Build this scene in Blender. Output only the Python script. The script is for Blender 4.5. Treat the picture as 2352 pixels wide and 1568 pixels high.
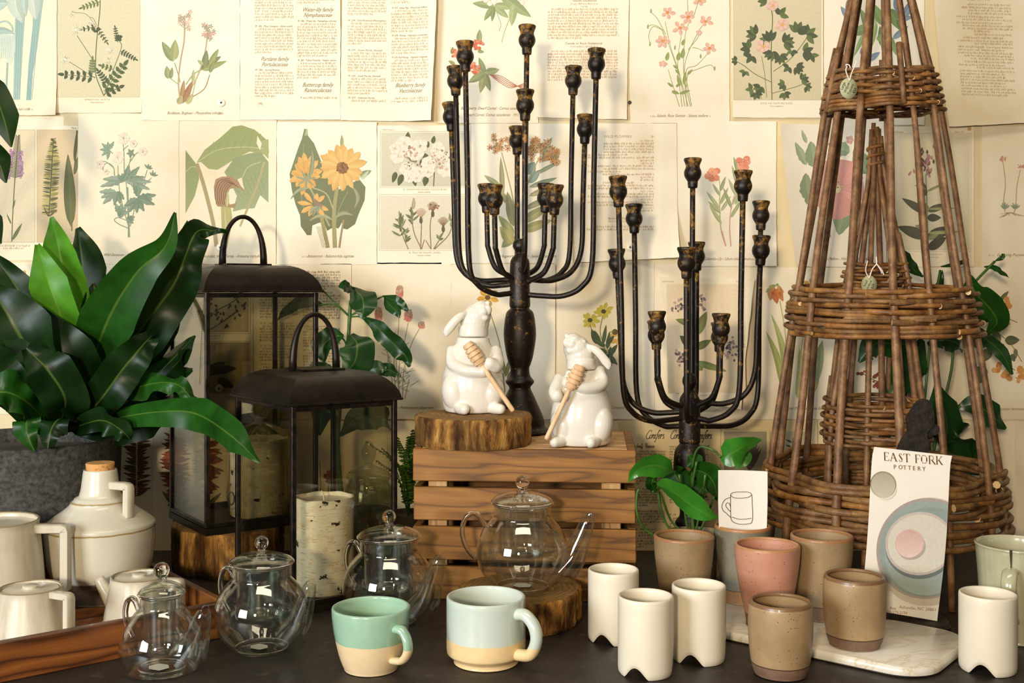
import bpy, bmesh, math, random
import numpy as np
from mathutils import Vector, Matrix, noise
R = math.radians
random.seed(7)
scene = bpy.context.scene
COL = scene.collection
for o in list(bpy.data.objects):
    bpy.data.objects.remove(o)

# ------------------------------------------------------------------ camera, world, lights, exposure
FPX, CAMH, HZ, CX = 2600.0, 0.43, 665.0, 1176.0      # focal length in px of a 2352x1568 frame, eye height over the table, horizon row
WALL, TBACK = 1.95, 1.87
cam = bpy.data.cameras.new('camera')
cam.sensor_fit = 'HORIZONTAL'
cam.sensor_width = 36.0
cam.lens = 36.0 * FPX / 2352.0
cam.shift_y = -(784.0 - HZ) / 2352.0
cam.clip_start = 0.02
camo = bpy.data.objects.new('camera', cam)
camo.location = (0, 0, CAMH)
camo.rotation_euler = (R(90), 0, 0)
COL.objects.link(camo)
scene.camera = camo

world = bpy.data.worlds.new('world')
scene.world = world
world.use_nodes = True
bg = world.node_tree.nodes['Background']
bg.inputs[0].default_value = (0.80, 0.78, 0.72, 1)
bg.inputs[1].default_value = 0.09

def area(name, loc, target, size, size_y, power, color):
    l = bpy.data.lights.new(name, 'AREA')
    l.shape = 'RECTANGLE'
    l.size, l.size_y, l.energy, l.color = size, size_y, power, color
    o = bpy.data.objects.new(name, l)
    o.location = loc
    d = Vector(target) - Vector(loc)
    o.rotation_euler = d.to_track_quat('-Z', 'Y').to_euler()
    COL.objects.link(o)
    return o
area('warm_lamp_light', (-0.45, -1.05, 0.66), (0.10, 1.9, 0.45), 0.16, 0.16, 42.0, (1.0, 0.81, 0.56))
area('window_light', (-1.75, -0.75, 0.74), (0.1, 1.8, 0.45), 0.9, 0.8, 71.0, (0.90, 0.96, 1.0))
area('ceiling_light', (0.05, 0.75, 2.0), (0.0, 1.95, 0.75), 1.2, 0.4, 13.5, (1.0, 0.86, 0.64))

vs = scene.view_settings
scene.display_settings.display_device = 'sRGB'
vs.view_transform = 'Standard'
vs.look = 'None'
vs.gamma = 1.0
vs.use_curve_mapping = False
vs.exposure = 0.0
scene.cycles.max_bounces = 10
scene.cycles.transparent_max_bounces = 32
scene.cycles.caustics_reflective = False
scene.cycles.caustics_refractive = False
scene.cycles.sample_clamp_indirect = 4.0

# ------------------------------------------------------------------ helpers: placing
def W(px, py, D):
    return Vector(((px - CX) / FPX * D, D, CAMH - (py - HZ) / FPX * D))

# ------------------------------------------------------------------ helpers: colours and materials
def lin(c):
    if isinstance(c, str):
        c = c.lstrip('#')
        c = tuple(int(c[i:i + 2], 16) / 255 for i in (0, 2, 4))
    return tuple((x / 12.92 if x <= 0.04045 else ((x + 0.055) / 1.055) ** 2.4) for x in c[:3]) + (1.0,)

class NT:
    def __init__(s, name):
        s.m = bpy.data.materials.new(name)
        s.m.use_nodes = True
        s.t = s.m.node_tree
        s.b = s.t.nodes['Principled BSDF']
        s.out = s.t.nodes['Material Output']
        s.tc = None
    def n(s, typ, **kw):
        nd = s.t.nodes.new(typ)
        for k, v in kw.items():
            setattr(nd, k, v)
        return nd
    def l(s, a, b):
        s.t.links.new(a, b)
    def coord(s, scale=(1, 1, 1), rot=(0, 0, 0), which='Object'):
        if s.tc is None:
            s.tc = s.n('ShaderNodeTexCoord')
        mp = s.n('ShaderNodeMapping')
        mp.inputs['Scale'].default_value = scale
        mp.inputs['Rotation'].default_value = rot
        s.l(s.tc.outputs[which], mp.inputs[0])
        return mp.outputs[0]
    def noise(s, co, scale, detail=4, rough=0.6, dist=0.0):
        nd = s.n('ShaderNodeTexNoise')
        nd.inputs['Scale'].default_value = scale
        nd.inputs['Detail'].default_value = detail
        nd.inputs['Roughness'].default_value = rough
        nd.inputs['Distortion'].default_value = dist
        s.l(co, nd.inputs['Vector'])
        return nd.outputs['Fac']
    def ramp(s, fac, stops, interp='LINEAR'):
        nd = s.n('ShaderNodeValToRGB')
        nd.color_ramp.interpolation = interp
        e = nd.color_ramp.elements
        while len(e) < len(stops):
            e.new(0.5)
        for el, (p, c) in zip(e, stops):
            el.position = p
            el.color = lin(c) if isinstance(c, str) else (c, c, c, 1)
        s.l(fac, nd.inputs[0])
        return nd.outputs[0]
    def mix(s, fac, a, b, mode='MIX'):
        nd = s.n('ShaderNodeMix', data_type='RGBA', blend_type=mode)
        for sock, v in ((nd.inputs[0], fac), (nd.inputs[6], a), (nd.inputs[7], b)):
            if isinstance(v, (int, float)):
                sock.default_value = v if sock == nd.inputs[0] else (v, v, v, 1)
            elif isinstance(v, str):
                sock.default_value = lin(v)
            else:
                s.l(v, sock)
        return nd.outputs[2]
    def math(s, op, a, b=0.0, c=0.0):
        nd = s.n('ShaderNodeMath', operation=op)
        for i, v in enumerate((a, b, c)):
            if isinstance(v, (int, float)):
                nd.inputs[i].default_value = v
            else:
                s.l(v, nd.inputs[i])
        return nd.outputs[0]
    def z(s):
        if s.tc is None:
            s.tc = s.n('ShaderNodeTexCoord')
        sp = s.n('ShaderNodeSeparateXYZ')
        s.l(s.tc.outputs['Object'], sp.inputs[0])
        return sp.outputs['Z']
    def bump(s, h, strength=0.3, dist=0.002):
        nd = s.n('ShaderNodeBump')
        nd.inputs['Strength'].default_value = strength
        nd.inputs['Distance'].default_value = dist
        s.l(h, nd.inputs['Height'])
        s.l(nd.outputs[0], s.b.inputs['Normal'])
    def fin(s, color=None, rough=0.5, metal=0.0, coat=0.0, spec=0.5, sss=0.0):
        if color is not None:
            if isinstance(color, str):
                s.b.inputs['Base Color'].default_value = lin(color)
            else:
                s.l(color, s.b.inputs['Base Color'])
        if isinstance(rough, (int, float)):
            s.b.inputs['Roughness'].default_value = rough
        else:
            s.l(rough, s.b.inputs['Roughness'])
        s.b.inputs['Metallic'].default_value = metal
        s.b.inputs['Coat Weight'].default_value = coat
        s.b.inputs['Coat Roughness'].default_value = 0.08
        s.b.inputs['Specular IOR Level'].default_value = spec
        return s.m

def m_noise(name, c1, c2, scale=30, rough=0.5, bump=0.0, stretch=(1, 1, 1), coat=0.0, metal=0.0, spec=0.5, lo=0.35, hi=0.65, bdist=0.002):
    t = NT(name)
    f = t.noise(t.coord(stretch), scale)
    c = t.ramp(f, [(lo, c1), (hi, c2)])
    if bump:
        t.bump(f, bump, bdist)
    return t.fin(c, rough, metal, coat, spec)

M = {}
# paper and ink
def m_paper(name, c1, c2, c3):
    t = NT(name)
    a = t.noise(t.coord(), 9, 5, 0.65)
    b = t.noise(t.coord((1, 1, 1)), 420, 2, 0.5)
    c = t.ramp(a, [(0.25, c3), (0.45, c2), (0.70, c1)])
    c = t.mix(0.10, c, t.ramp(b, [(0.3, '#cbb98f'), (0.7, '#fff8e6')]), 'MULTIPLY')
    return t.fin(c, 0.85, spec=0.15)
M['paper'] = m_paper('paper_cream', '#f4ead4', '#efe3ca', '#e6d7b6')
M['paper_white'] = m_paper('paper_pale', '#f8f1e1', '#f4ebd8', '#ece1c8')
M['paper_tan'] = m_paper('paper_tan', '#e8d6ae', '#e0cb9d', '#d3ba86')
def m_attr(name, rough, spec):
    t = NT(name)
    at = t.n('ShaderNodeAttribute', attribute_name='Col')
    f = t.noise(t.coord(), 260, 3)
    c = t.mix(0.35, at.outputs['Color'], t.ramp(f, [(0.3, 0.72), (0.7, 1.0)]), 'MULTIPLY')
    return t.fin(c, rough, spec=spec)
M['ink'] = m_attr('printed_ink', 0.8, 0.15)
M['wallpaint'] = m_noise('wall_plaster', '#e9dcbb', '#dccaa0', 6, 0.9, spec=0.1)
M['floor'] = m_noise('floor_boards', '#3a2c20', '#5b4632', 4, 0.6, stretch=(1, 12, 1))
# table
t = NT('dark_slate')
f1 = t.noise(t.coord(), 5, 6, 0.7)
f2 = t.noise(t.coord((1, 6, 1), (0, 0, 0.6)), 60, 4, 0.7)
f3 = t.noise(t.coord((1, 1, 1)), 38, 5, 0.75)
c = t.ramp(f1, [(0.3, '#181310'), (0.5, '#261f1a'), (0.72, '#382f28')])
c = t.mix(t.ramp(f3, [(0.56, 0.0), (0.68, 0.5)]), c, '#574a3c')
c = t.mix(t.ramp(f2, [(0.66, 0.0), (0.72, 0.35)]), c, '#7a6a58')
t.bump(f3, 0.25, 0.002)
M['slate'] = t.fin(c, t.ramp(f1, [(0.3, 0.42), (0.7, 0.62)]), spec=0.45)

def m_wood(name, c1, c2, c3, scale, axis='X', rough=0.55, coat=0.0, bump=0.15, fine=0.5):
    t = NT(name)
    st = {'X': (0.12, 1, 1), 'Y': (1, 0.12, 1), 'Z': (1, 1, 0.12)}[axis]
    co = t.coord(st)
    big = t.noise(co, scale, 3, 0.5, 0.6)
    rings = t.math('FRACT', t.math('MULTIPLY', big, 9.0))
    rings = t.math('ABSOLUTE', t.math('SUBTRACT', rings, 0.5))
    st2 = {'X': (0.03, 1, 1), 'Y': (1, 0.03, 1), 'Z': (1, 1, 0.03)}[axis]
    fib = t.noise(t.coord(st2), scale * 22, 3, 0.6)
    c = t.ramp(rings, [(0.0, c3), (0.16, c2), (0.5, c1)])
    c = t.mix(fine, c, t.ramp(fib, [(0.3, 0.62), (0.65, 1.0)]), 'MULTIPLY')
    t.bump(fib, bump, 0.0015)
    return t.fin(c, rough, 0, coat)
M['pine'] = m_wood('crate_pine', '#99682a', '#875820', '#623c14', 14, 'X', 0.6)
M['pine_y'] = m_wood('crate_pine_top', '#cba678', '#b88f5f', '#94683c', 9, 'X', 0.65)
M['pine_z'] = m_wood('crate_post', '#c09a68', '#a97f4c', '#7c5730', 9, 'Z', 0.65)
M['teak'] = m_wood('tray_teak', '#8c5424', '#6c3c1a', '#40210e', 9, 'X', 0.4, 0.15)
M['darkwood'] = m_wood('dark_wood', '#4a2e18', '#3a2312', '#24150a', 7, 'X', 0.45)
M['beech'] = m_wood('dipper_beech', '#e6c39c', '#debb92', '#d2aa80', 14, 'Z', 0.6, fine=0.12)
# bark
t = NT('bark')
co = t.coord((1, 1, 0.22))
f1 = t.noise(co, 55, 6, 0.7, 0.4)
f2 = t.noise(t.coord((1, 1, 0.35)), 18, 4, 0.6, 0.5)
c = t.ramp(f1, [(0.30, '#24150a'), (0.42, '#6a4521'), (0.54, '#a97a3c'), (0.70, '#d8b06c')])
c = t.mix(t.ramp(f2, [(0.38, 0.75), (0.52, 0.0)]), c, '#2b1a0d')
t.bump(f1, 0.9, 0.006)
M['bark'] = t.fin(c, 0.85, spec=0.2)
t = NT('log_end_grain')
sp = t.coord((1, 1, 1))
ln = t.n('ShaderNodeVectorMath', operation='LENGTH')
nz = t.noise(sp, 16, 4, 0.6)
t.l(sp, ln.inputs[0])
rr = t.math('FRACT', t.math('ADD', t.math('MULTIPLY', ln.outputs['Value'], 170.0), t.math('MULTIPLY', nz, 5.0)))
c = t.ramp(rr, [(0.0, '#6b4a28'), (0.25, '#8d6a3e'), (0.9, '#9b7848')])
f3 = t.noise(sp, 60, 5, 0.7)
c = t.mix(0.6, c, t.ramp(f3, [(0.3, 0.35), (0.65, 1.0)]), 'MULTIPLY')
t.bump(f3, 0.5, 0.002)
M['endgrain'] = t.fin(c, 0.85, spec=0.2)
# metals
M['blackmetal'] = m_noise('lantern_black_metal', '#1b1512', '#2c231d', 24, 0.42, 0.06, metal=0.55, spec=0.4)
M['blackframe'] = m_noise('lantern_frame', '#14110f', '#352a22', 90, 0.38, 0.2, metal=0.6, spec=0.5)
t = NT('worn_black_iron')
f1 = t.noise(t.coord(), 95, 6, 0.75)
f2 = t.noise(t.coord(), 16, 3, 0.6)
at = t.n('ShaderNodeAttribute', attribute_name='Wear')
wv = t.math('ADD', t.math('ADD', f1, t.math('MULTIPLY', f2, 0.28)), t.math('MULTIPLY', at.outputs['Fac'], 0.26))
k = t.ramp(wv, [(0.735, 0.0), (0.87, 1.0)])
c = t.mix(k, t.ramp(f2, [(0.3, '#120d0a'), (0.7, '#241a13')]), t.ramp(f1, [(0.4, '#4a3419'), (0.66, '#a87c36')]))
t.bump(wv, 0.35, 0.0015)
M['iron'] = t.fin(c, t.ramp(wv, [(0.6, 0.38), (0.9, 0.6)]), 0.25, spec=0.45)
M['castiron'] = m_noise('cast_iron', '#1c1714', '#332a25', 120, 0.6, 0.5, metal=0.4, bdist=0.002)
# ceramic
def m_glaze(name, c1, c2, scale=12, rough=0.25, coat=0.5, speck=None, foot=None, band=None, rim=None, bumpv=0.0, runs=None, lines=()):
    t = NT(name)
    f = t.noise(t.coord(), scale, 4)
    c = t.ramp(f, [(0.35, c1), (0.65, c2)])
    if runs:
        g = t.noise(t.coord((1, 1, 0.12)), 42, 4, 0.6)
        c = t.mix(t.ramp(g, [(0.5, 0.0), (0.72, 0.6)]), c, runs)
    ro = rough
    if band:                                                    # (height, colour below, wobble)
        zz = t.math('ADD', t.z(), t.math('MULTIPLY', t.math('SUBTRACT', t.noise(t.coord((1, 1, 0.1)), 22, 2), 0.5), band[2]))
        k = t.math('GREATER_THAN', zz, band[0])
        g = t.noise(t.coord(), 90, 4)
        c = t.mix(k, t.ramp(g, [(0.3, band[1]), (0.7, band[3])]), c)
        ro = t.math('ADD', t.math('MULTIPLY', k, rough - 0.7), 0.7)
        if len(band) > 4:                                       # thin dark line at the glaze's edge
            dl = t.math('LESS_THAN', t.math('ABSOLUTE', t.math('SUBTRACT', zz, band[0])), 0.0007)
            c = t.mix(dl, c, band[4])
    if rim:                                                     # (height, colour)
        zz = t.math('ADD', t.z(), t.math('MULTIPLY', t.noise(t.coord(), 60, 2), 0.001))
        k = t.math('GREATER_THAN', zz, rim[0])
        c = t.mix(k, c, rim[1])
    for (lz, lh, lc) in lines:
        zz = t.math('ADD', t.z(), t.math('MULTIPLY', t.math('SUBTRACT', t.noise(t.coord(), 60, 2), 0.5), 0.002))
        c = t.mix(t.math('LESS_THAN', t.math('ABSOLUTE', t.math('SUBTRACT', zz, lz)), lh), c, lc)
    if speck:
        vo = t.n('ShaderNodeTexVoronoi')
        vo.inputs['Scale'].default_value = speck[0]
        t.l(t.coord(), vo.inputs['Vector'])
        k = t.math('LESS_THAN', vo.outputs['Distance'], t.math('MULTIPLY', t.noise(t.coord(), 70, 1), speck[1]))
        c = t.mix(k, c, speck[2])
    if bumpv:
        t.bump(t.noise(t.coord(), 160, 3), bumpv, 0.001)
    m = t.fin(c, ro, 0, coat)
    return m
M['rabbit'] = m_glaze('white_glazed_porcelain', '#ddd8cd', '#e4dfd5', 20, 0.18, 0.6)
M['whitecup'] = m_glaze('ivory_matte_glaze', '#dad2be', '#e0d8c6', 10, 0.42, 0.15)
M['stone_white'] = m_glaze('milky_stoneware_glaze', '#c2bba8', '#cdc6b4', 14, 0.28, 0.35, runs='#a89c84')
M['stone_pitcher'] = m_glaze('milky_pitcher_glaze', '#c2bba8', '#cdc6b4', 14, 0.28, 0.35, runs='#a89c84', lines=((0.1248, 0.0012, '#94846a'),))
M['stone_pot_a'] = m_glaze('milky_pot_glaze', '#c2bba8', '#cdc6b4', 14, 0.28, 0.35, runs='#a09378', lines=((0.0604, 0.0011, '#8a7a60'),))
M['stone_pot_b'] = m_glaze('milky_spout_pot_glaze', '#c2bba8', '#cdc6b4', 14, 0.28, 0.35, runs='#a89c84', lines=((0.0572, 0.0011, '#8a7a60'),))
M['jug'] = m_glaze('milky_jug_glaze', '#c6c0ae', '#cfc9ba', 14, 0.25, 0.4, band=(0.032, '#4a3d2c', 0.004, '#5a4a36', '#8a7a60'), lines=((0.0973, 0.0011, '#9a8458'), (0.1325, 0.0010, '#a8946c')))
M['mint'] = m_glaze('mint_glaze_over_sand', '#8fb39a', '#9cbfa8', 10, 0.22, 0.6, band=(0.0345, '#d9c096', 0.003, '#e0c9a2'))
M['paleblue'] = m_glaze('pale_blue_glaze_over_sand', '#bcc9c0', '#c8d2c9', 10, 0.22, 0.6, band=(0.030, '#dcbe8b', 0.003, '#e2c898'))
def m_stone(name, c1, c2, h, foot='#6e5238', foot2='#80624a', edge='#5a3d26', rim='#9a6f4a', fz=0.018):
    return m_glaze(name, c1, c2, 26, 0.42, 0.12, speck=(230, 0.22, '#4a3320'), band=(fz, foot, 0.002, foot2, edge), rim=(h - 0.0016, rim))
M['st_tall'] = m_stone('speckled_tan_glaze_tall', '#8c7656', '#9c8564', 0.103)
M['st_short'] = m_stone('speckled_tan_glaze_short', '#947a58', '#a58a66', 0.080, '#6b503c', '#7b6050', '#4a3626', '#7a5a3c', 0.0135)
M['st_pink'] = m_stone('pink_glaze', '#b9826c', '#c28c76', 0.100, '#6e5238', '#80624a', '#7a5a45', '#b08058', 0.016)
M['st_blue'] = m_stone('blue_grey_glaze', '#706c5c', '#827e6c', 0.100, '#8a623c', '#9a7048', '#5a4a3a', '#a8764a', 0.018)
M['sage'] = m_glaze('sage_glaze', '#a3a184', '#b3b092', 16, 0.2, 0.6, runs='#c4c0a4')
M['cork'] = m_noise('cork', '#c99559', '#5f3a1c', 130, 0.85, 0.3, lo=0.55, hi=0.72)
M['felt'] = m_noise('grey_stone_pot', '#2b2a28', '#5c5a55', 150, 0.9, 0.3, spec=0.2, lo=0.3, hi=0.75)
M['soil'] = m_noise('soil', '#0d0906', '#241a10', 60, 0.95, 0.5)
M['woven'] = m_noise('woven_grey_pot', '#4d4335', '#a08f70', 220, 0.9, 0.6, stretch=(1, 1, 0.4))
M['terracotta'] = m_noise('dark_pot', '#2a211a', '#3b3026', 40, 0.8, 0.1)
M['marble'] = None
t = NT('white_marble')
f1 = t.noise(t.coord((1, 2.2, 1), (0, 0, 0.6)), 9, 6, 0.6, 1.2)
v = t.math('ABSOLUTE', t.math('SUBTRACT', f1, 0.5))
c = t.ramp(v, [(0.0, '#c6b698'), (0.014, '#d6cebf'), (0.06, '#dcd7cb')])
M['marble'] = t.fin(c, 0.3, coat=0.2)
M['white_paint'] = m_noise('white_enamel', '#efe8d8', '#f5efe2', 30, 0.35)
M['string'] = m_noise('pink_white_string', '#e9d6cc', '#f4e9e2', 60, 0.8)
M['card'] = m_noise('white_card', '#e6e0d6', '#eae4db', 30, 0.7, spec=0.2)
M['wax'] = m_noise('candle_wax', '#e6dfcc', '#eee8d8', 20, 0.5)
# willow
def m_rod(name, c1, c2, c3):
    t = NT(name)
    f = t.noise(t.coord((1, 1, 1)), 45, 5, 0.7)
    g = t.noise(t.coord(), 180, 3, 0.6)
    c = t.ramp(f, [(0.28, c1), (0.5, c2), (0.74, c3)])
    c = t.mix(t.ramp(g, [(0.68, 0.0), (0.76, 0.6)]), c, '#c49a68')
    t.bump(g, 0.3, 0.0012)
    return t.fin(c, 0.5, spec=0.4)
M['stake'] = m_rod('willow_stake', '#4a3120', '#7a5638', '#a07e56')
M['rod'] = m_rod('willow_rod', '#43291a', '#745230', '#a07a48')
M['rod2'] = m_rod('willow_rod_red', '#4e2d18', '#84582c', '#ac7e44')
M['cutwood'] = m_noise('cut_willow', '#d8b47e', '#e6c898', 80, 0.7)
# birch bark candle
t = NT('birch_bark')
f1 = t.noise(t.coord((1, 1, 8)), 75, 3, 0.55)
f2 = t.noise(t.coord(), 45, 5, 0.6)
f3 = t.noise(t.coord((1, 1, 1.3)), 42, 6, 0.62)
c = t.ramp(f2, [(0.3, '#d6c4a2'), (0.44, '#ebe3d2'), (0.66, '#f5f0e5')])
c = t.mix(t.ramp(f1, [(0.60, 0.0), (0.65, 0.6)]), c, '#b07a4a')
c = t.mix(t.ramp(f3, [(0.615, 0.0), (0.64, 1.0)]), c, '#2a1e14')
t.bump(f1, 0.4, 0.001)
M['birch'] = t.fin(c, 0.7, spec=0.25)
# leaves
def m_leaf(name, c1, c2, rough=0.36, coat=0.0, trans=0.10, spec=0.22):
    t = NT(name)
    at = t.n('ShaderNodeAttribute', attribute_name='Col')
    f = t.noise(t.coord(), 30, 4)
    c = t.ramp(f, [(0.3, c1), (0.7, c2)])
    c = t.mix(at.outputs['Fac'], c, t.mix(0.26, c, '#8aa648'))
    t.fin(c, rough, 0, coat, spec)
    tr = t.n('ShaderNodeBsdfTranslucent')
    t.l(t.mix(0.5, c, '#5c8a1e'), tr.inputs[0])
    mx = t.n('ShaderNodeMixShader')
    mx.inputs[0].default_value = trans
    t.l(t.b.outputs[0], mx.inputs[1])
    t.l(tr.outputs[0], mx.inputs[2])
    t.l(mx.outputs[0], t.out.inputs[0])
    return t.m
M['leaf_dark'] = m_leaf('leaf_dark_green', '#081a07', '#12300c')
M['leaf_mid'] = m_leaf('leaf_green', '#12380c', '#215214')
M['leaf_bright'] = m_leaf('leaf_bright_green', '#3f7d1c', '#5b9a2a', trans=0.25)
M['leaf_pothos'] = m_leaf('pothos_green', '#27651a', '#3c8426', 0.3, 0.1, 0.12, 0.4)
M['leaf_coffee'] = m_leaf('coffee_leaf_green', '#112c12', '#1e451a', 0.3, 0.0, 0.1, 0.35)
M['stemgreen'] = m_noise('green_stem', '#2b4a18', '#466a24', 40, 0.5)
# glass: thin-walled, clear with fresnel reflection
def m_glass(name, tint, ior=1.45, rough=0.0, boost=1.0):
    t = NT(name)
    t.t.nodes.remove(t.b)
    tr = t.n('ShaderNodeBsdfTransparent')
    tr.inputs[0].default_value = lin(tint)
    gl = t.n('ShaderNodeBsdfGlossy')
    gl.inputs['Roughness'].default_value = rough
    gl.inputs[0].default_value = (1, 1, 1, 1)
    lw = t.n('ShaderNodeLayerWeight')
    lw.inputs['Blend'].default_value = 0.5
    mx = t.n('ShaderNodeMixShader')
    f5 = t.math('POWER', lw.outputs['Facing'], 4.0)
    t.l(t.math('MINIMUM', t.math('MULTIPLY', t.math('ADD', t.math('MULTIPLY', f5, 0.9), 0.045), boost), 1.0), mx.inputs[0])
    t.l(tr.outputs[0], mx.inputs[1])
    t.l(gl.outputs[0], mx.inputs[2])
    t.l(mx.outputs[0], t.out.inputs[0])
    return t.m
M['glass'] = m_glass('clear_glass', '#fcfdfb', 1.45, 0.0, 1.5)
M['pane'] = m_glass('lantern_pane', '#f0eee5', 1.45, 0.0, 0.8)
M['jarglass'] = m_glass('jar_glass', '#e6ebe2', 1.45, 0.0, 1.0)
M['cellophane'] = m_glass('cellophane', '#f2f0ea', 1.5, 0.08, 1.6)
t = NT('solid_glass')
t.b.inputs['Transmission Weight'].default_value = 1.0
t.b.inputs['IOR'].default_value = 1.45
M['solidglass'] = t.fin('#ffffff', 0.0)
M['moss'] = m_noise('moss', '#141d10', '#3a4a26', 60, 0.95, 0.6)
# ------------------------------------------------------------------ helpers: meshes
class MB:
    def __init__(s):
        s.v, s.f, s.mi, s.attr = [], [], [], []
    def add(s, V, F, mi=0, a=None):
        o = len(s.v)
        s.v += [tuple(p) for p in V]
        s.f += [tuple(i + o for i in q) for q in F]
        s.mi += [mi] * len(F)
        if a is None:
            a = [(0, 0, 0, 1)] * len(V)
        s.attr += list(a)
        return s
    def build(s, name, mats, parent=None, origin=None, smooth=True, local=False, attr=None):
        me = bpy.data.meshes.new(name)
        V = np.array(s.v, dtype=float).reshape(-1, 3)
        off = Vector((0, 0, 0))
        if parent is not None and not local:
            p = parent
            while p is not None:
                off += p.location
                p = p.parent
        elif origin is not None:
            off = Vector(origin)
        V = V - np.array(off)
        me.from_pydata(V.tolist(), [], s.f)
        if not isinstance(mats, (list, tuple)):
            mats = [mats]
        for m in mats:
            me.materials.append(m)
        if len(mats) > 1:
            me.polygons.foreach_set('material_index', s.mi)
        if smooth is not False:
            me.polygons.foreach_set('use_smooth', [True] * len(me.polygons))
        if attr:
            at = me.attributes.new(attr, 'FLOAT_COLOR', 'POINT')
            at.data.foreach_set('color', np.array(s.attr, dtype=np.float32).ravel())
        me.update()
        if isinstance(smooth, (int, float)) and smooth is not True and smooth is not False:
            try:
                me.set_sharp_from_angle(angle=R(smooth))
            except Exception:
                pass
        o = bpy.data.objects.new(name, me)
        COL.objects.link(o)
        if parent is not None:
            o.parent = parent
        elif origin is not None:
            o.location = origin
        return o

def tag(o, label=None, cat=None, group=None, kind=None):
    if label: o['label'] = label
    if cat: o['category'] = cat
    if group: o['group'] = group
    if kind: o['kind'] = kind
    return o
def thing(name, label, cat, loc=(0, 0, 0), rz=0.0, group=None):
    o = bpy.data.objects.new(name, None)
    o.empty_display_size = 0.02
    COL.objects.link(o)
    o.location = loc
    o.rotation_euler = (0, 0, rz)
    return tag(o, label, cat, group)
def copy_tree(o, parent=None):
    c = o.copy()
    COL.objects.link(c)
    c.parent = parent
    for ch in list(o.children):
        copy_tree(ch, c)
    return c

def lathe(prof, seg=40, closed=False, fn=None):
    V, F = [], []
    n = len(prof)
    for (r, z) in prof:
        for k in range(seg):
            a = 2 * math.pi * k / seg
            p = (r * math.cos(a), r * math.sin(a), z)
            V.append(fn(p, a) if fn else p)
    for i in range(n - 1 if not closed else n):
        j = (i + 1) % n
        for k in range(seg):
            k2 = (k + 1) % seg
            F.append((i * seg + k, i * seg + k2, j * seg + k2, j * seg + k))
    return V, F
def smoothprof(pts, n=6):
    """Catmull-Rom through (r, z) points"""
    return [tuple(p) for p in crom(pts, n)]
def crom(P, n=6):
    P = [np.array(p, dtype=float) for p in P]
    if len(P) < 3:
        return [P[0] + (P[-1] - P[0]) * i / n for i in range(n + 1)]
    Q = [2 * P[0] - P[1]] + P + [2 * P[-1] - P[-2]]
    out = []
    for i in range(1, len(Q) - 2):
        for k in range(n):
            t = k / n
            a, b, c, d = Q[i - 1], Q[i], Q[i + 1], Q[i + 2]
            out.append(0.5 * ((2 * b) + (c - a) * t + (2 * a - 5 * b + 4 * c - d) * t * t + (3 * b - a - 3 * c + d) * t ** 3))
    out.append(P[-1])
    return out
def tube(P, rad, seg=8, closed=False, caps=True, flat=None, updir=None):
    P = [Vector(p) for p in P]
    n = len(P)
    rads = rad if isinstance(rad, (list, tuple, np.ndarray)) else [rad] * n
    V, F = [], []
    T = []
    for i in range(n):
        if closed:
            t = P[(i + 1) % n] - P[i - 1]
        else:
            t = P[min(i + 1, n - 1)] - P[max(i - 1, 0)]
        T.append(t.normalized() if t.length > 1e-12 else Vector((0, 0, 1)))
    up = Vector(updir) if updir else (Vector((0, 0, 1)) if abs(T[0].z) < 0.9 else Vector((0, 1, 0)))
    N = (up - T[0] * up.dot(T[0])).normalized()
    for i in range(n):
        if updir:
            up = Vector(updir)
            N2 = up - T[i] * up.dot(T[i])
        else:
            N2 = N - T[i] * N.dot(T[i])
        if N2.length > 1e-6:
            N = N2.normalized()
        B = T[i].cross(N)
        for k in range(seg):
            a = 2 * math.pi * (k + 0.5) / seg
            ca, sa = math.cos(a), math.sin(a)
            if flat:
                V.append(P[i] + N * (ca * flat[0] * rads[i]) + B * (sa * flat[1] * rads[i]))
            else:
                V.append(P[i] + (N * ca + B * sa) * rads[i])
    for i in range(n if closed else n - 1):
        j = (i + 1) % n
        for k in range(seg):
            k2 = (k + 1) % seg
            F.append((i * seg + k, j * seg + k, j * seg + k2, i * seg + k2))
    if caps and not closed:
        F.append(tuple(range(seg)))
        F.append(tuple(reversed(range((n - 1) * seg, n * seg))))
    return V, F
def sweep_rect(P, w, h, side):
    """rectangular bar along P; side = width direction"""
    P = [Vector(p) for p in P]
    n = len(P)
    V, F = [], []
    S = Vector(side).normalized()
    for i in range(n):
        t = (P[min(i + 1, n - 1)] - P[max(i - 1, 0)]).normalized()
        U = t.cross(S).normalized()
        c = 0.22
        hh = h[i] if isinstance(h, (list, tuple)) else h
        for (a, b) in ((-1, -1 + c), (-1 + c, -1), (1 - c, -1), (1, -1 + c), (1, 1 - c), (1 - c, 1), (-1 + c, 1), (-1, 1 - c)):
            V.append(P[i] + S * (a * w / 2) + U * (b * hh / 2))
    for i in range(n - 1):
        for k in range(8):
            k2 = (k + 1) % 8
            F.append((i * 8 + k, i * 8 + k2, (i + 1) * 8 + k2, (i + 1) * 8 + k))
    F.append(tuple(reversed(range(8))))
    F.append(tuple(range((n - 1) * 8, n * 8)))
    return V, F
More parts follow.
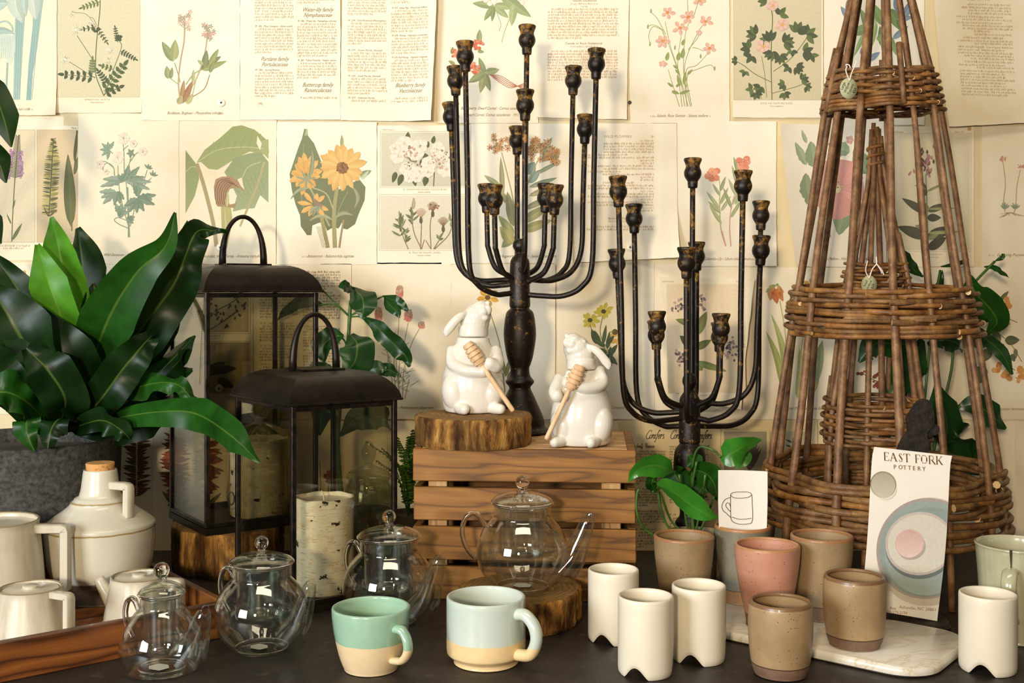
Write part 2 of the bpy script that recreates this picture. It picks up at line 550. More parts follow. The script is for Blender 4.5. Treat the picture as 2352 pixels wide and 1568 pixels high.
def box(c, s, bev=0.0, rot=None):
    """bevelled box (chamfered) centred at c"""
    hx, hy, hz = s[0] / 2, s[1] / 2, s[2] / 2
    b = min(bev, hx * 0.9, hy * 0.9, hz * 0.9)
    V, F = [], []
    if b <= 0:
        for x in (-hx, hx):
            for y in (-hy, hy):
                for z in (-hz, hz):
                    V.append(Vector((x, y, z)))
        F = [(0, 1, 3, 2), (4, 6, 7, 5), (0, 4, 5, 1), (2, 3, 7, 6), (0, 2, 6, 4), (1, 5, 7, 3)]
    else:
        idx = {}
        for sx in (-1, 1):
            for sy in (-1, 1):
                for sz in (-1, 1):
                    for ax in range(3):
                        p = [sx * (hx - b), sy * (hy - b), sz * (hz - b)]
                        p[ax] = (sx * hx, sy * hy, sz * hz)[ax]
                        idx[(sx, sy, sz, ax)] = len(V)
                        V.append(Vector(p))
        for s1 in (-1, 1):
            q = [idx[(s1, a, c2, 0)] for a, c2 in ((-1, -1), (1, -1), (1, 1), (-1, 1))]
            F.append(tuple(q if s1 > 0 else q[::-1]))
            q = [idx[(a, s1, c2, 1)] for a, c2 in ((-1, -1), (1, -1), (1, 1), (-1, 1))]
            F.append(tuple(q[::-1] if s1 > 0 else q))
            q = [idx[(a, c2, s1, 2)] for a, c2 in ((-1, -1), (1, -1), (1, 1), (-1, 1))]
            F.append(tuple(q if s1 > 0 else q[::-1]))
        for a in (-1, 1):
            for c2 in (-1, 1):
                F.append((idx[(a, c2, -1, 0)], idx[(a, c2, 1, 0)], idx[(a, c2, 1, 1)], idx[(a, c2, -1, 1)]))
                F.append((idx[(a, -1, c2, 0)], idx[(a, 1, c2, 0)], idx[(a, 1, c2, 2)], idx[(a, -1, c2, 2)]))
                F.append((idx[(-1, a, c2, 1)], idx[(1, a, c2, 1)], idx[(1, a, c2, 2)], idx[(-1, a, c2, 2)]))
                for d in (-1, 1):
                    F.append((idx[(a, c2, d, 0)], idx[(a, c2, d, 1)], idx[(a, c2, d, 2)]))
    if rot is not None:
        V = [rot @ v for v in V]
    V = [v + Vector(c) for v in V]
    return V, F
def fixn(o):
    bm = bmesh.new()
    bm.from_mesh(o.data)
    bmesh.ops.recalc_face_normals(bm, faces=bm.faces)
    bm.to_mesh(o.data)
    bm.free()
    return o
def disc(c, r, n=24, z=0):
    V = [(c[0] + r * math.cos(2 * math.pi * k / n), c[1] + r * math.sin(2 * math.pi * k / n), c[2] + z) for k in range(n)]
    return V, [tuple(range(n))]
def sphere(c, r, u=16, v=10, sc=(1, 1, 1), rot=None):
    V, F = [], []
    for i in range(v + 1):
        th = math.pi * i / v
        for k in range(u):
            a = 2 * math.pi * k / u
            p = Vector((math.sin(th) * math.cos(a) * r * sc[0], math.sin(th) * math.sin(a) * r * sc[1], math.cos(th) * r * sc[2]))
            if rot is not None:
                p = rot @ p
            V.append(p + Vector(c))
    for i in range(v):
        for k in range(u):
            k2 = (k + 1) % u
            F.append((i * u + k, (i + 1) * u + k, (i + 1) * u + k2, i * u + k2))
    return V, F

# leaf blade: centre line P (world), half widths w, fold (V depth), wave (edge ripple)
def blade(P, w, side=None, fold=0.25, wave=0.0, wn=5, nw=3, n=8, thick=0.0, seed=0, edge=0.0):
    C = crom(P, n)
    m = len(C)
    ts = np.linspace(0, 1, m)
    ws = np.interp(ts, np.linspace(0, 1, len(w)), w)
    V, F, A = [], [], []
    rows = 2 * nw + 1
    rnd = random.Random(seed)
    ph = rnd.random() * 6
    for i in range(m):
        t = Vector(C[min(i + 1, m - 1)] - C[max(i - 1, 0)]).normalized()
        S = Vector(side) if side is not None else Vector((1, 0, 0))
        if callable(side):
            S = side(ts[i])
        S = (S - t * S.dot(t))
        if S.length < 1e-4:
            S = Vector((0, 0, 1)) - t * t.z
        S.normalize()
        N = S.cross(t)
        for k in range(-nw, nw + 1):
            u = math.copysign((0.0, 0.07, 0.45, 1.0)[abs(k)] if nw == 3 else abs(k) / nw, k)
            wv = wave * abs(u) ** 1.5 * math.sin(wn * 6.283 * ts[i] + ph + (1.3 if u > 0 else 0)) * (1 if u > 0 else 0.8)
            ww = ws[i] * (1 + edge * abs(u) ** 2 * math.sin(wn * 12.6 * ts[i] + ph))
            p = Vector(C[i]) + S * (u * ww) + N * (fold * ws[i] * abs(u) ** 1.3 + wv)
            V.append(p)
            g = 1.0 if k == 0 else 0.0
            A.append((g, g, g, 1))
    for i in range(m - 1):
        for k in range(rows - 1):
            a = i * rows + k
            F.append((a, a + 1, a + rows + 1, a + rows))
    return V, F, A
# ------------------------------------------------------------------ the room: wall, table, floor
mb = MB(); mb.add(*box((0, WALL + 0.05, 0.35), (6.0, 0.1, 2.7)))
tag(mb.build('wall_back', M['wallpaint'], origin=(0, WALL + 0.05, -1.0), smooth=False), kind='structure')
mb = MB(); mb.add(*box((0, 0.6, -0.975), (6.0, 2.6, 0.05)))
tag(mb.build('floor', M['floor'], origin=(0, 0.6, -1.0), smooth=False), kind='structure')
tb = thing('display_table', 'dark slate-topped table carrying the whole pottery display', 'table', (0, 1.4, -0.95))
mb = MB(); mb.add(*box((0, (1.05 + TBACK) / 2, -0.02), (2.4, TBACK - 1.05, 0.04), 0.003))
mb.build('table_top', M['slate'], tb, smooth=False)
for sx in (-1.1, 1.1):
    for yy in (1.12, TBACK - 0.07):
        mb = MB(); mb.add(*box((sx, yy, -0.495), (0.06, 0.06, 0.91), 0.003))
        mb.build('leg', M['darkwood'], tb, smooth=False)

# ------------------------------------------------------------------ printed pages on the wall
TXT = {}
def text_mesh(s):
    if s in TXT:
        return TXT[s]
    cu = bpy.data.curves.new('lettering', 'FONT')
    cu.body = s
    cu.resolution_u = 2
    o = bpy.data.objects.new('lettering', cu)
    COL.objects.link(o)
    dg = bpy.context.evaluated_depsgraph_get()
    dg.update()
    me = bpy.data.meshes.new_from_object(o.evaluated_get(dg))
    V = [(v.co.x, v.co.y) for v in me.vertices]
    F = [tuple(p.vertices) for p in me.polygons]
    bpy.data.objects.remove(o)
    bpy.data.meshes.remove(me)
    bpy.data.curves.remove(cu)
    TXT[s] = (V, F)
    return TXT[s]
def shade(c, k):
    c = lin(c) if isinstance(c, str) else c
    return (min(1, c[0] * k), min(1, c[1] * k), min(1, c[2] * k), 1)

class Art:
    """flat print drawn in page coordinates (photo pixels at the wall plane), mapped by .map(px, py, lift)"""
    def __init__(s, mapper, seed=1):
        s.map = mapper
        s.rnd = random.Random(seed)
        s.cur = None
        s.parts = {}
        s.fade = 0.0
        s.step = 2.5e-6
        s.h = {}
        s.use('illustration')
    def use(s, nm):
        if nm not in s.parts:
            s.parts[nm] = MB()
            s.h[nm] = 0.00035 if nm != 'plate' else 0.0002
        s.cur = nm
        return s
    def raw(s, pts, F, cols):
        s.h[s.cur] += s.step
        V = [s.map(x, y, s.h[s.cur]) for x, y in pts]
        if s.fade:
            k, q = s.fade * (3.2 if s.cur == 'plate' else 1.0), (.82, .75, .58)
            cols = [(c[0] * (1 - k) + q[0] * k, c[1] * (1 - k) + q[1] * k, c[2] * (1 - k) + q[2] * k, 1) for c in cols]
        s.parts[s.cur].add(V, F, 0, cols)
    def poly(s, pts, c, c2=None):
        c = lin(c) if isinstance(c, str) else c
        if c2 is not None:
            c2 = lin(c2) if isinstance(c2, str) else c2
            n = len(pts)
            ys = [p[1] for p in pts]; y0, y1 = min(ys), max(ys)
            cols = [tuple(c[i] + (c2[i] - c[i]) * (p[1] - y0) / max(1e-6, y1 - y0) for i in range(3)) + (1,) for p in pts]
        else:
            cols = [c] * len(pts)
        s.raw(pts, [tuple(range(len(pts)))], cols)
    def rect(s, x0, y0, x1, y1, c, c2=None):
        c = lin(c) if isinstance(c, str) else c
        c2 = c if c2 is None else lin(c2)
        nx, ny = max(1, int((x1 - x0) / 14)), max(1, int((y1 - y0) / 14))
        P, F, Q = [], [], []
        for j in range(ny + 1):
            for i in range(nx + 1):
                P.append((x0 + (x1 - x0) * i / nx, y0 + (y1 - y0) * j / ny))
                Q.append(tuple(c[k] + (c2[k] - c[k]) * j / ny for k in range(3)) + (1,))
        for j in range(ny):
            for i in range(nx):
                a = j * (nx + 1) + i
                F.append((a, a + 1, a + nx + 2, a + nx + 1))
        s.raw(P, F, Q)
    def frame(s, x0, y0, x1, y1, c, w=1.0):
        for a in ((x0, y0, x1, y0 + w), (x0, y1 - w, x1, y1), (x0, y0, x0 + w, y1), (x1 - w, y0, x1, y1)):
            s.rect(*a, c)
    def stem(s, pts, w, c, w2=None, n=5):
        c = lin(c) if isinstance(c, str) else c
        C = crom(pts, n)
        m = len(C)
        P, F = [], []
        for i in range(m):
            t = C[min(i + 1, m - 1)] - C[max(i - 1, 0)]
            L = math.hypot(*t) or 1
            ww = (w + ((w2 if w2 is not None else w) - w) * i / (m - 1)) / 2
            nx, ny = -t[1] / L * ww, t[0] / L * ww
            P += [(C[i][0] + nx, C[i][1] + ny), (C[i][0] - nx, C[i][1] - ny)]
            if i:
                F.append((2 * i - 2, 2 * i - 1, 2 * i + 1, 2 * i))
        s.raw(P, F, [c] * len(P))
    def leaf(s, x0, y0, x1, y1, w, c, k=0.82, bend=0.0, vein=1.25, wav=0.0, pw=0.75, n=9):
        c = lin(c) if isinstance(c, str) else c
        dx, dy = x1 - x0, y1 - y0
        L = math.hypot(dx, dy) or 1
        ux, uy = dx / L, dy / L
        nx, ny = -uy, ux
        for sg, cc in ((1, c), (-1, shade(c, k))):
            mid, out = [], []
            for i in range(n + 1):
                t = i / n
                b = bend * L * math.sin(math.pi * t)
                cx, cy = x0 + dx * t + nx * b, y0 + dy * t + ny * b
                ww = w / 2 * math.sin(math.pi * t ** pw) ** 0.8 * (1 + wav * math.sin(i * 2.6))
                mid.append((cx, cy))
                out.append((cx + nx * ww * sg, cy + ny * ww * sg))
            pts = mid + out
            F = [(i, i + 1, n + 2 + i, n + 1 + i) for i in range(n)]
            s.raw(pts, F, [cc] * (n + 1) + [shade(cc, 0.9)] * (n + 1))
        if vein and w > 7:
            s.stem([(x0, y0), ((x0 + x1) / 2 + nx * bend * L, (y0 + y1) / 2 + ny * bend * L), (x0 + dx * .93, y0 + dy * .93)], max(0.8, w * 0.05), shade(c, vein), 0.4)
    def flower(s, cx, cy, r, n, w, c, cc=None, cr=0.2, sx=1.0, sy=1.0, rot=0.0, j=0.1, k=0.88):
        for i in range(n):
            a = rot + 2 * math.pi * i / n + s.rnd.uniform(-j, j)
            rr = r * s.rnd.uniform(1 - j, 1 + j)
            s.leaf(cx + math.cos(a) * r * cr * .5 * sx, cy + math.sin(a) * r * cr * .5 * sy, cx + math.cos(a) * rr * sx, cy + math.sin(a) * rr * sy, w, c, k, vein=0, pw=1.25, n=6)
        if cc:
            s.dot(cx, cy, r * cr, cc, sx, sy)
    def dot(s, cx, cy, r, c, sx=1, sy=1, n=9):
        c = lin(c) if isinstance(c, str) else c
        s.raw([(cx + r * sx * math.cos(6.283 * i / n), cy + r * sy * math.sin(6.283 * i / n)) for i in range(n)], [tuple(range(n))], [c] * n)
    def dots(s, cx, cy, n, rx, ry, r, cs):
        for i in range(n):
            a, q = s.rnd.uniform(0, 6.283), math.sqrt(s.rnd.random())
            s.dot(cx + math.cos(a) * rx * q, cy + math.sin(a) * ry * q, r * s.rnd.uniform(.6, 1.3), s.rnd.choice(cs), 1, s.rnd.uniform(.7, 1.2), 7)
    def frond(s, x0, y0, x1, y1, n, ln, w, c, bend=0.0, stemw=1.2):
        dx, dy = x1 - x0, y1 - y0
        L = math.hypot(dx, dy)
        ux, uy = dx / L, dy / L
        s.stem([(x0, y0), (x1, y1)], stemw, shade(c, 0.9))
        for i in range(n):
            t = (i + 0.6) / n
            px, py = x0 + dx * t, y0 + dy * t
            l = ln * (1 - 0.35 * t)
            for sg in (1, -1):
                ax, ay = ux * .45 - uy * sg * .9, uy * .45 + ux * sg * .9
                s.leaf(px, py, px + ax * l, py + ay * l, w, c, 0.8 if sg > 0 else 0.95, vein=0, n=5)
        s.leaf(x1, y1, x1 + ux * ln, y1 + uy * ln, w, c, n=5, vein=0)
    def palm(s, x, y, n, r, w, c, a0=0.0, a1=6.283, lob=1):
        for i in range(n):
            a = a0 + (a1 - a0) * (i + .5) / n
            q = r * s.rnd.uniform(.8, 1.1)
            s.leaf(x, y, x + math.cos(a) * q, y + math.sin(a) * q, w, c, wav=.25 * lob)
    def text(s, st, x, y, size, c, shear=0.0, sx=1.0, align='l', slope=0.0, fit=None):
        V, F = text_mesh(st)
        if not V:
            return
        if fit:
            sx = min(sx, fit / (max(v[0] for v in V) * size))
        w = max(v[0] for v in V) * size * sx
        ox = {'l': 0, 'c': -w / 2, 'r': -w}[align]
        c = lin(c) if isinstance(c, str) else c
        pts = [(x + ox + (a * sx + b * shear) * size, y - b * size + slope * (a * sx * size)) for a, b in V]
        s.raw(pts, F, [c] * len(pts))
    def words(s, x0, x1, y, h, c, slope=0.0, last=False, rag=0.0):
        """one line of small unreadable print: rows of letter-sized marks"""
        c = lin(c) if isinstance(c, str) else c
        x = x0
        end = x1 - s.rnd.uniform(0, rag) if not last else x0 + (x1 - x0) * s.rnd.uniform(.25, .8)
        P, F, Q = [], [], []
        while x < end:
            for _ in range(s.rnd.randint(2, 8)):
                lw = h * s.rnd.uniform(.32, .6)
                if x + lw > end:
                    break
                hh = h * s.rnd.choice((1, 1, 1, 1.5, 1.6))
                dn = h * (0.45 if s.rnd.random() < .12 else 0)
                yy = y + slope * (x - x0)
                o = len(P)
                cut = s.rnd.uniform(.35, .8)
                P += [(x, yy + dn), (x + lw * cut, yy + dn), (x + lw * cut, yy - hh), (x, yy - hh)]
                F.append((o, o + 1, o + 2, o + 3))
                k = s.rnd.uniform(.9, 1.25)
                Q += [shade(c, k)] * 4
                x += lw + h * .16
            x += h * .62
            if s.rnd.random() < .02:
                x += h
        if F:
            s.raw(P, F, Q)
    def para(s, x0, y0, x1, y1, pitch, c, slope=0.0, ind=True, rag=1.0):
        y = y0 + pitch
        n = int((y1 - y0) / pitch)
        for i in range(n):
            s.words(x0 + (pitch * 1.2 if ind and i == 0 else 0), x1, y, pitch * .46, c, slope, last=(i == n - 1 and n > 2), rag=rag)
            y += pitch
    def caption(s, x0, x1, y, c, st=None, h=3.2, plate=True):
        if st:
            size = h * 2.9
            s.text(st, (x0 + x1) / 2, y, size, c, 0.38, 0.8, 'c')
        else:
            s.words(x0, x1, y, h, c)
    def build(s, parent, mat=None):
        for nm, mb in s.parts.items():
            if mb.f:
                mb.build(nm, mat or M['ink'], parent, attr='Col', smooth=False)

PAGES = 'botanical book pages pinned over the wall'
def page(quad, label, mat='paper', d=0.002, curl=(), seed=1, nx=16, ny=20):
    """quad: (x0, y0, x1, y1) or four corners TL TR BR BL in photo pixels at the wall plane"""
    if len(quad) == 4 and not isinstance(quad[0], (tuple, list)):
        x0, y0, x1, y1 = quad
        quad = ((x0, y0), (x1, y0), (x1, y1), (x0, y1))
    TL, TR, BR, BL = [np.array(q, float) for q in quad]
    xa, xb = (TL[0] + BL[0]) / 2, (TR[0] + BR[0]) / 2
    ya, yb = (TL[1] + TR[1]) / 2, (BL[1] + BR[1]) / 2
    def lift(u, v):
        h = 0.0
        for (kind, amt, st) in curl:
            q = {'br': u + v - 1, 'bl': (1 - u) + v - 1, 'tr': u - v, 'tl': 1 - u - v, 'r': u, 'l': 1 - u, 'b': v, 't': 1 - v}[kind]
            h += amt * max(0.0, (q - st) / (1 - st)) ** 2
        return h
    def mp(px, py, ex=0.0):
        u, v = (px - xa) / (xb - xa), (py - ya) / (yb - ya)
        return Vector(((px - CX) / FPX * WALL, WALL - d - lift(u, v) - ex, CAMH - (py - HZ) / FPX * WALL))
    mb = MB()
    V, F = [], []
    rnd = random.Random(seed)
    for j in range(ny + 1):
        for i in range(nx + 1):
            u, v = i / nx, j / ny
            p = (TL * (1 - u) + TR * u) * (1 - v) + (BL * (1 - u) + BR * u) * v
            if i in (0, nx) or j in (0, ny):
                p = p + np.array([rnd.uniform(-.5, .5), rnd.uniform(-.5, .5)])
            V.append(mp(p[0], p[1]))
    for j in range(ny):
        for i in range(nx):
            a = j * (nx + 1) + i
            F.append((a, a + nx + 1, a + nx + 2, a + 1))
    mb.add(V, F)
    o = mb.build('book_page', M[mat], origin=mp((xa + xb) / 2, yb))
    tag(o, label, 'page', PAGES)
    a = Art(mp, seed)
    a.o = o
    a.fade = 0.10 if ya < 590 else 0.05
    return a
INK, INK2, INK3 = '#84704c', '#b19c74', '#75603c'
G1, G2, G3, G4 = '#5f7446', '#7f8f5a', '#3f5a34', '#a3ac74'
def bind(a):
    a.build(a.o)
# ================================================================== row 1
a = page((-70, -60, 133, 266), 'page with huge pale blue orchid drawing, top left corner of the wall', 'paper', 0.0045, [('br', .006, .6)], 1)
for (x0, x1, xb0, xb1) in ((60, 102, 34, 48), (75, 104, 64, 78)):
    pass
a.poly([(25, -40), (58, -40), (60, 30), (55, 110), (48, 230), (33, 230), (36, 110), (38, 40)], '#8fb2b0', '#9fbdb8')
a.poly([(80, -40), (108, -40), (98, 30), (88, 110), (78, 170), (74, 231), (63, 231), (68, 150), (78, 60)], '#9dbcb6', '#8bb0b0')
for x in (41, 46, 51): a.stem([(x + 4, -30), (x, 100), (x - 3, 228)], .9, '#7a9f9f')
for x in (74, 79, 85): a.stem([(x + 12, -30), (x + 2, 100), (x - 9, 228)], .9, '#7a9f9f')
a.stem([(20, 145), (18, 190), (17, 230)], 4, '#93b3ac')
a.leaf(40, -30, 55, 55, 40, '#c9d8cb', bend=.1); a.leaf(75, -30, 85, 48, 34, '#cbd9cc'); a.leaf(55, -30, 62, 40, 20, '#b9cfc6')
a.poly([(-20, 80), (10, 76), (30, 84), (38, 76), (38, 118), (28, 150), (18, 142), (10, 120), (0, 148), (-20, 140)], '#c3d4c8', '#d5dfce')
a.leaf(-20, 80, 38, 80, 16, '#a9c4bd', bend=-.15); a.stem([(-10, 58), (15, 50), (30, 62), (32, 78)], 4, '#a3c0b8')
a.leaf(-30, 10, 22, 8, 40, '#b5cdc4')
for i in range(9): a.stem([(-6 + i * 4, 88), (-6 + i * 4.4, 135)], .8, '#a9c2ba')
a.use('caption').caption(28, 80, 254, INK)
bind(a)

a = page((130, -60, 328, 260), 'photo plate of a white-flowered vetch sprig, second page of the top row', 'paper', 0.0025, [('br', .004, .7)], 2)
a.use('plate').rect(131, -55, 323, 223, '#d6cfae', '#cfc6a2'); a.frame(131, -55, 323, 224, '#b8ab84')
a.use('illustration')
dk = '#2f4526'
a.stem([(232, -40), (231, 20), (227, 60), (223, 100), (221, 140), (222, 175), (240, 221)], 2.0, '#4a5c36')
a.stem([(240, 221), (262, 160), (280, 110), (276, 95)], 1.6, '#5c6a40')
a.stem([(216, 140), (178, 82)], 1.3, '#4a5c36'); a.stem([(220, 180), (160, 142)], 1.2, '#4a5c36'); a.stem([(222, 62), (200, 34), (172, 30)], 1, '#5f6d44'); a.stem([(224, 60), (216, 44), (208, 40)], 1, '#4a5c36')
a.frond(220, 178, 150, 172, 5, 17, 8, dk); a.frond(240, 210, 285, 152, 6, 19, 9, '#3d5a2c'); a.frond(248, 192, 228, 165, 5, 11, 5, dk)
a.frond(222, 62, 192, 68, 3, 10, 4, dk); a.frond(224, 65, 246, 97, 5, 9, 3, dk); a.frond(278, 118, 311, 136, 6, 9, 4, dk); a.frond(272, 98, 266, 66, 6, 8, 3, dk)
a.frond(214, 170, 214, 140, 5, 12, 5, '#6d7d4a'); a.frond(240, 218, 275, 202, 3, 14, 8, dk); a.frond(231, 5, 192, 18, 5, 11, 4, '#5e7040')
a.frond(262, 160, 236, 152, 3, 10, 5, '#54683a')
for x, y, r in ((176, 70, 15), (152, 138, 13), (168, 32, 9), (256, 116, 10), (250, 140, 10), (210, 52, 8)):
    for i in range(13): a.stem([(x, y), (x + r * math.cos(i * .5 + 2.2), y + r * math.sin(i * .5 + 2.2) * .9)], .9, '#f1ecd9')
    a.dots(x, y, 6, r * .5, r * .5, 1, ['#a9ab86', '#8a9070'])
a.dots(222, 68, 10, 8, 5, 3, [dk]); a.dots(275, 88, 8, 6, 6, 3, [dk])
a.use('caption').text('AMERICAN  VETCH', 224, 231, 5.4, INK2, 0, 1.25, 'c'); a.text('Vicia americana', 224, 237, 5, INK2, .3, 1, 'c')
bind(a)

a = page((327, -60, 552, 277), 'page with pink bogbean drawing beside the two-column text pages', 'paper_white', 0.003, [('bl', .003, .6)], 3)
a.stem([(416, 238), (411, 190), (416, 140), (424, 95), (425, 55), (423, 38)], 3, '#b59a74'); a.stem([(428, 225), (455, 175), (470, 130), (476, 95), (478, 70)], 3, '#b8a67c')
a.stem([(415, 190), (410, 170), (402, 145)], 2.2, '#a3a06c'); a.stem([(412, 195), (398, 185), (390, 178)], 1.8, '#a3a06c'); a.stem([(440, 225), (470, 205), (483, 172)], 2.2, '#a58a5c'); a.stem([(428, 195), (445, 172), (468, 158)], 2.4, '#9aa06a'); a.stem([(444, 215), (452, 180)], 2, '#a9ad78')
for q in ((400, 142, 373, 96, 19, '#8f9f70'), (400, 140, 404, 92, 21, '#a6ad76'), (388, 182, 384, 152, 15, '#a0a874'), (393, 182, 397, 155, 9, '#8d9a68'), (462, 160, 509, 130, 16, '#7d7c4c'), (465, 162, 522, 141, 14, '#9aa166'), (470, 155, 476, 116, 15, '#7d8b60'), (482, 150, 503, 113, 13, '#9aa368'), (468, 150, 455, 138, 8, '#b0b47e'), (483, 168, 492, 140, 10, '#8a9660'), (444, 190, 446, 160, 8, '#b5b784')):
    a.leaf(*q)
a.leaf(420, 238, 444, 186, 15, '#a97a55'); a.leaf(418, 225, 424, 184, 10, '#b08d62'); a.leaf(410, 240, 420, 220, 14, '#b9b27e'); a.leaf(430, 240, 445, 215, 12, '#c4bc86')
for cx, cy, h in ((424, 45, 46), (480, 72, 34)):
    for i in range(16):
        x, y = cx + a.rnd.uniform(-14, 14), cy + a.rnd.uniform(-h * .45, h * .5)
        a.flower(x, y, 6, 5, 2.4, a.rnd.choice(['#dba8a0', '#caa79c', '#e5c3b7', '#9fa390']), None, .2)
    for i in range(7): a.stem([(cx + 1, cy + i * 4), (cx + a.rnd.uniform(-12, 12), cy + i * 4 - 8)], 1.1, '#9aa277')
a.use('caption').caption(405, 492, 263, INK, 'Buckbean, Bogbean - Menyanthes trifoliata'); a.words(500, 510, 263, 3, INK2)
bind(a)

def textpage2(quad, label, seed, cols, y0, y1, heads, d, curl, col=INK2, mat='paper_white', pitch=6.6, slope=0.0, hcol=INK, hs=13.5):
    """two-column page; heads: (column, y, [lines]) script headings and (column, y, 'bold') short bold rows"""
    a = page(quad, label, mat, d, curl, seed)
    a.use('printed_text')
    for ci, (xa, xb) in enumerate(cols):
        hs_ = sorted([h for h in heads if h[0] == ci], key=lambda h: h[1])
        y = y0
        for h in hs_ + [(ci, y1, [])]:
            if h[1] - 3 - y > pitch:
                a.para(xa, y, xb, h[1] - 3, pitch, col, slope)
            if h[2] and isinstance(h[2], list):
                for k, st in enumerate(h[2]):
                    a.text(st, (xa + xb) / 2, h[1] + 10 + k * 12.5, hs, hcol, .42, .78, 'c', slope)
                y = h[1] + 12.5 * len(h[2]) + 6
            elif h[2]:
                a.text(h[2], xa + 1, h[1] + 5.5, 5.6, INK3, 0.1, 1.1, 'l', slope, fit=xb - xa - 4)
                y = h[1] + 6
    return a
a = textpage2((553, -60, 783, 276), 'two-column text page headed Water-lily family, left one of the pair', 4, [(587, 676), (684, 776)], -50, 232,
    [(1, 18, ['Water-lily family', 'Nymphaeaceae']), (0, 131, ['Purslane family', 'Portulacaceae']), (1, 190, ['Buttercup family', 'Ranunculaceae']), (0, 58, 'Pl. 285.  Moss Campion - Silene acaulis'), (1, 46, 'Pl. 286.  Water-lily - Nymphaea odorata'), (0, 158, 'Pl. 286.  Spring Beauty'), (1, 136, 'Pl. 287.  Yellow Pond-lily - Nuphar advena')], 0.0045, [('br', .003, .7)])
a.text('[48]', 599, 241, 6.5, INK2, .1, 1, 'c')
bind(a)
a = textpage2(((788, -60), (1008, -60), (992, 281), (783, 277)), 'two-column text page headed Blueberry family, its right edge curling off the wall', 5, [(800, 890), (900, 986)], -50, 240,
    [(1, 192, ['Blueberry family', 'Vacciniaceae']), (0, 45, 'Pl. 274.  One-flowered Wintergreen'), (0, 113, 'Pl. 275.  Green Pyrola, Shinleaf'), (0, 172, 'Pl. 276.  Small Pyrola, Shinleaf'), (1, 17, 'Pl. 277.  Indian Pipe - Monotropa uniflora'), (1, 80, 'Pl. 278.  Pinesap - Hypopitys monotropa'), (1, 130, 'Pl. 279. Red Pinesap - Hypopitys sanguinea'), (0, 222, 'Pl. 277.  Sidebells Pyrola')], 0.006, [('r', .016, .45), ('br', .01, .5)], slope=.012)
bind(a)

a = page((1005, -60, 1236, 283), 'page with dwarf cornel drawing of red berries, behind the tall candelabra', 'paper_white', 0.002, [], 6)
for q in ((1135, 14, 1085, 8, 17, '#9aab78'), (1135, 14, 1168, 42, 16, '#a9b785'), (1133, 15, 1112, 48, 13, '#90a36e'), (1134, 14, 1130, 50, 11, '#86996a'), (1135, 12, 1190, 18, 16, '#a8b683'), (1150, -10, 1220, 40, 26, '#9cae7c'), (1180, 10, 1175, 60, 18, '#b0bd8c')):
    a.leaf(*q)
a.flower(1125, 0, 16, 4, 14, '#f3efe0', '#c9cf9f', .2)
a.flower(1200, -2, 14, 4, 12, '#f3efe0', '#c9cf9f', .2); a.stem([(1137, 20), (1150, 55), (1146, 72)], 1.2, '#a3ab7c'); a.stem([(1180, 20), (1160, 70), (1152, 98)], 1.2, '#a3ab7c')
for q in ((1100, 98, 1102, 68, 13, '#9aa878'), (1113, 168, 1080, 150, 15, '#a0a873'), (1113, 168, 1100, 132, 13, '#8f9c6a'), (1113, 168, 1147, 160, 17, '#a9b07c'), (1113, 168, 1103, 214, 17, '#a8a871'), (1113, 168, 1126, 210, 15, '#99a06a'), (1113, 168, 1076, 190, 18, '#8d9a66'), (1045, 148, 1030, 140, 8, '#9c9560'), (1038, 125, 1040, 108, 8, '#8b9a68'), (1097, 118, 1112, 120, 8, '#8fa070')):
    a.leaf(*q)
for cx, cy in ((1098, 103), (1050, 126), (1090, 158)): a.dots(cx, cy, 22, 12, 12, 3.6, ['#d96a4e', '#c8563e', '#e58a6a'])
for k in range(5): a.stem([(1125, 172), (1150, 175 + k * 4), (1175, 190 + k * 3), (1212, 212 - k * 6)], 1.3, '#b86a44')
a.use('caption').caption(1065, 1195, 252, INK, 'Bunchberry, Dwarf Cornel - Cornus canadensis'); a.caption(1070, 1190, 267, INK, 'Dwarf Cornel, Cornus canadensis   1917')
bind(a)

a = page(((1233, -60), (1446, -60), (1438, 276), (1231, 270)), 'single-column goldenrod text page right of the tall candelabra top', 'paper_white', 0.0045, [('br', .008, .55)], 7)
a.use('printed_text')
a.text('Seaside Goldenrod', 1342, 5, 6.5, INK, 0, 1.1, 'c'); a.caption(1310, 1375, 12, INK2, h=2.6); a.words(1334, 1350, 18, 2.4, INK2)
a.para(1258, 18, 1421, 96, 6.6, '#b58f62', rag=2); 
a.text('Canada or Rock Goldenrod', 1340, 103, 6.8, INK, 0, 1.1, 'c'); a.caption(1310, 1372, 110, INK2, h=2.6)
a.para(1258, 114, 1420, 190, 6.6, '#b58f62', rag=2)
bind(a)

a = page((1446, -60, 1675, 283), 'page with sprays of pink rose gentian between goldenrod text and wild rose plate', 'paper_white', 0.0025, [], 8)
sg = '#8f9f5c'
for P in ([(1580, 245), (1565, 190), (1545, 130), (1532, 95)], [(1572, 245), (1560, 170), (1540, 110), (1527, 50)], [(1585, 245), (1570, 170), (1572, 90), (1582, 50)], [(1560, 245), (1546, 200), (1534, 160)], [(1577, 245), (1572, 150), (1600, 80), (1618, 52)], [(1588, 245), (1575, 165), (1600, 150), (1630, 118)], [(1566, 245), (1556, 150), (1565, 75)], [(1576, 200), (1580, 170), (1600, 160), (1630, 150), (1640, 158)], [(1530, 105), (1520, 70), (1500, 58), (1487, 62)], [(1528, 80), (1510, 45), (1494, 28)], [(1592, 40), (1602, 10), (1608, 0)], [(1580, 30), (1578, 0)], [(1522, 70), (1500, 62), (1490, 80), (1492, 102)], [(1590, 110), (1602, 112), (1615, 118)], [(1580, 115), (1600, 90), (1605, 78)]):
    a.stem(P, 1.5, sg, 1.1)
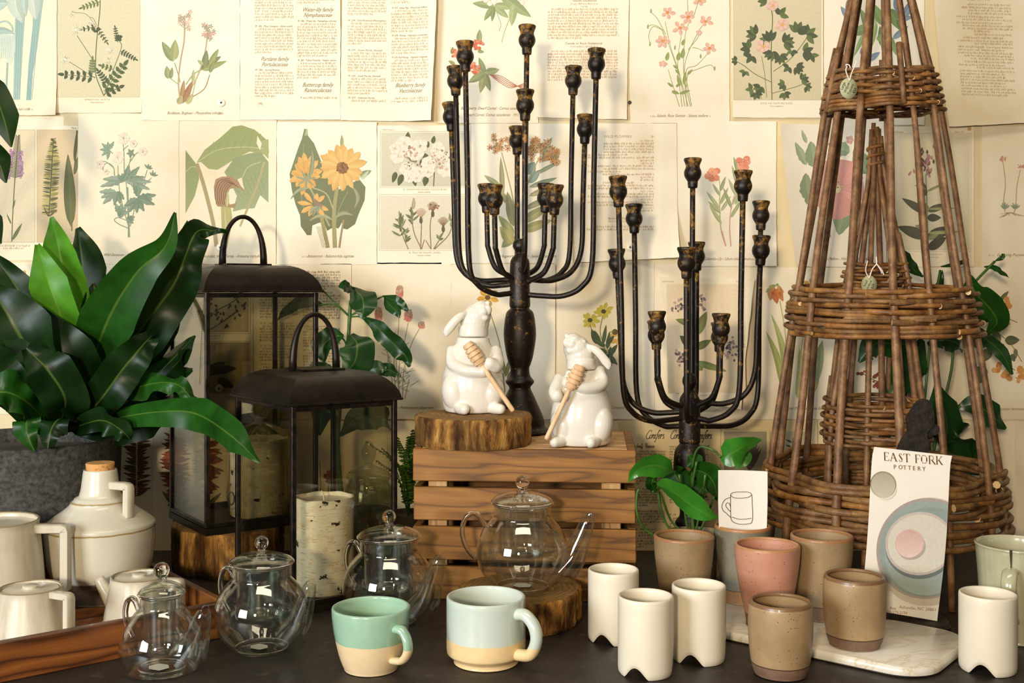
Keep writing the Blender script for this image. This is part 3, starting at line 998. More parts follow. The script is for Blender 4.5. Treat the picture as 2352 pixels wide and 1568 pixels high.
for q in ((1545, 200, 1532, 190, 6), (1552, 200, 1562, 192, 6), (1562, 198, 1555, 172, 8), (1570, 195, 1574, 165, 8), (1542, 210, 1560, 216, 8), (1560, 216, 1585, 208, 7), (1530, 140, 1535, 120, 9), (1556, 140, 1560, 120, 10), (1566, 135, 1570, 110, 10), (1556, 158, 1545, 150, 6), (1560, 170, 1550, 160, 6), (1578, 172, 1590, 160, 6), (1566, 105, 1572, 90, 8)):
    a.leaf(*q, '#93a55e')
for x, y, r, ro in ((1532, 30, 17, .2), (1580, 40, 18, .1), (1620, 50, 16, .5), (1561, 65, 17, .3), (1522, 95, 18, 0), (1629, 112, 17, .4), (1606, 2, 14, 0)):
    a.flower(x, y, r, 5 if r < 18 else 6, 9, '#efb9a6', '#d98a4a', .24, 1, .85, ro, .2); a.dots(x, y, 5, 4, 4, 1.2, ['#c96a3c', '#e0b060'])
a.flower(1522, 147, 12, 5, 7, '#efb9a6', None, .2, .9, .6); a.flower(1605, 76, 8, 5, 6, '#efbcab', None, .2)
for x, y in ((1487, 62), (1494, 26), (1640, 158), (1492, 102), (1549, 110), (1608, 130)): a.leaf(x, y + 5, x + 1, y - 6, 4, '#a3ad70')
a.use('caption').caption(1520, 1612, 269, INK, 'Sabatia, Rose Gentian - Sabatia stellaris'); a.words(1493, 1512, 269, 2.6, INK2); a.words(1622, 1632, 269, 2.6, INK2)
a.dot(1446, 236, 4.6, '#17100c')
bind(a)

a = page((1681, -60, 1889, 271), 'photo plate of a wild rose branch on buff ground, right of centre top', 'paper_white', 0.0035, [('bl', .004, .6)], 9)
a.use('plate').rect(1683, -55, 1885, 230, '#d8ccab', '#cdbf9a'); a.frame(1683, -55, 1885, 231, '#bdaf88')
a.use('illustration')
st, dk = '#5d6a36', '#33492a'
a.stem([(1772, 230), (1770, 150), (1771, 90), (1773, 40), (1767, 10)], 2.2, st); a.stem([(1772, 190), (1735, 172), (1705, 150), (1686, 140)], 1.6, st); a.stem([(1775, 165), (1810, 140), (1840, 105), (1862, 70)], 1.6, st); a.stem([(1772, 215), (1810, 205), (1840, 195), (1855, 180)], 1.4, st); a.stem([(1760, 225), (1755, 170), (1748, 130)], 1.2, st); a.stem([(1748, 228), (1740, 200)], 1.2, st)
def rl(x, y, n, r, w, ang, sp=2.4):
    for i in range(n):
        t = ang + (i - (n - 1) / 2) * sp / max(1, n - 1)
        a.leaf(x, y, x + r * math.cos(t), y + r * math.sin(t), w, a.rnd.choice([dk, '#2f4627', '#47602f', '#56703a']), .85, vein=0)
for q in ((1760, 2, 5, 22, 11, 3.6), (1790, 35, 3, 22, 12, -.9), (1735, 80, 5, 24, 12, 3.5), (1768, 95, 6, 26, 12, -2.2), (1800, 100, 6, 25, 12, -.3), (1772, 120, 6, 22, 11, 1.8), (1830, 75, 5, 26, 13, -1.2), (1852, 82, 4, 26, 13, -.3), (1845, 120, 4, 24, 12, 0), (1862, 128, 3, 18, 10, 1.2), (1720, 112, 4, 22, 12, 3.4), (1725, 130, 3, 20, 11, 2.2), (1690, 140, 4, 12, 8, 3.14), (1710, 165, 3, 14, 8, 2), (1828, 155, 5, 19, 10, .6), (1810, 155, 3, 16, 9, 2.4), (1745, 200, 5, 18, 10, 2.2), (1735, 215, 4, 16, 9, 1.4), (1800, 195, 4, 16, 9, 2.8), (1840, 185, 5, 18, 9, -.4), (1850, 200, 4, 14, 8, .5), (1800, 215, 4, 16, 9, 1.2), (1790, 130, 5, 20, 10, 1), (1818, 118, 3, 14, 8, 1.5), (1726, 205, 3, 16, 9, 3)):
    rl(*q)
for x, y, r in ((1796, 58, 16), (1752, 108, 16), (1774, 14, 14)):
    a.flower(x, y, r, 5, 15, '#efc4b6', '#e0a850', .26, 1, .95, .4, .15)
a.use('caption').text('DOG OR PASTURE ROSE', 1782, 240, 5.6, INK2, 0, 1.2, 'c'); a.text('Rosa virginiana', 1782, 246, 5, INK2, .3, 1, 'c')
bind(a)

a = page((1892, -60, 2122, 287), 'page with blue gentian drawing behind the willow obelisk top', 'paper_white', 0.002, [], 10)
for q in ((2010, 60, 1945, 80, 24, '#8fa766'), (2012, 50, 1990, 130, 16, '#9db574'), (2040, 20, 2075, 75, 26, '#6f8d4c'), (2060, 40, 2080, 85, 16, '#4f7038'), (2008, 60, 1990, 15, 18, '#a7bd7c'), (2030, 60, 2000, 5, 22, '#7fa05a'), (2028, 110, 2020, 60, 18, '#5f8044'), (2000, 80, 1975, 20, 18, '#86a35e'), (2065, 60, 2085, 10, 16, '#6a8a4c'), (2040, 80, 2060, 130, 14, '#8aa562'), (1985, 75, 1960, 130, 10, '#9fb878'), (2012, 90, 2040, 85, 18, '#88a45c')):
    a.leaf(*q)
for q in ((1955, 40, 1945, 0, 20), (1965, 38, 1970, -5, 16), (1950, 45, 1930, 15, 14), (2065, 30, 2055, -10, 20), (2075, 40, 2095, 0, 18), (2060, 45, 2095, 40, 14), (2050, 90, 2085, 60, 14), (2055, 110, 2085, 100, 14), (1960, 75, 1955, 60, 10), (1985, 130, 2000, 110, 14), (1992, 140, 2020, 120, 14), (1975, 125, 1990, 100, 10)):
    a.leaf(*q, '#7f97ad', .8)
a.stem([(2000, 140), (1995, 100), (1985, 50)], 4, '#9a7a5a'); a.stem([(2030, 150), (2020, 80)], 3, '#7d9a58')
bind(a)

a = page(((2136, -60), (2420, -60), (2420, 280), (2165, 296)), 'closely printed text page at the right end of the top row, lower edge curling', 'paper', 0.008, [('bl', .014, .3), ('b', .008, .5)], 11)
a.use('printed_text')
a.text('WILD FLOWERS', 2243, 4, 6.5, INK2, 0, 1.1, 'c'); a.words(2310, 2316, 3, 3, INK2)
y = 14
rnd = a.rnd
while y < 222:
    ind = rnd.choice([0, 0, 14, 28, 40])
    a.words(2190 + ind + (y - 14) * .06, 2318 + (y - 14) * .05 - rnd.choice([0, 0, 20, 50]), y, 2.8, '#9c8a66', .03)
    y += 6.9
bind(a)

# ================================================================== row 2
a = page((-70, 268, 184, 598), 'page with two tall orchid photo plates, left end of the second row', 'paper', 0.0015, [], 12)
a.use('plate')
for (x0, y0, x1, y1, c, c2) in ((-60, 299, 81, 556, '#dcc9a6', '#d3c4a4'), (86, 299, 181, 556, '#cdb186', '#c3a679')):
    a.rect(x0, y0, x1, y1, c, c2); a.frame(x0 - 1, y0 - 1, x1 + 1, y1 + 1, '#a8925f')
a.use('illustration')
a.stem([(44, 310), (36, 400), (30, 500), (28, 555)], 2.2, '#4d5a34'); a.leaf(29, 552, 52, 512, 8, '#5d6a40'); a.leaf(27, 515, 16, 490, 4, '#5d6a40'); a.leaf(30, 480, 36, 458, 4, '#5d6a40')
for i in range(30):
    y = 312 + i * 3.2
    for sgn in (-1, 1):
        ln = 5 + i * .35
        a.stem([(42 - i * .2, y + 3), (42 - i * .2 + sgn * ln, y - 2)], 1.6, '#4f4a34')
        if i > 10: a.dots(40 - i * .2 + sgn * ln, y, 3, 5, 4, 3.0, ['#a8789e', '#b68aa8', '#946a8c'])
a.stem([(124, 318), (118, 420), (113, 497)], 2.4, '#3d4626')
for i in range(46):
    y = 318 + i * 3.8
    for sgn in (-1, 1):
        ln = 6 + min(i, 14) * .9
        x = 124 - i * .22
        a.leaf(x, y + 3, x + sgn * ln, y - 1 + a.rnd.uniform(-2, 4), 3.6, a.rnd.choice(['#3d4420', '#6a6830', '#97904a', '#b8ad60']), vein=0)
a.stem([(166, 495), (166, 530)], 2, '#6f6a38'); a.leaf(164, 520, 157, 354, 26, '#5a6232', .75); a.stem([(178, 300), (172, 400)], 3, '#4a4f28'); a.leaf(172, 400, 180, 360, 8, '#5a6232'); a.leaf(172, 370, 178, 300, 7, '#4a4f28'); a.leaf(112, 497, 102, 475, 3, '#3d4626'); a.leaf(114, 497, 132, 482, 3, '#3d4626')
a.use('caption').words(-10, 70, 566, 3, INK2); a.words(8, 55, 572, 2.6, INK2); a.text('Plate 19', 165, 296, 5.5, INK, 0, 1.1)
a.poly([(147, 264), (180, 266), (180, 290), (147, 288)], '#e0cda0')
bind(a)

a = page((181, 261, 412, 606), 'page with pale blue-green wild geranium drawing above the fern', 'paper', 0.003, [], 13)
gg, gd = '#8fa391', '#7a937f'
for P in ([(296, 545), (296, 500), (292, 430), (290, 410)], [(297, 520), (285, 480), (275, 430), (272, 380)], [(287, 410), (286, 350), (284, 330)], [(290, 405), (300, 370), (304, 350)], [(300, 372), (312, 355), (320, 350)], [(265, 405), (262, 385), (250, 375), (240, 380), (238, 392)], [(262, 385), (245, 372), (235, 372)], [(318, 455), (330, 420), (340, 390)], [(305, 480), (330, 430), (350, 408)], [(300, 520), (308, 490), (310, 470)], [(298, 525), (275, 515), (264, 505), (275, 500), (300, 510)], [(284, 345), (296, 334)], [(252, 345), (265, 357)]):
    a.stem(P, 2.2, gd, 1.6)
a.stem([(298, 545), (294, 430)], 4, gd)
for x, y, n, r, w, a0, a1 in ((291, 415, 3, 42, 14, -1.7, .1), (290, 415, 2, 60, 15, -.1, .5), (288, 412, 2, 60, 15, 2.7, 3.3), (268, 440, 3, 44, 14, 2.2, 3.3), (270, 440, 3, 30, 12, .6, 2), (317, 455, 3, 42, 15, -.3, .5), (315, 455, 4, 34, 14, .8, 2.8), (318, 452, 2, 38, 12, -2, -1.4), (275, 490, 4, 25, 12, -2.2, .2), (292, 502, 3, 20, 10, -.4, .8), (252, 344, 6, 22, 8, 1.4, 5.6), (302, 352, 5, 12, 6, 0, 6), (284, 418, 3, 22, 10, -2.4, -.9), (278, 500, 3, 18, 9, -2, -1)):
    a.palm(x, y, n, r, w, a.rnd.choice([gg, gd, '#86a08c']), a0, a1)
for x, y, r in ((285, 318, 14), (272, 362, 14), (330, 348, 10), (232, 378, 10), (245, 395, 7), (308, 330, 9)):
    for i in range(5):
        t = i * 1.256
        a.dot(x + r * .55 * math.cos(t), y + r * .55 * math.sin(t), r * .5, a.rnd.choice(['#ecdccb', '#ead6c6', '#efe0d0']))
        a.stem([(x, y), (x + r * math.cos(t), y + r * math.sin(t))], .7, '#d3b6a4')
    a.dots(x, y, 4, 3, 3, 1, ['#7a8a6a'])
for x, y in ((342, 388), (352, 404)): a.palm(x, y, 4, 13, 4, gd, -2.6, .2)
a.use('caption').caption(250, 345, 588, INK, 'Wild Geranium - Geranium maculatum'); a.words(360, 368, 588, 2.6, INK2)
bind(a)

a = page(((410, 268), (636, 276), (634, 608), (409, 605)), 'page with striped jack-in-the-pulpit drawing and huge green leaves', 'paper', 0.002, [], 14)
lg = '#8f9a66'
a.poly([(427, 345), (440, 362), (452, 378), (458, 410), (448, 450), (436, 472), (427, 490)], '#8b9866', '#98a472')
a.poly([(452, 374), (470, 345), (505, 318), (535, 291), (556, 288), (585, 298), (600, 310), (617, 325), (618, 352), (600, 355), (575, 348), (545, 362), (520, 378), (500, 390), (480, 388), (462, 372)], '#8e9a60', '#9ca771')
a.poly([(617, 320), (598, 324), (590, 318), (596, 345), (617, 365)], '#9fa871')
a.poly([(516, 395), (540, 362), (575, 352), (600, 350), (617, 372), (617, 465), (598, 448), (585, 478), (560, 480), (535, 486), (545, 450), (530, 420)], '#8c9a70', '#99a57c')
a.stem([(455, 372), (500, 345), (560, 338), (606, 342)], 2.2, '#b9bf8c'); a.stem([(600, 372), (570, 385), (552, 420)], 2.4, '#b5bb8e'); a.stem([(428, 395), (440, 384), (452, 384)], 2, '#b9bf8c')
for k in range(7): a.stem([(480 + k * 18, 352 - k * 2), (492 + k * 18, 325 - k * 3)], .8, '#7d8a54'); a.stem([(540 + k * 9, 430 - k * 6), (560 + k * 8, 455 - k * 3)], .8, '#7d8c62')
a.poly([(592, 312), (602, 330), (598, 345), (590, 330)], '#f0e6ca')
a.stem([(453, 376), (470, 430), (490, 510), (498, 566)], 8, '#a79a70', 9); a.stem([(608, 372), (590, 430), (560, 500), (552, 520)], 6, '#b0a57a', 4)
a.poly([(508, 470), (530, 470), (534, 500), (530, 530), (522, 570), (514, 570), (510, 530)], '#b5b074', '#a8a468')
a.poly([(492, 430), (496, 412), (510, 406), (530, 405), (548, 416), (564, 440), (546, 430), (528, 434), (522, 452), (528, 470), (545, 466), (540, 478), (526, 476), (500, 474), (494, 455)], '#a98566', '#a3835f')
for k in range(6): a.stem([(498 + k * 4.5, 470), (495 + k * 5, 440), (504 + k * 6, 416 + k * 1.5), (528 + k * 4, 410 + k * 4)], 1.5, '#6e4638')
a.leaf(522, 475, 524, 438, 8, '#c2c48c'); a.leaf(520, 570, 516, 470, 9, '#c4bd84')
a.poly([(546, 412), (556, 408), (562, 436), (554, 428)], '#ecdfc4')
a.use('caption').caption(466, 580, 591, INK, 'Jack-in-the-pulpit, Indian Turnip - Arisaema triphyllum'); a.words(588, 594, 591, 2.6, INK2); a.words(446, 458, 591, 2.6, INK2)
bind(a)

a = page((637, 281, 866, 607), 'page with yellow balsamroot sunflowers and broad dark leaves', 'paper_white', 0.0035, [('bl', .003, .6)], 15)
ol = '#6c7350'
a.poly([(700, 296), (706, 298), (708, 312), (722, 330), (738, 370), (745, 400), (770, 430), (790, 470), (770, 520), (752, 530), (745, 510), (732, 512), (718, 518), (716, 540), (706, 540), (692, 520), (690, 495), (680, 470), (672, 440), (666, 400), (676, 370), (686, 340), (694, 320)], '#75805a', '#656b4a')
a.poly([(770, 440), (800, 425), (826, 412), (840, 430), (838, 460), (825, 490), (816, 515), (798, 527), (786, 524), (790, 505), (778, 525), (765, 520), (760, 480)], '#6d7551', '#666d4b')
a.poly([(700, 312), (704, 296), (708, 298), (706, 312)], '#a9ae86'); a.leaf(786, 340, 786, 310, 8, '#a7a976')
a.leaf(825, 405, 854, 392, 14, '#8d9a72'); a.leaf(830, 412, 848, 392, 9, '#c4cfae')
a.stem([(700, 330), (690, 420), (700, 490)], 1.6, '#8f946c'); a.stem([(800, 440), (780, 480), (770, 520)], 1.6, '#8f946c'); a.stem([(735, 480), (748, 540), (754, 569)], 8, '#9c9560', 9); a.stem([(775, 430), (768, 490), (770, 569)], 8, '#a09a68', 10); a.stem([(790, 505), (784, 540), (780, 569)], 4, '#a08a60', 5); a.stem([(712, 430), (728, 460), (758, 520)], 4, '#a3a47c'); a.stem([(715, 430), (750, 445), (766, 480)], 3, '#aaa984')
for k in range(6): a.stem([(728 + k * 3, 520), (742 + k * 3, 569)], .7, '#7d7648')
a.leaf(765, 505, 710, 508, 9, '#a7a982', bend=.2); a.leaf(770, 500, 812, 495, 10, '#9ea27a', bend=-.2); a.leaf(812, 430, 814, 480, 9, '#9aa07a', bend=-.2)
a.flower(787, 384, 54, 15, 19, '#e8b566', None, .3, 1, 1, .2, .1, .9); a.flower(787, 384, 50, 11, 15, '#eec074', None, .3, 1, 1, .45, .12, .9)
a.dot(787, 386, 14, '#8a5a34'); a.dots(787, 386, 60, 14, 13, 1.6, ['#5e3a22', '#a8713c', '#6e4626'])
a.flower(703, 400, 42, 13, 15, '#e8b566', None, .2, .85, 1.05, .3, .15, .88); a.flower(704, 404, 36, 9, 13, '#e0aa58', None, .2, .85, 1, .6, .15, .9)
for k in range(7): a.leaf(704, 412, 704 + 26 * math.cos(k * .9 + 2.5), 412 + 24 * math.sin(k * .9 + 2.5), 5, '#9aa080')
a.leaf(712, 410, 718, 342, 10, '#94997a', bend=.05)
a.flower(722, 470, 34, 8, 11, '#e9b566', None, .2, 1, .9, 2.6, .2, .88); a.poly([(722, 455), (742, 470), (740, 480), (722, 478)], '#8a7560')
for k in range(5): a.leaf(732, 474, 732 + 22 * math.cos(k * .6 + 1), 474 + 24 * math.sin(k * .6 + .4), 5, '#9aa080')
a.leaf(712, 432, 668, 458, 8, '#9ea480', bend=.15); a.leaf(730, 476, 712, 498, 6, '#9ea480', bend=.2)
a.use('caption').caption(720, 800, 591, INK, 'Balsamroot - Balsamorhiza sagittata'); a.words(694, 714, 591, 2.6, INK2); a.words(808, 818, 591, 2.6, INK2)
bind(a)

a = page((867, 289, 1081, 606), 'page with two grey laurel photo plates, left of the tall candelabra', 'paper_white', 0.0025, [('br', .003, .7)], 16)
a.use('plate')
a.rect(876, 305, 1077, 428, '#cfccb8', '#c6c0aa'); a.frame(873, 302, 1080, 431, '#b9ae90'); a.rect(874, 449, 1076, 573, '#e0d9c4', '#d9cfb6'); a.frame(871, 446, 1079, 576, '#b9ae90')
a.use('illustration')
for q in ((936, 325, 938, 303, 12), (965, 355, 975, 322, 12), (994, 330, 998, 312, 10), (1000, 340, 1010, 328, 10), (910, 395, 902, 420, 12), (925, 400, 915, 427, 14), (950, 405, 955, 428, 12), (980, 405, 975, 428, 14), (1030, 400, 1050, 405, 12), (985, 370, 970, 350, 14), (978, 340, 985, 325, 12), (965, 380, 985, 360, 16), (940, 360, 958, 372, 14)):
    a.leaf(*q, '#4a5430', .75)
a.stem([(998, 395), (996, 428)], 2.4, '#6a5238')
for x, y, r in ((930, 330, 22), (915, 360, 20), (955, 355, 19), (935, 388, 20), (965, 395, 17), (985, 375, 20), (1005, 345, 20), (1025, 390, 20), (940, 410, 14), (965, 335, 18), (1040, 360, 16), (958, 408, 14), (985, 395, 14), (1020, 360, 14), (908, 342, 14)):
    a.flower(x, y, r, 6, r * .9, '#efe8d8', None, .2, 1, .9, x, .15, .96); a.dots(x, y, 5, r * .4, r * .3, 1.3, ['#d9b0a0', '#c9a894'])
a.dots(940, 350, 26, 20, 14, 2.4, ['#d3a79a', '#c79a88', '#7d7a50', '#a88878']); a.dots(1012, 365, 30, 22, 22, 2.2, ['#d3a79a', '#c79a88', '#7d7a50']); a.dots(950, 378, 18, 22, 10, 2, ['#6e6c44', '#c79a88'])
for P in ([(938, 572), (925, 540), (918, 500)], [(968, 572), (950, 530), (946, 480), (950, 455)], [(966, 572), (968, 520), (967, 505)], [(990, 572), (988, 520), (992, 490)], [(996, 572), (1015, 540), (1020, 520)], [(998, 572), (1030, 540), (1040, 510)], [(968, 572), (975, 550)], [(990, 572), (978, 552)]):
    a.stem(P, 1.8, '#8a7350', 1.2)
for x, y, n, sp in ((920, 520, 16, 22), (948, 500, 12, 18), (932, 545, 10, 14), (1035, 515, 6, 14), (1010, 545, 4, 12)):
    for k in range(n):
        t = a.rnd.uniform(-2.8, -.3); q = sp * a.rnd.uniform(.7, 1.2); yy = y + a.rnd.uniform(-sp, sp)
        a.leaf(x, yy, x + q * math.cos(t), yy + q * math.sin(t), 4, a.rnd.choice(['#59643c', '#6f7a4c', '#8b9264']), vein=0)
a.leaf(949, 480, 951, 455, 7, '#b9b08c')
for x, y in ((967, 500), (994, 485), (1018, 520)):
    for k in range(11): a.stem([(x, y), (x + 15 * math.cos(-2.6 + k * .2), y - 4 + 18 * math.sin(-2.6 + k * .2))], .8, '#c9a488' if x < 980 else '#8a5f44')
    a.leaf(x, y + 14, x, y - 4, 7, '#4f4a34')
a.dots(996, 475, 9, 12, 8, 2, ['#7d4a34', '#a06a4c'])
a.use('caption').text('A.  MOUNTAIN LAUREL; CALICO-BUSH', 976, 437, 5.2, INK2, 0, 1.1, 'c'); a.text('Kalmia latifolia', 974, 443, 5, INK2, .3, 1, 'c'); a.text('B.  PALE OR SWAMP LAUREL', 976, 582, 5.2, INK2, 0, 1.1, 'c'); a.text('Kalmia polifolia', 974, 588, 5, INK2, .3, 1, 'c'); a.text('Wild Flowers', 878, 300, 5, INK2, 0, 1)
bind(a)

a = page((1082, 284, 1316, 604), 'page with orange groundsel drawing seen between the tall candelabra arms', 'paper_white', 0.0015, [], 17)
for q in ((1150, 430, 1112, 402, 13, '#a9a87a'), (1155, 450, 1150, 360, 12, '#a5a47a'), (1170, 470, 1140, 430, 14, '#aca878'), (1180, 540, 1145, 495, 20, '#a3a56c'), (1178, 545, 1152, 568, 20, '#92a066'), (1200, 530, 1268, 505, 22, '#b0ad72'), (1200, 510, 1262, 470, 22, '#a8a87a'), (1215, 430, 1280, 408, 12, '#8c9a80'), (1215, 450, 1278, 425, 13, '#b0ab80'), (1210, 400, 1228, 372, 26, '#7d9690'), (1215, 420, 1240, 390, 18, '#86a096'), (1240, 360, 1278, 368, 9, '#a3ad80'), (1230, 400, 1290, 368, 9, '#98a684'), (1180, 520, 1165, 440, 22, '#9c9a6c'), (1205, 480, 1270, 450, 14, '#9aa07c'), (1245, 365, 1268, 315, 9, '#98a67c'), (1180, 560, 1148, 520, 26, '#b3ab6c')):
    a.leaf(*q)
for P in ([(1205, 570), (1205, 450), (1230, 380), (1248, 345)], [(1185, 560), (1180, 470), (1165, 400), (1152, 350)]): a.stem(P, 3, '#a8a070', 2)
for cx, cy, rx, ry, n in ((1150, 330, 26, 18, 16), (1240, 345, 30, 26, 30), (1262, 360, 18, 16, 12), (1225, 335, 16, 16, 10)):
    for i in range(n):
        x, y = cx + a.rnd.uniform(-rx, rx), cy + a.rnd.uniform(-ry, ry)
        a.flower(x, y, 8, 7, 2.6, a.rnd.choice(['#e0a468', '#d4935c', '#e6b884']), '#9a6a44', .3)
    a.dots(cx, cy, 10, rx, ry, 3, ['#8d7a54', '#a08a5c'])
a.use('caption').caption(1135, 1270, 591, INK, 'Golden Ragwort, Groundsel - Senecio triangularis')
bind(a)

a = page(((1310, 284), (1553, 284), (1556, 592), (1320, 603)), 'WILD FLOWERS text page with curled lower corner between the candelabras', 'paper_white', 0.005, [('br', .03, .55), ('b', .004, .5)], 18)
a.use('printed_text')
a.text('WILD FLOWERS', 1418, 317, 8.5, INK2, 0, 1.05, 'c'); a.text('181', 1497, 317, 7, INK2, 0, 1.0, 'c')
y = 326; i = 0
while y < 492:
    x0 = 1386 if y < 352 else 1350 + a.rnd.choice([0, 0, 20, 34])
    if a.rnd.random() < .3: a.words(1470, 1502, y, 2.8, '#b89a70')
    else: a.words(x0, 1502, y, 2.9, '#a98a60', 0, a.rnd.random() < .25)
    y += 6.4
a.text("Bird's-foot Violet", 1420, 504, 6.5, INK, 0, 1.05, 'c'); a.caption(1396, 1440, 510, INK2, h=2.6); a.para(1348, 516, 1502, 530, 6.6, '#a98a60')
bind(a)

a = page((1554, 279, 1782, 611), 'page with orange Columbia lily drawing behind the shorter candelabra', 'paper_white', 0.003, [('br', .004, .6)], 19)
a.stem([(1666, 565), (1655, 525), (1652, 470), (1653, 430)], 3, '#b0b484', 2.2); a.stem([(1678, 566), (1675, 520), (1680, 470), (1700, 410)], 3, '#cfa890', 2.2); a.stem([(1666, 565), (1657, 530)], 3, '#cf9a84'); a.stem([(1653, 430), (1650, 410), (1642, 400)], 2, '#b0b484'); a.stem([(1700, 410), (1706, 370), (1710, 360)], 2, '#b0b484')
for q in ((1652, 480, 1622, 440, 9), (1655, 490, 1625, 462, 9), (1657, 515, 1628, 470, 9), (1653, 470, 1672, 430, 8), (1655, 485, 1678, 450, 8), (1653, 450, 1636, 422, 7), (1653, 440, 1666, 405, 8), (1680, 480, 1660, 430, 8), (1682, 470, 1704, 430, 8), (1684, 490, 1700, 462, 8), (1690, 450, 1672, 410, 8), (1695, 430, 1680, 380, 9), (1688, 470, 1705, 440, 8), (1695, 400, 1684, 360, 8), (1678, 500, 1694, 470, 8)):
    a.leaf(*q, a.rnd.choice(['#a9b284', '#98a678', '#b3ba8e']))
for x, y in ((1636, 402), (1708, 374)):
    for k in range(9): a.dot(x + a.rnd.uniform(-12, 12), y + a.rnd.uniform(-12, 12), 8, a.rnd.choice(['#e58f70', '#dd8262', '#ec9f80']), 1, .9)
    a.dots(x, y, 10, 12, 10, 1.5, ['#b85a3c', '#f0b498'])
a.use('caption').caption(1636, 1702, 597, INK, 'Columbia Lily - Lilium columbianum'); a.words(1608, 1622, 597, 2.6, INK2); a.words(1724, 1734, 597, 2.6, INK2)
bind(a)

a = page(((1785, 286), (2034, 286), (2034, 614), (1822, 612)), 'page with large pink mallow drawing behind the willow obelisk', 'paper_white', 0.004, [('l', .012, .6), ('bl', .012, .5)], 20)
for q in ((1850, 380, 1822, 328, 20, '#a3b592'), (1868, 385, 1860, 325, 36, '#96aa86'), (1852, 460, 1848, 398, 34, '#8fa07c'), (1850, 470, 1868, 420, 22, '#8b9f78'), (1950, 350, 1900, 330, 34, '#9ab08c'), (1990, 400, 1960, 340, 40, '#8fa884'), (1940, 470, 1925, 540, 44, '#93a983'), (1985, 470, 1990, 540, 40, '#9db08e'), (1850, 330, 1838, 300, 10, '#a9ba98')):
    a.leaf(*q, wav=.12)
for i in range(5):
    t = i * 1.2566 + .3
    a.leaf(1921 + 6 * math.cos(t), 432 + 6 * math.sin(t), 1921 + 74 * math.cos(t) * .85, 432 + 74 * math.sin(t), 84, a.rnd.choice(['#e7a79c', '#eab0a6', '#e39f95']), .93, vein=.9, pw=1.25)
for i in range(24):
    t = i * .262
    a.stem([(1921 + 10 * math.cos(t), 432 + 10 * math.sin(t)), (1921 + 44 * math.cos(t), 432 + 50 * math.sin(t))], .8, '#d0887f')
a.dot(1921, 434, 10, '#dcd0a0'); a.dots(1923, 425, 8, 10, 12, 2, ['#8a4a3c', '#c9b070'])
a.stem([(1905, 545), (1895, 500)], 5, '#9db08c', 3); a.flower(1950, 322, 10, 5, 8, '#e8b0a6', None)
a.use('caption').caption(1880, 1990, 597, INK, 'Swamp Mallow - Hibiscus moscheutos')
bind(a)

a = page((2036, 291, 2236, 612), 'photo plate of a dark-leaved pink phlox right of the willow obelisk', 'paper', 0.0025, [], 21)
a.use('plate').rect(2040, 308, 2226, 575, '#ddd2b2', '#d2c8a8'); a.frame(2038, 306, 2229, 578, '#b5a47c')
a.use('illustration')
a.stem([(2130, 573), (2128, 480), (2125, 400)], 3.4, '#7a8450', 2.4)
for q in ((2128, 545, 2060, 520, 26, '#3a3e28'), (2128, 545, 2190, 522, 26, '#33382a'), (2130, 572, 2172, 545, 22, '#2a2e20'), (2128, 550, 2160, 530, 14, '#8a9060'), (2127, 490, 2070, 455, 18, '#3c4430'), (2128, 485, 2178, 468, 16, '#4a5236'), (2127, 490, 2118, 462, 18, '#7f8a58'), (2128, 500, 2160, 500, 18, '#33382a'), (2126, 450, 2105, 405, 18, '#434a30'), (2127, 440, 2170, 420, 6, '#8f9660'), (2126, 435, 2098, 425, 6, '#8f9660'), (2128, 525, 2100, 518, 12, '#8a9060'), (2128, 535, 2210, 532, 8, '#a3a674'), (2128, 480, 2195, 478, 6, '#9ba070')):
    a.leaf(*q)
for i in range(46):
    x, y = 2120 + a.rnd.gauss(0, 14), 375 + a.rnd.gauss(0, 15)
    a.leaf(x, y + 4, x + a.rnd.uniform(-8, 8), y - 7, 5, a.rnd.choice(['#5f4038', '#8a5a58', '#4a3a2c', '#c08a90', '#b57a80']), vein=0)
a.use('caption').text('HAIRY PHLOX', 2140, 586, 5.6, INK2, 0, 1.2, 'c'); a.text('Phlox amoena', 2140, 592, 5, INK2, .3, 1, 'c'); a.text('Wild Flowers', 2046, 305, 5, INK2); a.text('Plate 197', 2212, 305, 5.2, INK, 0, 1.1, 'r')
a.dot(2046, 294, 5, '#cdaa68', 1, 1); a.dot(2225, 296, 5, '#cdaa68')
bind(a)

a = page((2254, 290, 2430, 616), 'page with two spindly pink everlasting stems and roots, right end of second row', 'paper', 0.002, [], 22)
a.stem([(2302, 370), (2308, 420), (2304, 460), (2307, 486)], 1.8, '#a3a585', 2.4); a.stem([(2342, 390), (2334, 430), (2332, 470), (2328, 488)], 1.8, '#a3a585', 2.4)
for x, y in ((2302, 366), (2344, 382)):
    a.dots(x, y, 14, 9, 5, 2.4, ['#cf8f7a', '#dba58e', '#b9705c'])
for k in range(16): a.stem([(2318, 488), (2318 + a.rnd.uniform(-32, 34), 488 + a.rnd.uniform(0, 12))], .8, '#a58a64')
for x in (2306, 2330): a.palm(x, 480, 5, 16, 4, '#93a088', -2.6, -.4, 0)
a.use('caption').caption(2290, 2352, 588, INK, 'Everlasting, Pussytoes'); a.words(2270, 2284, 588, 2.6, INK2)
bind(a)
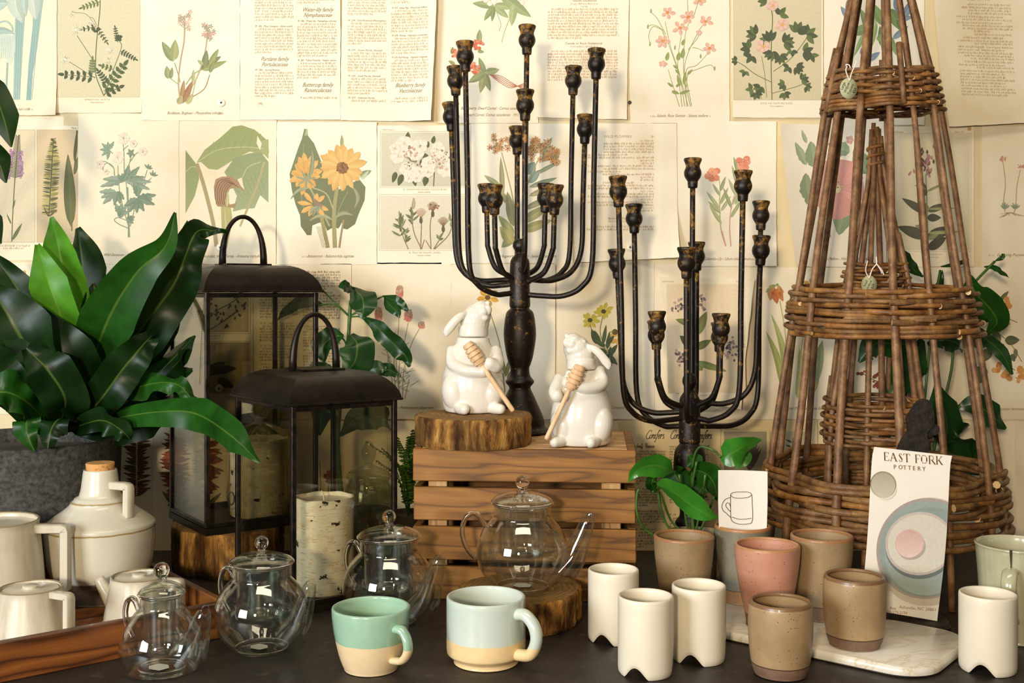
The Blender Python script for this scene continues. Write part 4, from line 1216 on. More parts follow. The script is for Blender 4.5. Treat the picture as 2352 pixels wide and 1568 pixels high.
# ================================================================== row 3
a = page((-70, 604, 160, 950), 'page with a yellow coneflower mostly hidden behind the fern', 'paper', 0.002, [], 23)
a.flower(52, 640, 22, 6, 9, '#d9b24a', None, .3, .8, 1, 1.0); a.dot(44, 630, 8, '#4a3a24'); a.stem([(46, 640), (60, 760), (70, 900)], 3, '#6f7a44')
bind(a)
a = page((160, 606, 356, 950), 'page in deep shade behind the fern, left of the tall lantern', 'paper', 0.0022, [], 231)
a.stem([(260, 900), (262, 760), (268, 690)], 3, '#6f7a4c'); a.flower(268, 680, 20, 8, 8, '#b58a6a', '#6a4a30')
bind(a)
a = page((358, 609, 582, 962), 'page with two dark berry photo plates behind the tall lantern', 'paper', 0.003, [], 24)
a.use('plate')
a.rect(376, 640, 572, 762, '#b9ac86', '#b0a27c'); a.frame(372, 636, 577, 766, '#8f8158'); a.rect(374, 786, 574, 902, '#97875f', '#8c7c56'); a.frame(371, 783, 577, 905, '#8f8158')
a.use('illustration')
for P in ([(468, 760), (450, 710), (445, 660)], [(470, 760), (490, 720), (540, 690), (566, 660)], [(472, 760), (470, 700), (490, 650)], [(474, 762), (510, 740), (545, 715)], [(468, 760), (430, 700), (420, 660)]):
    a.stem(P, 2, '#3a3420')
    for k in range(18):
        q = P[1] if k < 9 else P[2]
        x, y = q[0] + a.rnd.uniform(-18, 18), q[1] + a.rnd.uniform(-20, 20)
        a.leaf(x, y, x + a.rnd.uniform(-10, 10), y - a.rnd.uniform(4, 12), 5, a.rnd.choice(['#3a3a22', '#4d4a2c', '#2c2a1a', '#b5aa84']), vein=0)
for q in ((430, 850, 400, 810, 26), (440, 850, 480, 815, 24), (470, 860, 520, 830, 24), (480, 850, 545, 845, 22), (430, 860, 420, 895, 22), (500, 870, 540, 890, 20), (450, 870, 470, 900, 18)): a.leaf(*q, '#2a2616')
a.use('caption').text('BOX SAND MYRTLE', 478, 773, 5.6, INK, 0, 1.2, 'c'); a.text('Leiophyllum buxifolium', 478, 779, 5, INK2, .3, 1, 'c'); a.text('TRAILING ARBUTUS; MAYFLOWER', 478, 913, 5.6, INK, 0, 1.2, 'c'); a.text('Wild Flowers', 380, 633, 5, INK2)
bind(a)
a = textpage2((583, 606, 808, 962), 'two-column Calochortus text page seen through the tall lantern', 25, [(598, 688), (697, 784)], 620, 950,
    [(1, 668, 'PL. 11   CALOCHORTUS'), (0, 738, 'Pl. 31.  Calypso - Cypripedium'), (0, 790, 'Pl. 32.  The Day Lily - Lilium'), (0, 832, 'Pl. 34.  Columbia Lily'), (1, 745, 'Calochortus caeruleus'), (1, 800, 'Pl. 35.  Avalanche Lily')], 0.0035, [], '#6d5a3c', 'paper', 6.4)
bind(a)
a = page((808, 603, 1037, 962), 'page with pink burnet flower heads behind the coffee plant', 'paper', 0.0025, [], 26)
for P in ([(905, 915), (895, 830), (880, 780), (872, 740)], [(912, 915), (905, 840), (915, 760), (917, 700)], [(916, 915), (918, 830), (930, 780), (938, 740)], [(925, 915), (928, 850), (945, 790), (966, 750)], [(920, 915), (912, 850), (908, 760)], [(930, 915), (940, 870)]):
    a.stem(P, 2, '#a0936c', 1.4)
for x, y, w, h, t in ((918, 671, 9, 17, 0), (870, 721, 9, 17, 0), (938, 724, 10, 15, .5), (968, 746, 8, 8, 0), (905, 700, 5, 10, 0)):
    a.dot(x, y, 1, '#cf7f70', w, h, 12); a.dots(x, y + h * .35, 20, w * .9, h * .6, 2.2, ['#d88a78', '#c4685c', '#e0a090']); a.dots(x, y - h * .45, 18, w * .8, h * .5, 2, ['#b8a68a', '#a3967a', '#cbb89a'])
for k in range(60):
    x, y = a.rnd.choice([895, 910, 922, 935]) + a.rnd.uniform(-6, 6), a.rnd.uniform(800, 905)
    a.stem([(x, y), (x + a.rnd.uniform(-22, 22), y - a.rnd.uniform(2, 16))], .9, a.rnd.choice(['#9aa27c', '#86967a', '#a9ad86']))
a.use('caption').caption(905, 960, 938, INK, 'Prairie Clover - Petalostemon purpureum'); a.words(970, 980, 938, 2.6, INK2); a.words(850, 864, 938, 2.6, INK2)
bind(a)
a = page((1037, 607, 1275, 962), 'page with a single yellow flower behind the rabbit on the log slice', 'paper', 0.0035, [('r', .003, .7)], 27)
a.flower(1120, 683, 26, 7, 12, '#dda63e', '#6a4420', .25, 1, .9, .3)
for q in ((1160, 860, 1150, 810, 9), (1160, 865, 1175, 815, 10), (1158, 870, 1140, 845, 10), (1165, 870, 1180, 845, 9)): a.leaf(*q, '#7a7c4c')
a.stem([(1122, 705), (1150, 800), (1160, 900)], 2, '#8f8a58')
bind(a)
a = page((1273, 604, 1502, 962), 'page with yellow coreopsis drawing between the second rabbit and the shorter candelabra', 'paper', 0.0025, [], 28)
for x, y in ((1386, 715), (1355, 735)):
    a.flower(x, y, 21, 9, 9, '#cfc04a', '#4a4420', .28, 1, .9, .3, .2)
a.flower(1415, 775, 18, 5, 11, '#dfb048', None, .2, .8, 1, 1.2); a.dot(1412, 762, 7, '#5c4a24')
for P in ([(1355, 745), (1368, 780), (1390, 800)], [(1384, 725), (1378, 760), (1385, 790)], [(1412, 760), (1398, 765), (1396, 790)], [(1390, 790), (1400, 815), (1405, 840)]): a.stem(P, 2, '#7d8450')
for q in ((1372, 790, 1358, 755, 15), (1378, 790, 1365, 758, 11), (1385, 790, 1392, 745, 9), (1390, 795, 1365, 780, 11), (1395, 800, 1400, 762, 11), (1395, 810, 1370, 800, 12), (1400, 815, 1418, 790, 11), (1402, 820, 1402, 795, 12), (1400, 820, 1385, 815, 11), (1405, 822, 1412, 835, 12), (1395, 790, 1410, 770, 10), (1400, 815, 1418, 838, 9)): a.leaf(*q, a.rnd.choice(['#4f6444', '#5d7048', '#3f5438']))
a.use('caption').caption(1395, 1440, 938, INK, 'Coreopsis'); a.words(1445, 1452, 938, 2.6, INK2)
bind(a)
a = page(((1513, 636), (1722, 640), (1694, 936), (1560, 918)), 'curling plate of purple monkshood behind the shorter candelabra', 'paper', 0.007, [('bl', .02, .4), ('r', .022, .55), ('br', .012, .5)], 29)
a.use('plate').rect(1530, 652, 1704, 900, '#e8d2b0', '#e2cca8')
a.use('illustration')
a.stem([(1592, 880), (1596, 800), (1590, 720)], 3, '#6f7444')
for q in ((1592, 745, 1550, 733, 16, '#7c8444'), (1595, 770, 1622, 715, 24, '#7d8048'), (1594, 800, 1560, 770, 22, '#4c4c2c'), (1595, 800, 1632, 780, 18, '#6a6f3c'), (1594, 830, 1612, 850, 24, '#7f854c'), (1596, 830, 1668, 852, 16, '#7d8a50'), (1592, 810, 1552, 830, 24, '#4a4430')): a.leaf(*q)
for cx, cy in ((1562, 710), (1560, 815), (1605, 700), (1680, 790), (1670, 810)):
    for i in range(16):
        x, y = cx + a.rnd.gauss(0, 9), cy + a.rnd.gauss(0, 10)
        a.leaf(x, y, x + a.rnd.uniform(-10, 10), y + a.rnd.uniform(-9, 6), 6, a.rnd.choice(['#6a5a5c', '#8a7a80', '#a58f8c', '#4d4244', '#d0a8a0']), vein=0)
a.use('caption').text('Wild Flowers', 1520, 648, 5, INK2, 0, 1); a.text('Plate 87', 1702, 648, 5, INK2, 0, 1, 'r'); a.words(1600, 1640, 908, 2.6, INK2)
bind(a)
a = page((1502, 606, 1737, 962), 'pale page half covered by the curling monkshood plate', 'paper', 0.0015, [], 301)
a.use('caption').caption(1590, 1660, 945, INK2, 'Monkshood')
bind(a)
a = page((1737, 614, 1955, 962), 'page with red pitcher plant flower and pale green leaves, behind obelisk left side', 'paper', 0.003, [], 30)
a.stem([(1790, 690), (1802, 760), (1806, 840)], 2.4, '#b0b070')
for q in ((1778, 655, 1764, 668, 10, '#bfae6a'), (1785, 655, 1800, 672, 10, '#c9a060'), (1778, 660, 1768, 690, 18, '#d08a50'), (1784, 662, 1784, 698, 18, '#c4703c'), (1790, 660, 1798, 692, 14, '#cf8046'), (1770, 662, 1758, 672, 7, '#a8b070')): a.leaf(*q, bend=.1)
a.dots(1780, 680, 10, 12, 12, 4, ['#c4663a', '#b4552e']); a.dots(1781, 655, 6, 6, 4, 3, ['#8da060'])
for q in ((1795, 890, 1758, 760, 16, '#aab56c'), (1805, 895, 1770, 720, 16, '#b4bd78'), (1835, 915, 1888, 780, 34, '#9fb080'), (1840, 915, 1870, 820, 26, '#7fa086'), (1830, 915, 1835, 800, 22, '#b9bd80'), (1850, 915, 1880, 870, 10, '#b9b478')): a.leaf(*q, bend=.06)
a.stem([(1838, 918), (1845, 760), (1900, 660)], 3, '#b9bd80'); a.flower(1860, 655, 18, 5, 10, '#cf9a50', '#8da060', .3)
a.use('caption').caption(1800, 1890, 940, INK, 'Pitcher Plant - Sarracenia flava')
bind(a)
a = page((1957, 616, 2132, 962), 'page with dark red berry sprays seen through the obelisk', 'paper', 0.002, [], 31)
for cx, cy in ((1985, 860), (2010, 880), (2020, 865), (2060, 905), (2085, 900), (2000, 815)): a.dots(cx, cy, 9, 16, 9, 4.2, ['#8a3f24', '#74331f', '#9c4c2c'])
a.stem([(1975, 855), (2030, 875), (2060, 800), (2070, 760)], 1.8, '#6a4a34'); a.stem([(2040, 840), (2030, 790)], 1.4, '#6a4a34')
for q in ((2030, 800, 1990, 790, 18), (2060, 800, 2100, 780, 20)): a.leaf(*q, '#5a6a44')
bind(a)
a = page((2130, 614, 2420, 962), 'page with orange bittersweet and dark leaves, right edge of the third row', 'paper', 0.0028, [], 32)
for P in ([(2260, 820), (2290, 770), (2310, 720), (2300, 690)], [(2265, 800), (2300, 830), (2330, 850)], [(2260, 810), (2250, 850)], [(2310, 730), (2335, 740)], [(2240, 780), (2215, 760)], [(2285, 760), (2320, 790), (2345, 830)]): a.stem(P, 1.6, '#8a6a44')
for q in ((2265, 790, 2225, 785, 26), (2270, 800, 2258, 830, 24), (2290, 790, 2282, 755, 22), (2306, 782, 2340, 780, 22), (2252, 838, 2250, 880, 32), (2290, 800, 2305, 790, 14), (2322, 812, 2328, 830, 14), (2310, 815, 2320, 835, 14), (2330, 800, 2332, 822, 10), (2282, 740, 2310, 730, 10), (2295, 690, 2315, 668, 10), (2240, 770, 2215, 790, 20)): a.leaf(*q, a.rnd.choice(['#6d7450', '#5c6848', '#787c58']))
for x, y, r in ((2312, 695, 14), (2314, 745, 7), (2288, 842, 14), (2310, 860, 15), (2340, 855, 16), (2230, 838, 9), (2335, 870, 10)):
    for k in range(5): a.dot(x + a.rnd.uniform(-r, r) * .5, y + a.rnd.uniform(-r, r) * .6, r * .45, a.rnd.choice(['#d9954e', '#cf8440', '#e0a866']))
    a.dots(x, y, 4, r * .5, r * .6, 1.2, ['#a3622c'])
a.use('caption').caption(2280, 2340, 941, INK, 'Symphoricarpos racemosus'); a.words(2342, 2350, 941, 2.4, INK2)
bind(a)

# ================================================================== row 4
a = page((100, 955, 352, 1290), 'shaded page with a red paintbrush print beside the big grey pot', 'paper', 0.002, [], 33)
for k in range(30):
    y = 1005 + k * 4.4
    for s_ in (-1, 1): a.leaf(315, y + 5, 315 + s_ * a.rnd.uniform(15, 35), y - 3 + a.rnd.uniform(-6, 6), 6, a.rnd.choice(['#7d3a28', '#5f3422', '#50402a']), vein=0)
bind(a)
a = page((356, 964, 560, 1290), 'page with crimson cardinal flowers seen through the tall lantern panes', 'paper', 0.003, [('l', .008, .6)], 34)
for sx, y0, y1 in ((405, 1000, 1180), (480, 1010, 1150)):
    a.stem([(sx, y0), (sx - 4, y1), (sx - 2, 1200)], 3, '#6a5a38')
    n = int((y1 - y0) / 4)
    for i in range(n):
        y = y0 + i * 3.4
        for s_ in (-1, 1):
            l = a.rnd.uniform(16, 40) * (.5 + .5 * math.sin(3 * i / n + .3))
            a.leaf(sx, y + 3, sx + s_ * l, y - 6 + a.rnd.uniform(-8, 22), 7, a.rnd.choice(['#8a3a26', '#73301f', '#a04c30', '#6a2c1c']), vein=0)
for q in ((405, 1170, 440, 1140, 12), (478, 1160, 510, 1130, 10), (404, 1160, 376, 1125, 9), (400, 1180, 470, 1165, 14)): a.leaf(*q, '#6a6a40')
bind(a)
a = page((562, 966, 772, 1290), 'page with a small pink flower seen through the front lantern', 'paper', 0.002, [], 35)
a.dots(757, 1095, 20, 12, 14, 4, ['#b0606c', '#96505c']); a.stem([(757, 1105), (750, 1160)], 2, '#5a6a44'); a.stem([(735, 1060), (738, 1150)], 2, '#5a6a44'); a.stem([(650, 1060), (660, 1200)], 2, '#7a7a54')
bind(a)
a = page((774, 966, 1000, 1290), 'plain page low on the wall behind the glass jar', 'paper', 0.003, [], 351)
bind(a)
a = page(((1416, 966), (1655, 966), (1648, 1268), (1462, 1262)), 'Conifers text page low on the wall beside the crate', 'paper_tan', 0.004, [('bl', .01, .45), ('tl', .006, .6)], 36)
a.use('printed_text')
BK = '#2c2114'
def script(st, x, y, size, sh=.32):
    """running hand drawn with a round pen; letters as pen strokes in em units"""
    L = {'C': ([[(.62, .12), (.5, -.02), (.3, -.02), (.12, .15), (.08, .45), (.25, .8), (.5, .92), (.66, .82), (.62, .68)]], .62),
         'o': ([[(.2, .42), (.06, .3), (.06, .1), (.2, 0), (.34, .12), (.34, .3), (.2, .42), (.3, .36), (.48, .4)]], .42),
         'n': ([[(0, .4), (.06, .42), (.06, 0)], [(.06, .25), (.18, .42), (.28, .38), (.28, .05), (.38, 0), (.46, .1)]], .44),
         'i': ([[(0, .3), (.08, .42), (.08, .08), (.16, 0), (.26, .1)], [(.09, .58), (.11, .62)]], .24),
         'f': ([[(.34, .8), (.26, .92), (.16, .8), (.14, .3), (.1, -.3), (.02, -.38), (-.04, -.28)], [(0, .4), (.3, .42)]], .3),
         'e': ([[(.05, .2), (.3, .26), (.26, .42), (.1, .38), (.05, .18), (.14, 0), (.3, .02), (.42, .14)]], .4),
         'r': ([[(0, .4), (.08, .44), (.08, 0)], [(.08, .26), (.2, .44), (.32, .38)]], .32),
         's': ([[(.26, .4), (.12, .42), (.08, .3), (.24, .18), (.22, .02), (.04, .02)]], .34),
         '.': ([[(.04, .0), (.08, .05)]], .14),
         'P': ([[(.2, .9), (.18, .3), (.12, 0)], [(0, .7), (.15, .92), (.45, .92), (.56, .72), (.42, .5), (.2, .48)]], .5),
         'a': ([[(.32, .38), (.14, .42), (.05, .2), (.14, 0), (.3, .12), (.33, .4), (.34, .06), (.46, .04)]], .44),
         'm': ([[(0, .4), (.06, .42), (.06, 0)], [(.06, .25), (.16, .42), (.24, .36), (.24, 0)], [(.24, .25), (.34, .42), (.42, .36), (.42, .05), (.54, .06)]], .56),
         'l': ([[(.02, .2), (.2, .8), (.12, .92), (.06, .7), (.08, .1), (.18, 0), (.28, .12)]], .26),
         'y': ([[(0, .4), (.04, .12), (.16, .04), (.28, .2), (.3, .42), (.28, -.1), (.16, -.36), (.02, -.28), (.4, .1)]], .4),
         'c': ([[(.3, .34), (.16, .42), (.05, .24), (.1, .02), (.26, .02), (.38, .14)]], .36), ' ': ([], .3)}
    for ch in st:
        strokes, adv = L[ch]
        for sk in strokes:
            a.stem([(x + (px * .72 + py * sh) * size, y - py * size) for px, py in sk], size * .085, BK, size * .05)
        x += adv * size * .66
    return x
x = script('Conifers.', 1481, 1006, 21); script('Coni', 1537, 1006, 21); script('Conifers.', 1590, 1006, 21)
script('Pine family  Pinaceae', 1447, 1027, 10.5)
a.text('Pl. 21.  White Fir - Abies lowiana', 1450, 1037, 5.6, BK, 0, 1.1, fit=78)
a.para(1447, 1037, 1528, 1115, 6.1, '#3f3220', ind=False); a.text('Pl. 22.  Engelmann Spruce', 1456, 1123, 5.6, BK, 0, 1.1); a.para(1447, 1124, 1527, 1166, 6.1, '#3f3220', ind=False); a.para(1448, 1168, 1528, 1205, 6.1, '#3f3220'); a.text('Pl. 23.  Western Larch', 1450, 1215, 5.6, BK, 0, 1.1); a.para(1450, 1217, 1527, 1255, 6.1, '#3f3220', ind=False)
a.para(1537, 1020, 1628, 1160, 6.1, '#3f3220', ind=False); a.text('Pl. 24', 1537, 1182, 6, BK, 0, 1.1); a.para(1537, 1184, 1628, 1250, 6.1, '#3f3220')
bind(a)
a = page((1656, 963, 1876, 1280), 'page with grey twin photo plates between pothos and obelisk', 'paper_tan', 0.003, [], 37)
a.use('plate').rect(1662, 990, 1760, 1085, '#8c8368', '#8a8066'); a.rect(1766, 990, 1862, 1250, '#b3a684', '#a89a78'); a.rect(1662, 1092, 1760, 1250, '#958a6c'); a.frame(1659, 987, 1866, 1254, '#cbbd96')
a.use('illustration')
for k in range(9): a.leaf(1720, 1080, 1708 + k * 5, 1005 + abs(k - 4) * 6, 9, '#4d4636')
a.stem([(1818, 1100), (1818, 1040), (1820, 1005)], 1.6, '#4d5a34')
for k in range(7):
    for s_ in (-1, 1): a.leaf(1818, 1015 + k * 12, 1818 + s_ * 15, 1008 + k * 12, 5, '#4d5a34')
a.use('caption').text('Wild Flowers', 1664, 986, 5.4, INK, 0, 1.1); a.text('Plate 108', 1858, 986, 5.4, INK, 0, 1.1, 'r')
bind(a)
a = page((1880, 966, 2128, 1290), 'page with green pine needles low behind the obelisk', 'paper_tan', 0.003, [], 38)
for k in range(26): a.stem([(1915, 1030), (1915 + 55 * math.cos(k * .14 - .6), 1030 + 40 * math.sin(k * .14 - .6))], 1.3, '#5f7050')
bind(a)
a = page((2130, 968, 2326, 1262), 'shaded page low on the right behind the obelisk foot', 'paper', 0.003, [('r', .006, .7)], 39)
bind(a)
a = page((2310, 966, 2430, 1290), 'strip of page at the right edge, above the sage mug', 'paper', 0.0045, [], 40)
bind(a)
a = page((2120, 1264, 2330, 1400), 'page with script caption showing under the obelisk ring', 'paper_tan', 0.0042, [], 41)
a.use('caption').caption(2190, 2245, 1290, BK, 'Redbud - Cercis canadensis')
bind(a)

# button-like washers that hold pages
def washer(px, py, d, label):
    c = Vector(((px - CX) / FPX * WALL, WALL - d, CAMH - (py - HZ) / FPX * WALL))
    t = thing('wall_button', label, 'button', c, group='white buttons holding pages')
    V, F = lathe([(0.0005, 0.0026), (0.0055, 0.0026), (0.0066, 0.002), (0.0066, 0.0), (0.0005, 0.0)], 24)
    rot = Matrix.Rotation(R(90), 3, 'X')
    mb = MB(); mb.add([rot @ Vector(v) for v in V], F)
    mb.build('disc', M['white_paint'], t, local=True)
    mb = MB()
    for q in (0, 90):
        mb.add([Matrix.Rotation(R(q + 20), 3, 'Y') @ v for v in box((0, -0.0029, 0), (0.0046, 0.0006, 0.0012))[0]], box((0, 0, 0), (1, 1, 1))[1])
    mb.build('cross_slot', M['castiron'], t, local=True, smooth=False)
washer(510, 237, 0.0035, 'white button pinning the bogbean page')
washer(507, 568, 0.0025, 'white button pinning the jack-in-the-pulpit page')
washer(505, 891, 0.0035, 'white button on the dark berry plates behind the tall lantern')
washer(1446, 568, 0.008, 'white button pinning the curled WILD FLOWERS text page')
# ================================================================== wooden crate
ang = math.atan2(0.022, 0.308)
crate = thing('wooden_crate', 'slatted pine crate turned upside down carrying rabbits and tall candelabra', 'crate', (0.0158, 1.564, 0), -ang)
CW, CDp, CH = 0.310, 0.225, 0.209
rowh, gap = 0.0450, 0.0085
zs = [0.0 + i * (rowh + gap + 0.0012) for i in range(4)]
rnd = random.Random(3)
def wood(name, c, s, m, par, bev=0.0012, jig=0.0):
    mb = MB(); mb.add(*box((0, 0, 0), s, bev))
    o = mb.build(name, m, par, local=True, smooth=False)
    o.location = Vector(c)
    o.rotation_euler = (rnd.uniform(-jig, jig), rnd.uniform(-jig, jig), rnd.uniform(-jig, jig))
    return o
for i, z in enumerate(zs):
    h = rowh + (0.0005 if i < 3 else CH - 0.0002 - zs[3] - rowh)
    wood('front_slat', (rnd.uniform(-.0012, .0012), 0.006, z + h / 2), (CW - rnd.uniform(0, .003), 0.011, h), M['pine'], crate, jig=.004)
    wood('back_slat', (0, CDp - 0.006, z + h / 2), (CW, 0.011, h), M['pine'], crate)
    for sx in (-1, 1):
        wood('side_slat', (sx * (CW / 2 - 0.0055), CDp / 2, z + h / 2), (0.011, CDp - 0.0245, h), M['pine'], crate)
for sx in (-1, 1):
    for yy in (0.0215, CDp - 0.0215):
        wood('corner_post', (sx * (CW / 2 - 0.034), yy, CH / 2 - .006), (0.0265, 0.018, CH - 0.016), M['pine_z'], crate)
n = 5
dw = (CDp - 0.026) / n
for i in range(n):
    wood('top_slat', (0, 0.013 + dw * (i + .5), CH - 0.0045), (CW - 0.0225, dw - 0.0035, 0.009), M['pine_y'], crate)

# ================================================================== log slices and stump
def log(name, label, loc, rad, h, seed, sx=1.0, rz=0.0):
    t = thing(name, label, 'log', loc, rz)
    rn = random.Random(seed)
    ph = [rn.uniform(0, 6.28) for _ in range(6)]
    def wob(p, a):
        k = 1 + .035 * math.sin(2 * a + ph[0]) + .025 * math.sin(3 * a + ph[1]) + .014 * math.sin(7 * a + ph[2]) + .010 * math.sin(13 * a + ph[3]) + .006 * math.sin(29 * a + ph[4] + p[2] * 60)
        return (p[0] * k * sx, p[1] * k, p[2])
    prof = [(rad * .985, 0.0), (rad * 1.0, h * .08)] + [(rad * (1 + .006 * math.sin(i * 2.1)), h * i / 8) for i in range(1, 8)] + [(rad * .998, h * .95), (rad * .98, h * .992)]
    V, F = lathe(prof, 96, fn=wob)
    mb = MB(); mb.add(V, F); mb.build('bark', M['bark'], t, local=True, smooth=50)
    V, F = lathe([(rad * .982, h * .99), (rad * .93, h), (rad * .7, h), (rad * .4, h), (rad * .02, h)], 96, fn=wob)
    F.append(tuple(range(4 * 96, 5 * 96)))
    V2, F2 = lathe([(rad * .02, 0), (rad * .985, 0)], 96, fn=wob)
    mb = MB(); mb.add(V, F); mb.add(V2, F2); mb.build('cut_face', M['endgrain'], t, local=True, smooth=50)
    return t
log('log_slice', 'round bark-edged log slice under the left rabbit on the crate', (-0.0535, 1.627, 0.2095), 0.0815, 0.042, 1)
log('log_slice', 'round log slice under the large glass teapot before the crate', (0.011, 1.474, 0.0005), 0.0800, 0.042, 2)
log('log_stump', 'rough split log stump under the tall black lantern', (-0.4407, 1.762, 0.0005), 0.0880, 0.0675, 5)

# ================================================================== lanterns
def lantern(label, F0, A, Bv, z0, zt, roofh, glab):
    """F0 front corner, A / Bv edge vectors to the right and left corners"""
    F0, A, Bv = Vector((F0[0], F0[1], 0)), Vector((A[0], A[1], 0)), Vector((Bv[0], Bv[1], 0))
    cen = F0 + (A + Bv) / 2
    t = thing('lantern', label, 'lantern', (cen.x, cen.y, z0))
    la, lb = A.length, Bv.length
    ua, ub = A.normalized(), Bv.normalized()
    Z = Vector((0, 0, 1))
    corners = [F0, F0 + A, F0 + A + Bv, F0 + Bv]
    def bar(p, q, w):
        d = (q - p)
        s = ua if abs(d.normalized().dot(ua)) < .9 else ub
        return sweep_rect([p, q], w, w, s)
    def fr(nm, p, q, w, m=M['blackframe'], par=t):
        mb = MB(); mb.add(*bar(p, q, w))
        return fixn(mb.build(nm, m, par, smooth=False))
    pw = 0.0068
    inn = [F0 + (ua + ub) * .004, F0 + A + (-ua + ub) * .004, F0 + A + Bv - (ua + ub) * .004, F0 + Bv + (ua - ub) * .004]
    for c in inn:
        fr('corner_post', c + Z * (z0 + .011), c + Z * (zt), pw)
    # base tray
    mb = MB()
    V = [c + Z * z for z in (z0, z0 + .010) for c in corners]
    mb.add(V, [(3, 2, 1, 0), (4, 5, 6, 7), (0, 1, 5, 4), (1, 2, 6, 5), (2, 3, 7, 6), (3, 0, 4, 7)])
    mb.build('base', M['blackmetal'], t, smooth=False)
    for i in range(4):
        p, q = inn[i], inn[(i + 1) % 4]
        d = (q - p).normalized() * .0036
        fr('bottom_rail', p + d + Z * (z0 + .0135), q - d + Z * (z0 + .0135), .0062)
        fr('top_rail', p + d + Z * (zt - .004), q - d + Z * (zt - .004), .0062)
        # glass pane
        e = (q - p).normalized()
        nrm = e.cross(Z) * .0006
        a1, a2 = p + e * .003, q - e * .003
        V = [a1 - nrm + Z * (z0 + .016), a2 - nrm + Z * (z0 + .016), a2 - nrm + Z * (zt - .006), a1 - nrm + Z * (zt - .006)]
        V += [v + nrm * 2 for v in V]
        mb = MB(); mb.add(V, [(0, 1, 2, 3), (7, 6, 5, 4), (0, 4, 5, 1), (1, 5, 6, 2), (2, 6, 7, 3), (3, 7, 4, 0)])
        mb.build('glass_pane', M['pane'], t, smooth=False)
    # vaulted roof with a flat vented top
    mb = MB()
    rows = 12
    V, Fc = [], []
    ex = 0.004
    for i in range(rows + 1):
        s = i / rows
        ins = 0.30 * (1 - math.sqrt(max(0, 1 - (s * .97) ** 2))) / (1 - math.sqrt(1 - .97 ** 2))
        z = zt + .002 + roofh * s
        for c in corners:
            o = c - cen
            out = Vector((0, 0, 0))
            pa, pb = o.dot(ua), o.dot(ub)
            k = 1 - ins * 1.25
            kb = 1 - ins * 1.35
            pp = cen + ua * (pa * k + math.copysign(ex, pa) * (1 - s)) + ub * (pb * kb + math.copysign(ex, pb) * (1 - s))
            V.append(Vector((pp.x, pp.y, z)))
    for i in range(rows):
        for k in range(4):
            k2 = (k + 1) % 4
            Fc.append((i * 4 + k, i * 4 + k2, (i + 1) * 4 + k2, (i + 1) * 4 + k))
    Fc.append(tuple(range(rows * 4, rows * 4 + 4)))
    Fc.append((3, 2, 1, 0))
    mb.add(V, Fc)
    roof = mb.build('roof', M['blackmetal'], t, smooth=35)
    mb = MB()
    for i in range(4):
        p, q = Vector(V[i]), Vector(V[(i + 1) % 4])
        mb.add(*sweep_rect([p, q], .003, .004, Z))
    fixn(mb.build('eave_rim', M['blackframe'], roof, smooth=False))
    topz = zt + .002 + roofh
    mb = MB()
    q = [cen + ua * (sa * la * .2) + ub * (sb * lb * .16) for sa, sb in ((-1, -1), (1, -1), (1, 1), (-1, 1))]
    V = [c + Z * (topz + h) for h in (0, .003) for c in q]
    mb.add(V, [(4, 5, 6, 7), (0, 1, 5, 4), (1, 2, 6, 5), (2, 3, 7, 6), (3, 0, 4, 7)])
    mb.build('vent_plate', M['blackframe'], roof, smooth=False)
    # arched handle
    hh, hw = glab
    P, rr = [], []
    for i in range(25):
        th = math.pi * i / 24
        P.append(cen + ua * (-hw * math.cos(th)) + Z * (topz + hh * math.sin(th) ** .8 if 0 < i < 24 else topz - .001))
        rr.append(.0034 + .0022 * abs(math.cos(th)) ** 6)
    mb = MB(); mb.add(*tube(P, rr, 12)); mb.build('handle', M['blackmetal'], t)
    # door latch ring on the left pane
    return t, cen, ua, ub
LF, cF, uaF, ubF = lantern('shorter black metal lantern with a birch candle, front of the pair', (-.289, 1.485), (.130, .096), (-.113, .1532), 0.0005, 0.276, 0.038, (0.079, 0.034))
LT, cT, uaT, ubT = lantern('taller black metal lantern standing on the log stump, behind its pair', (-.4495, 1.66), (.1488, .104), (-.0947, .1351), 0.0686, 0.4255, 0.040, (0.077, 0.034))
# little ring latch at the left face of the front lantern
p = Vector((-.289, 1.485, 0)) + ubF * .19
P = [p - ubF * 0.000 + Vector((-.0045 + -.0045 * math.cos(6.283 * i / 20), 0, .128 + .009 * math.sin(6.283 * i / 20))) for i in range(20)]
mb = MB(); mb.add(*tube(P, .0011, 8, closed=True)); mb.build('latch_ring', M['blackframe'], LF)

# candles
def candle(label, loc, r, h):
    t = thing('pillar_candle', label, 'candle', loc)
    def wob(p, a):
        k = 1 + .012 * math.sin(2 * a + 1) + .006 * math.sin(5 * a)
        dz = .0006 * math.sin(7 * a) * (1 if p[2] > h * .9 else 0)
        return (p[0] * k, p[1] * k, p[2] + dz)
    V, F = lathe([(r * .97, 0), (r, .002)] + [(r * (1 + .004 * math.sin(i)), h * i / 8) for i in range(1, 8)] + [(r, h), (r - .0016, h + .0004), (r - .0018, h - .006)], 56, fn=wob)
    mb = MB(); mb.add(V, F); mb.build('birch_bark', M['birch'], t, local=True, smooth=50)
    V, F = lathe([(r - .0012, h - .005), (r * .6, h - .0075), (r * .1, h - .008), (.0005, h - .008)], 40)
    mb = MB(); mb.add(V, F); mb.add(*disc((0, 0, .0004), r * .96)); mb.build('wax', M['wax'], t, local=True)
    mb = MB(); mb.add(*tube([(0, 0, h - .009), (-.001, 0, h), (-.004, 0, h + .008)], .0011, 6)); mb.build('wick', M['wax'], t, local=True)
    return t
candle('birch bark pillar candle inside the front lantern', (-.2616, 1.578, 0.0115), .040, .1305)
ct = candle('cellophane-wrapped birch candle inside the tall lantern', (-.3955, 1.770, 0.0800), .044, .118)
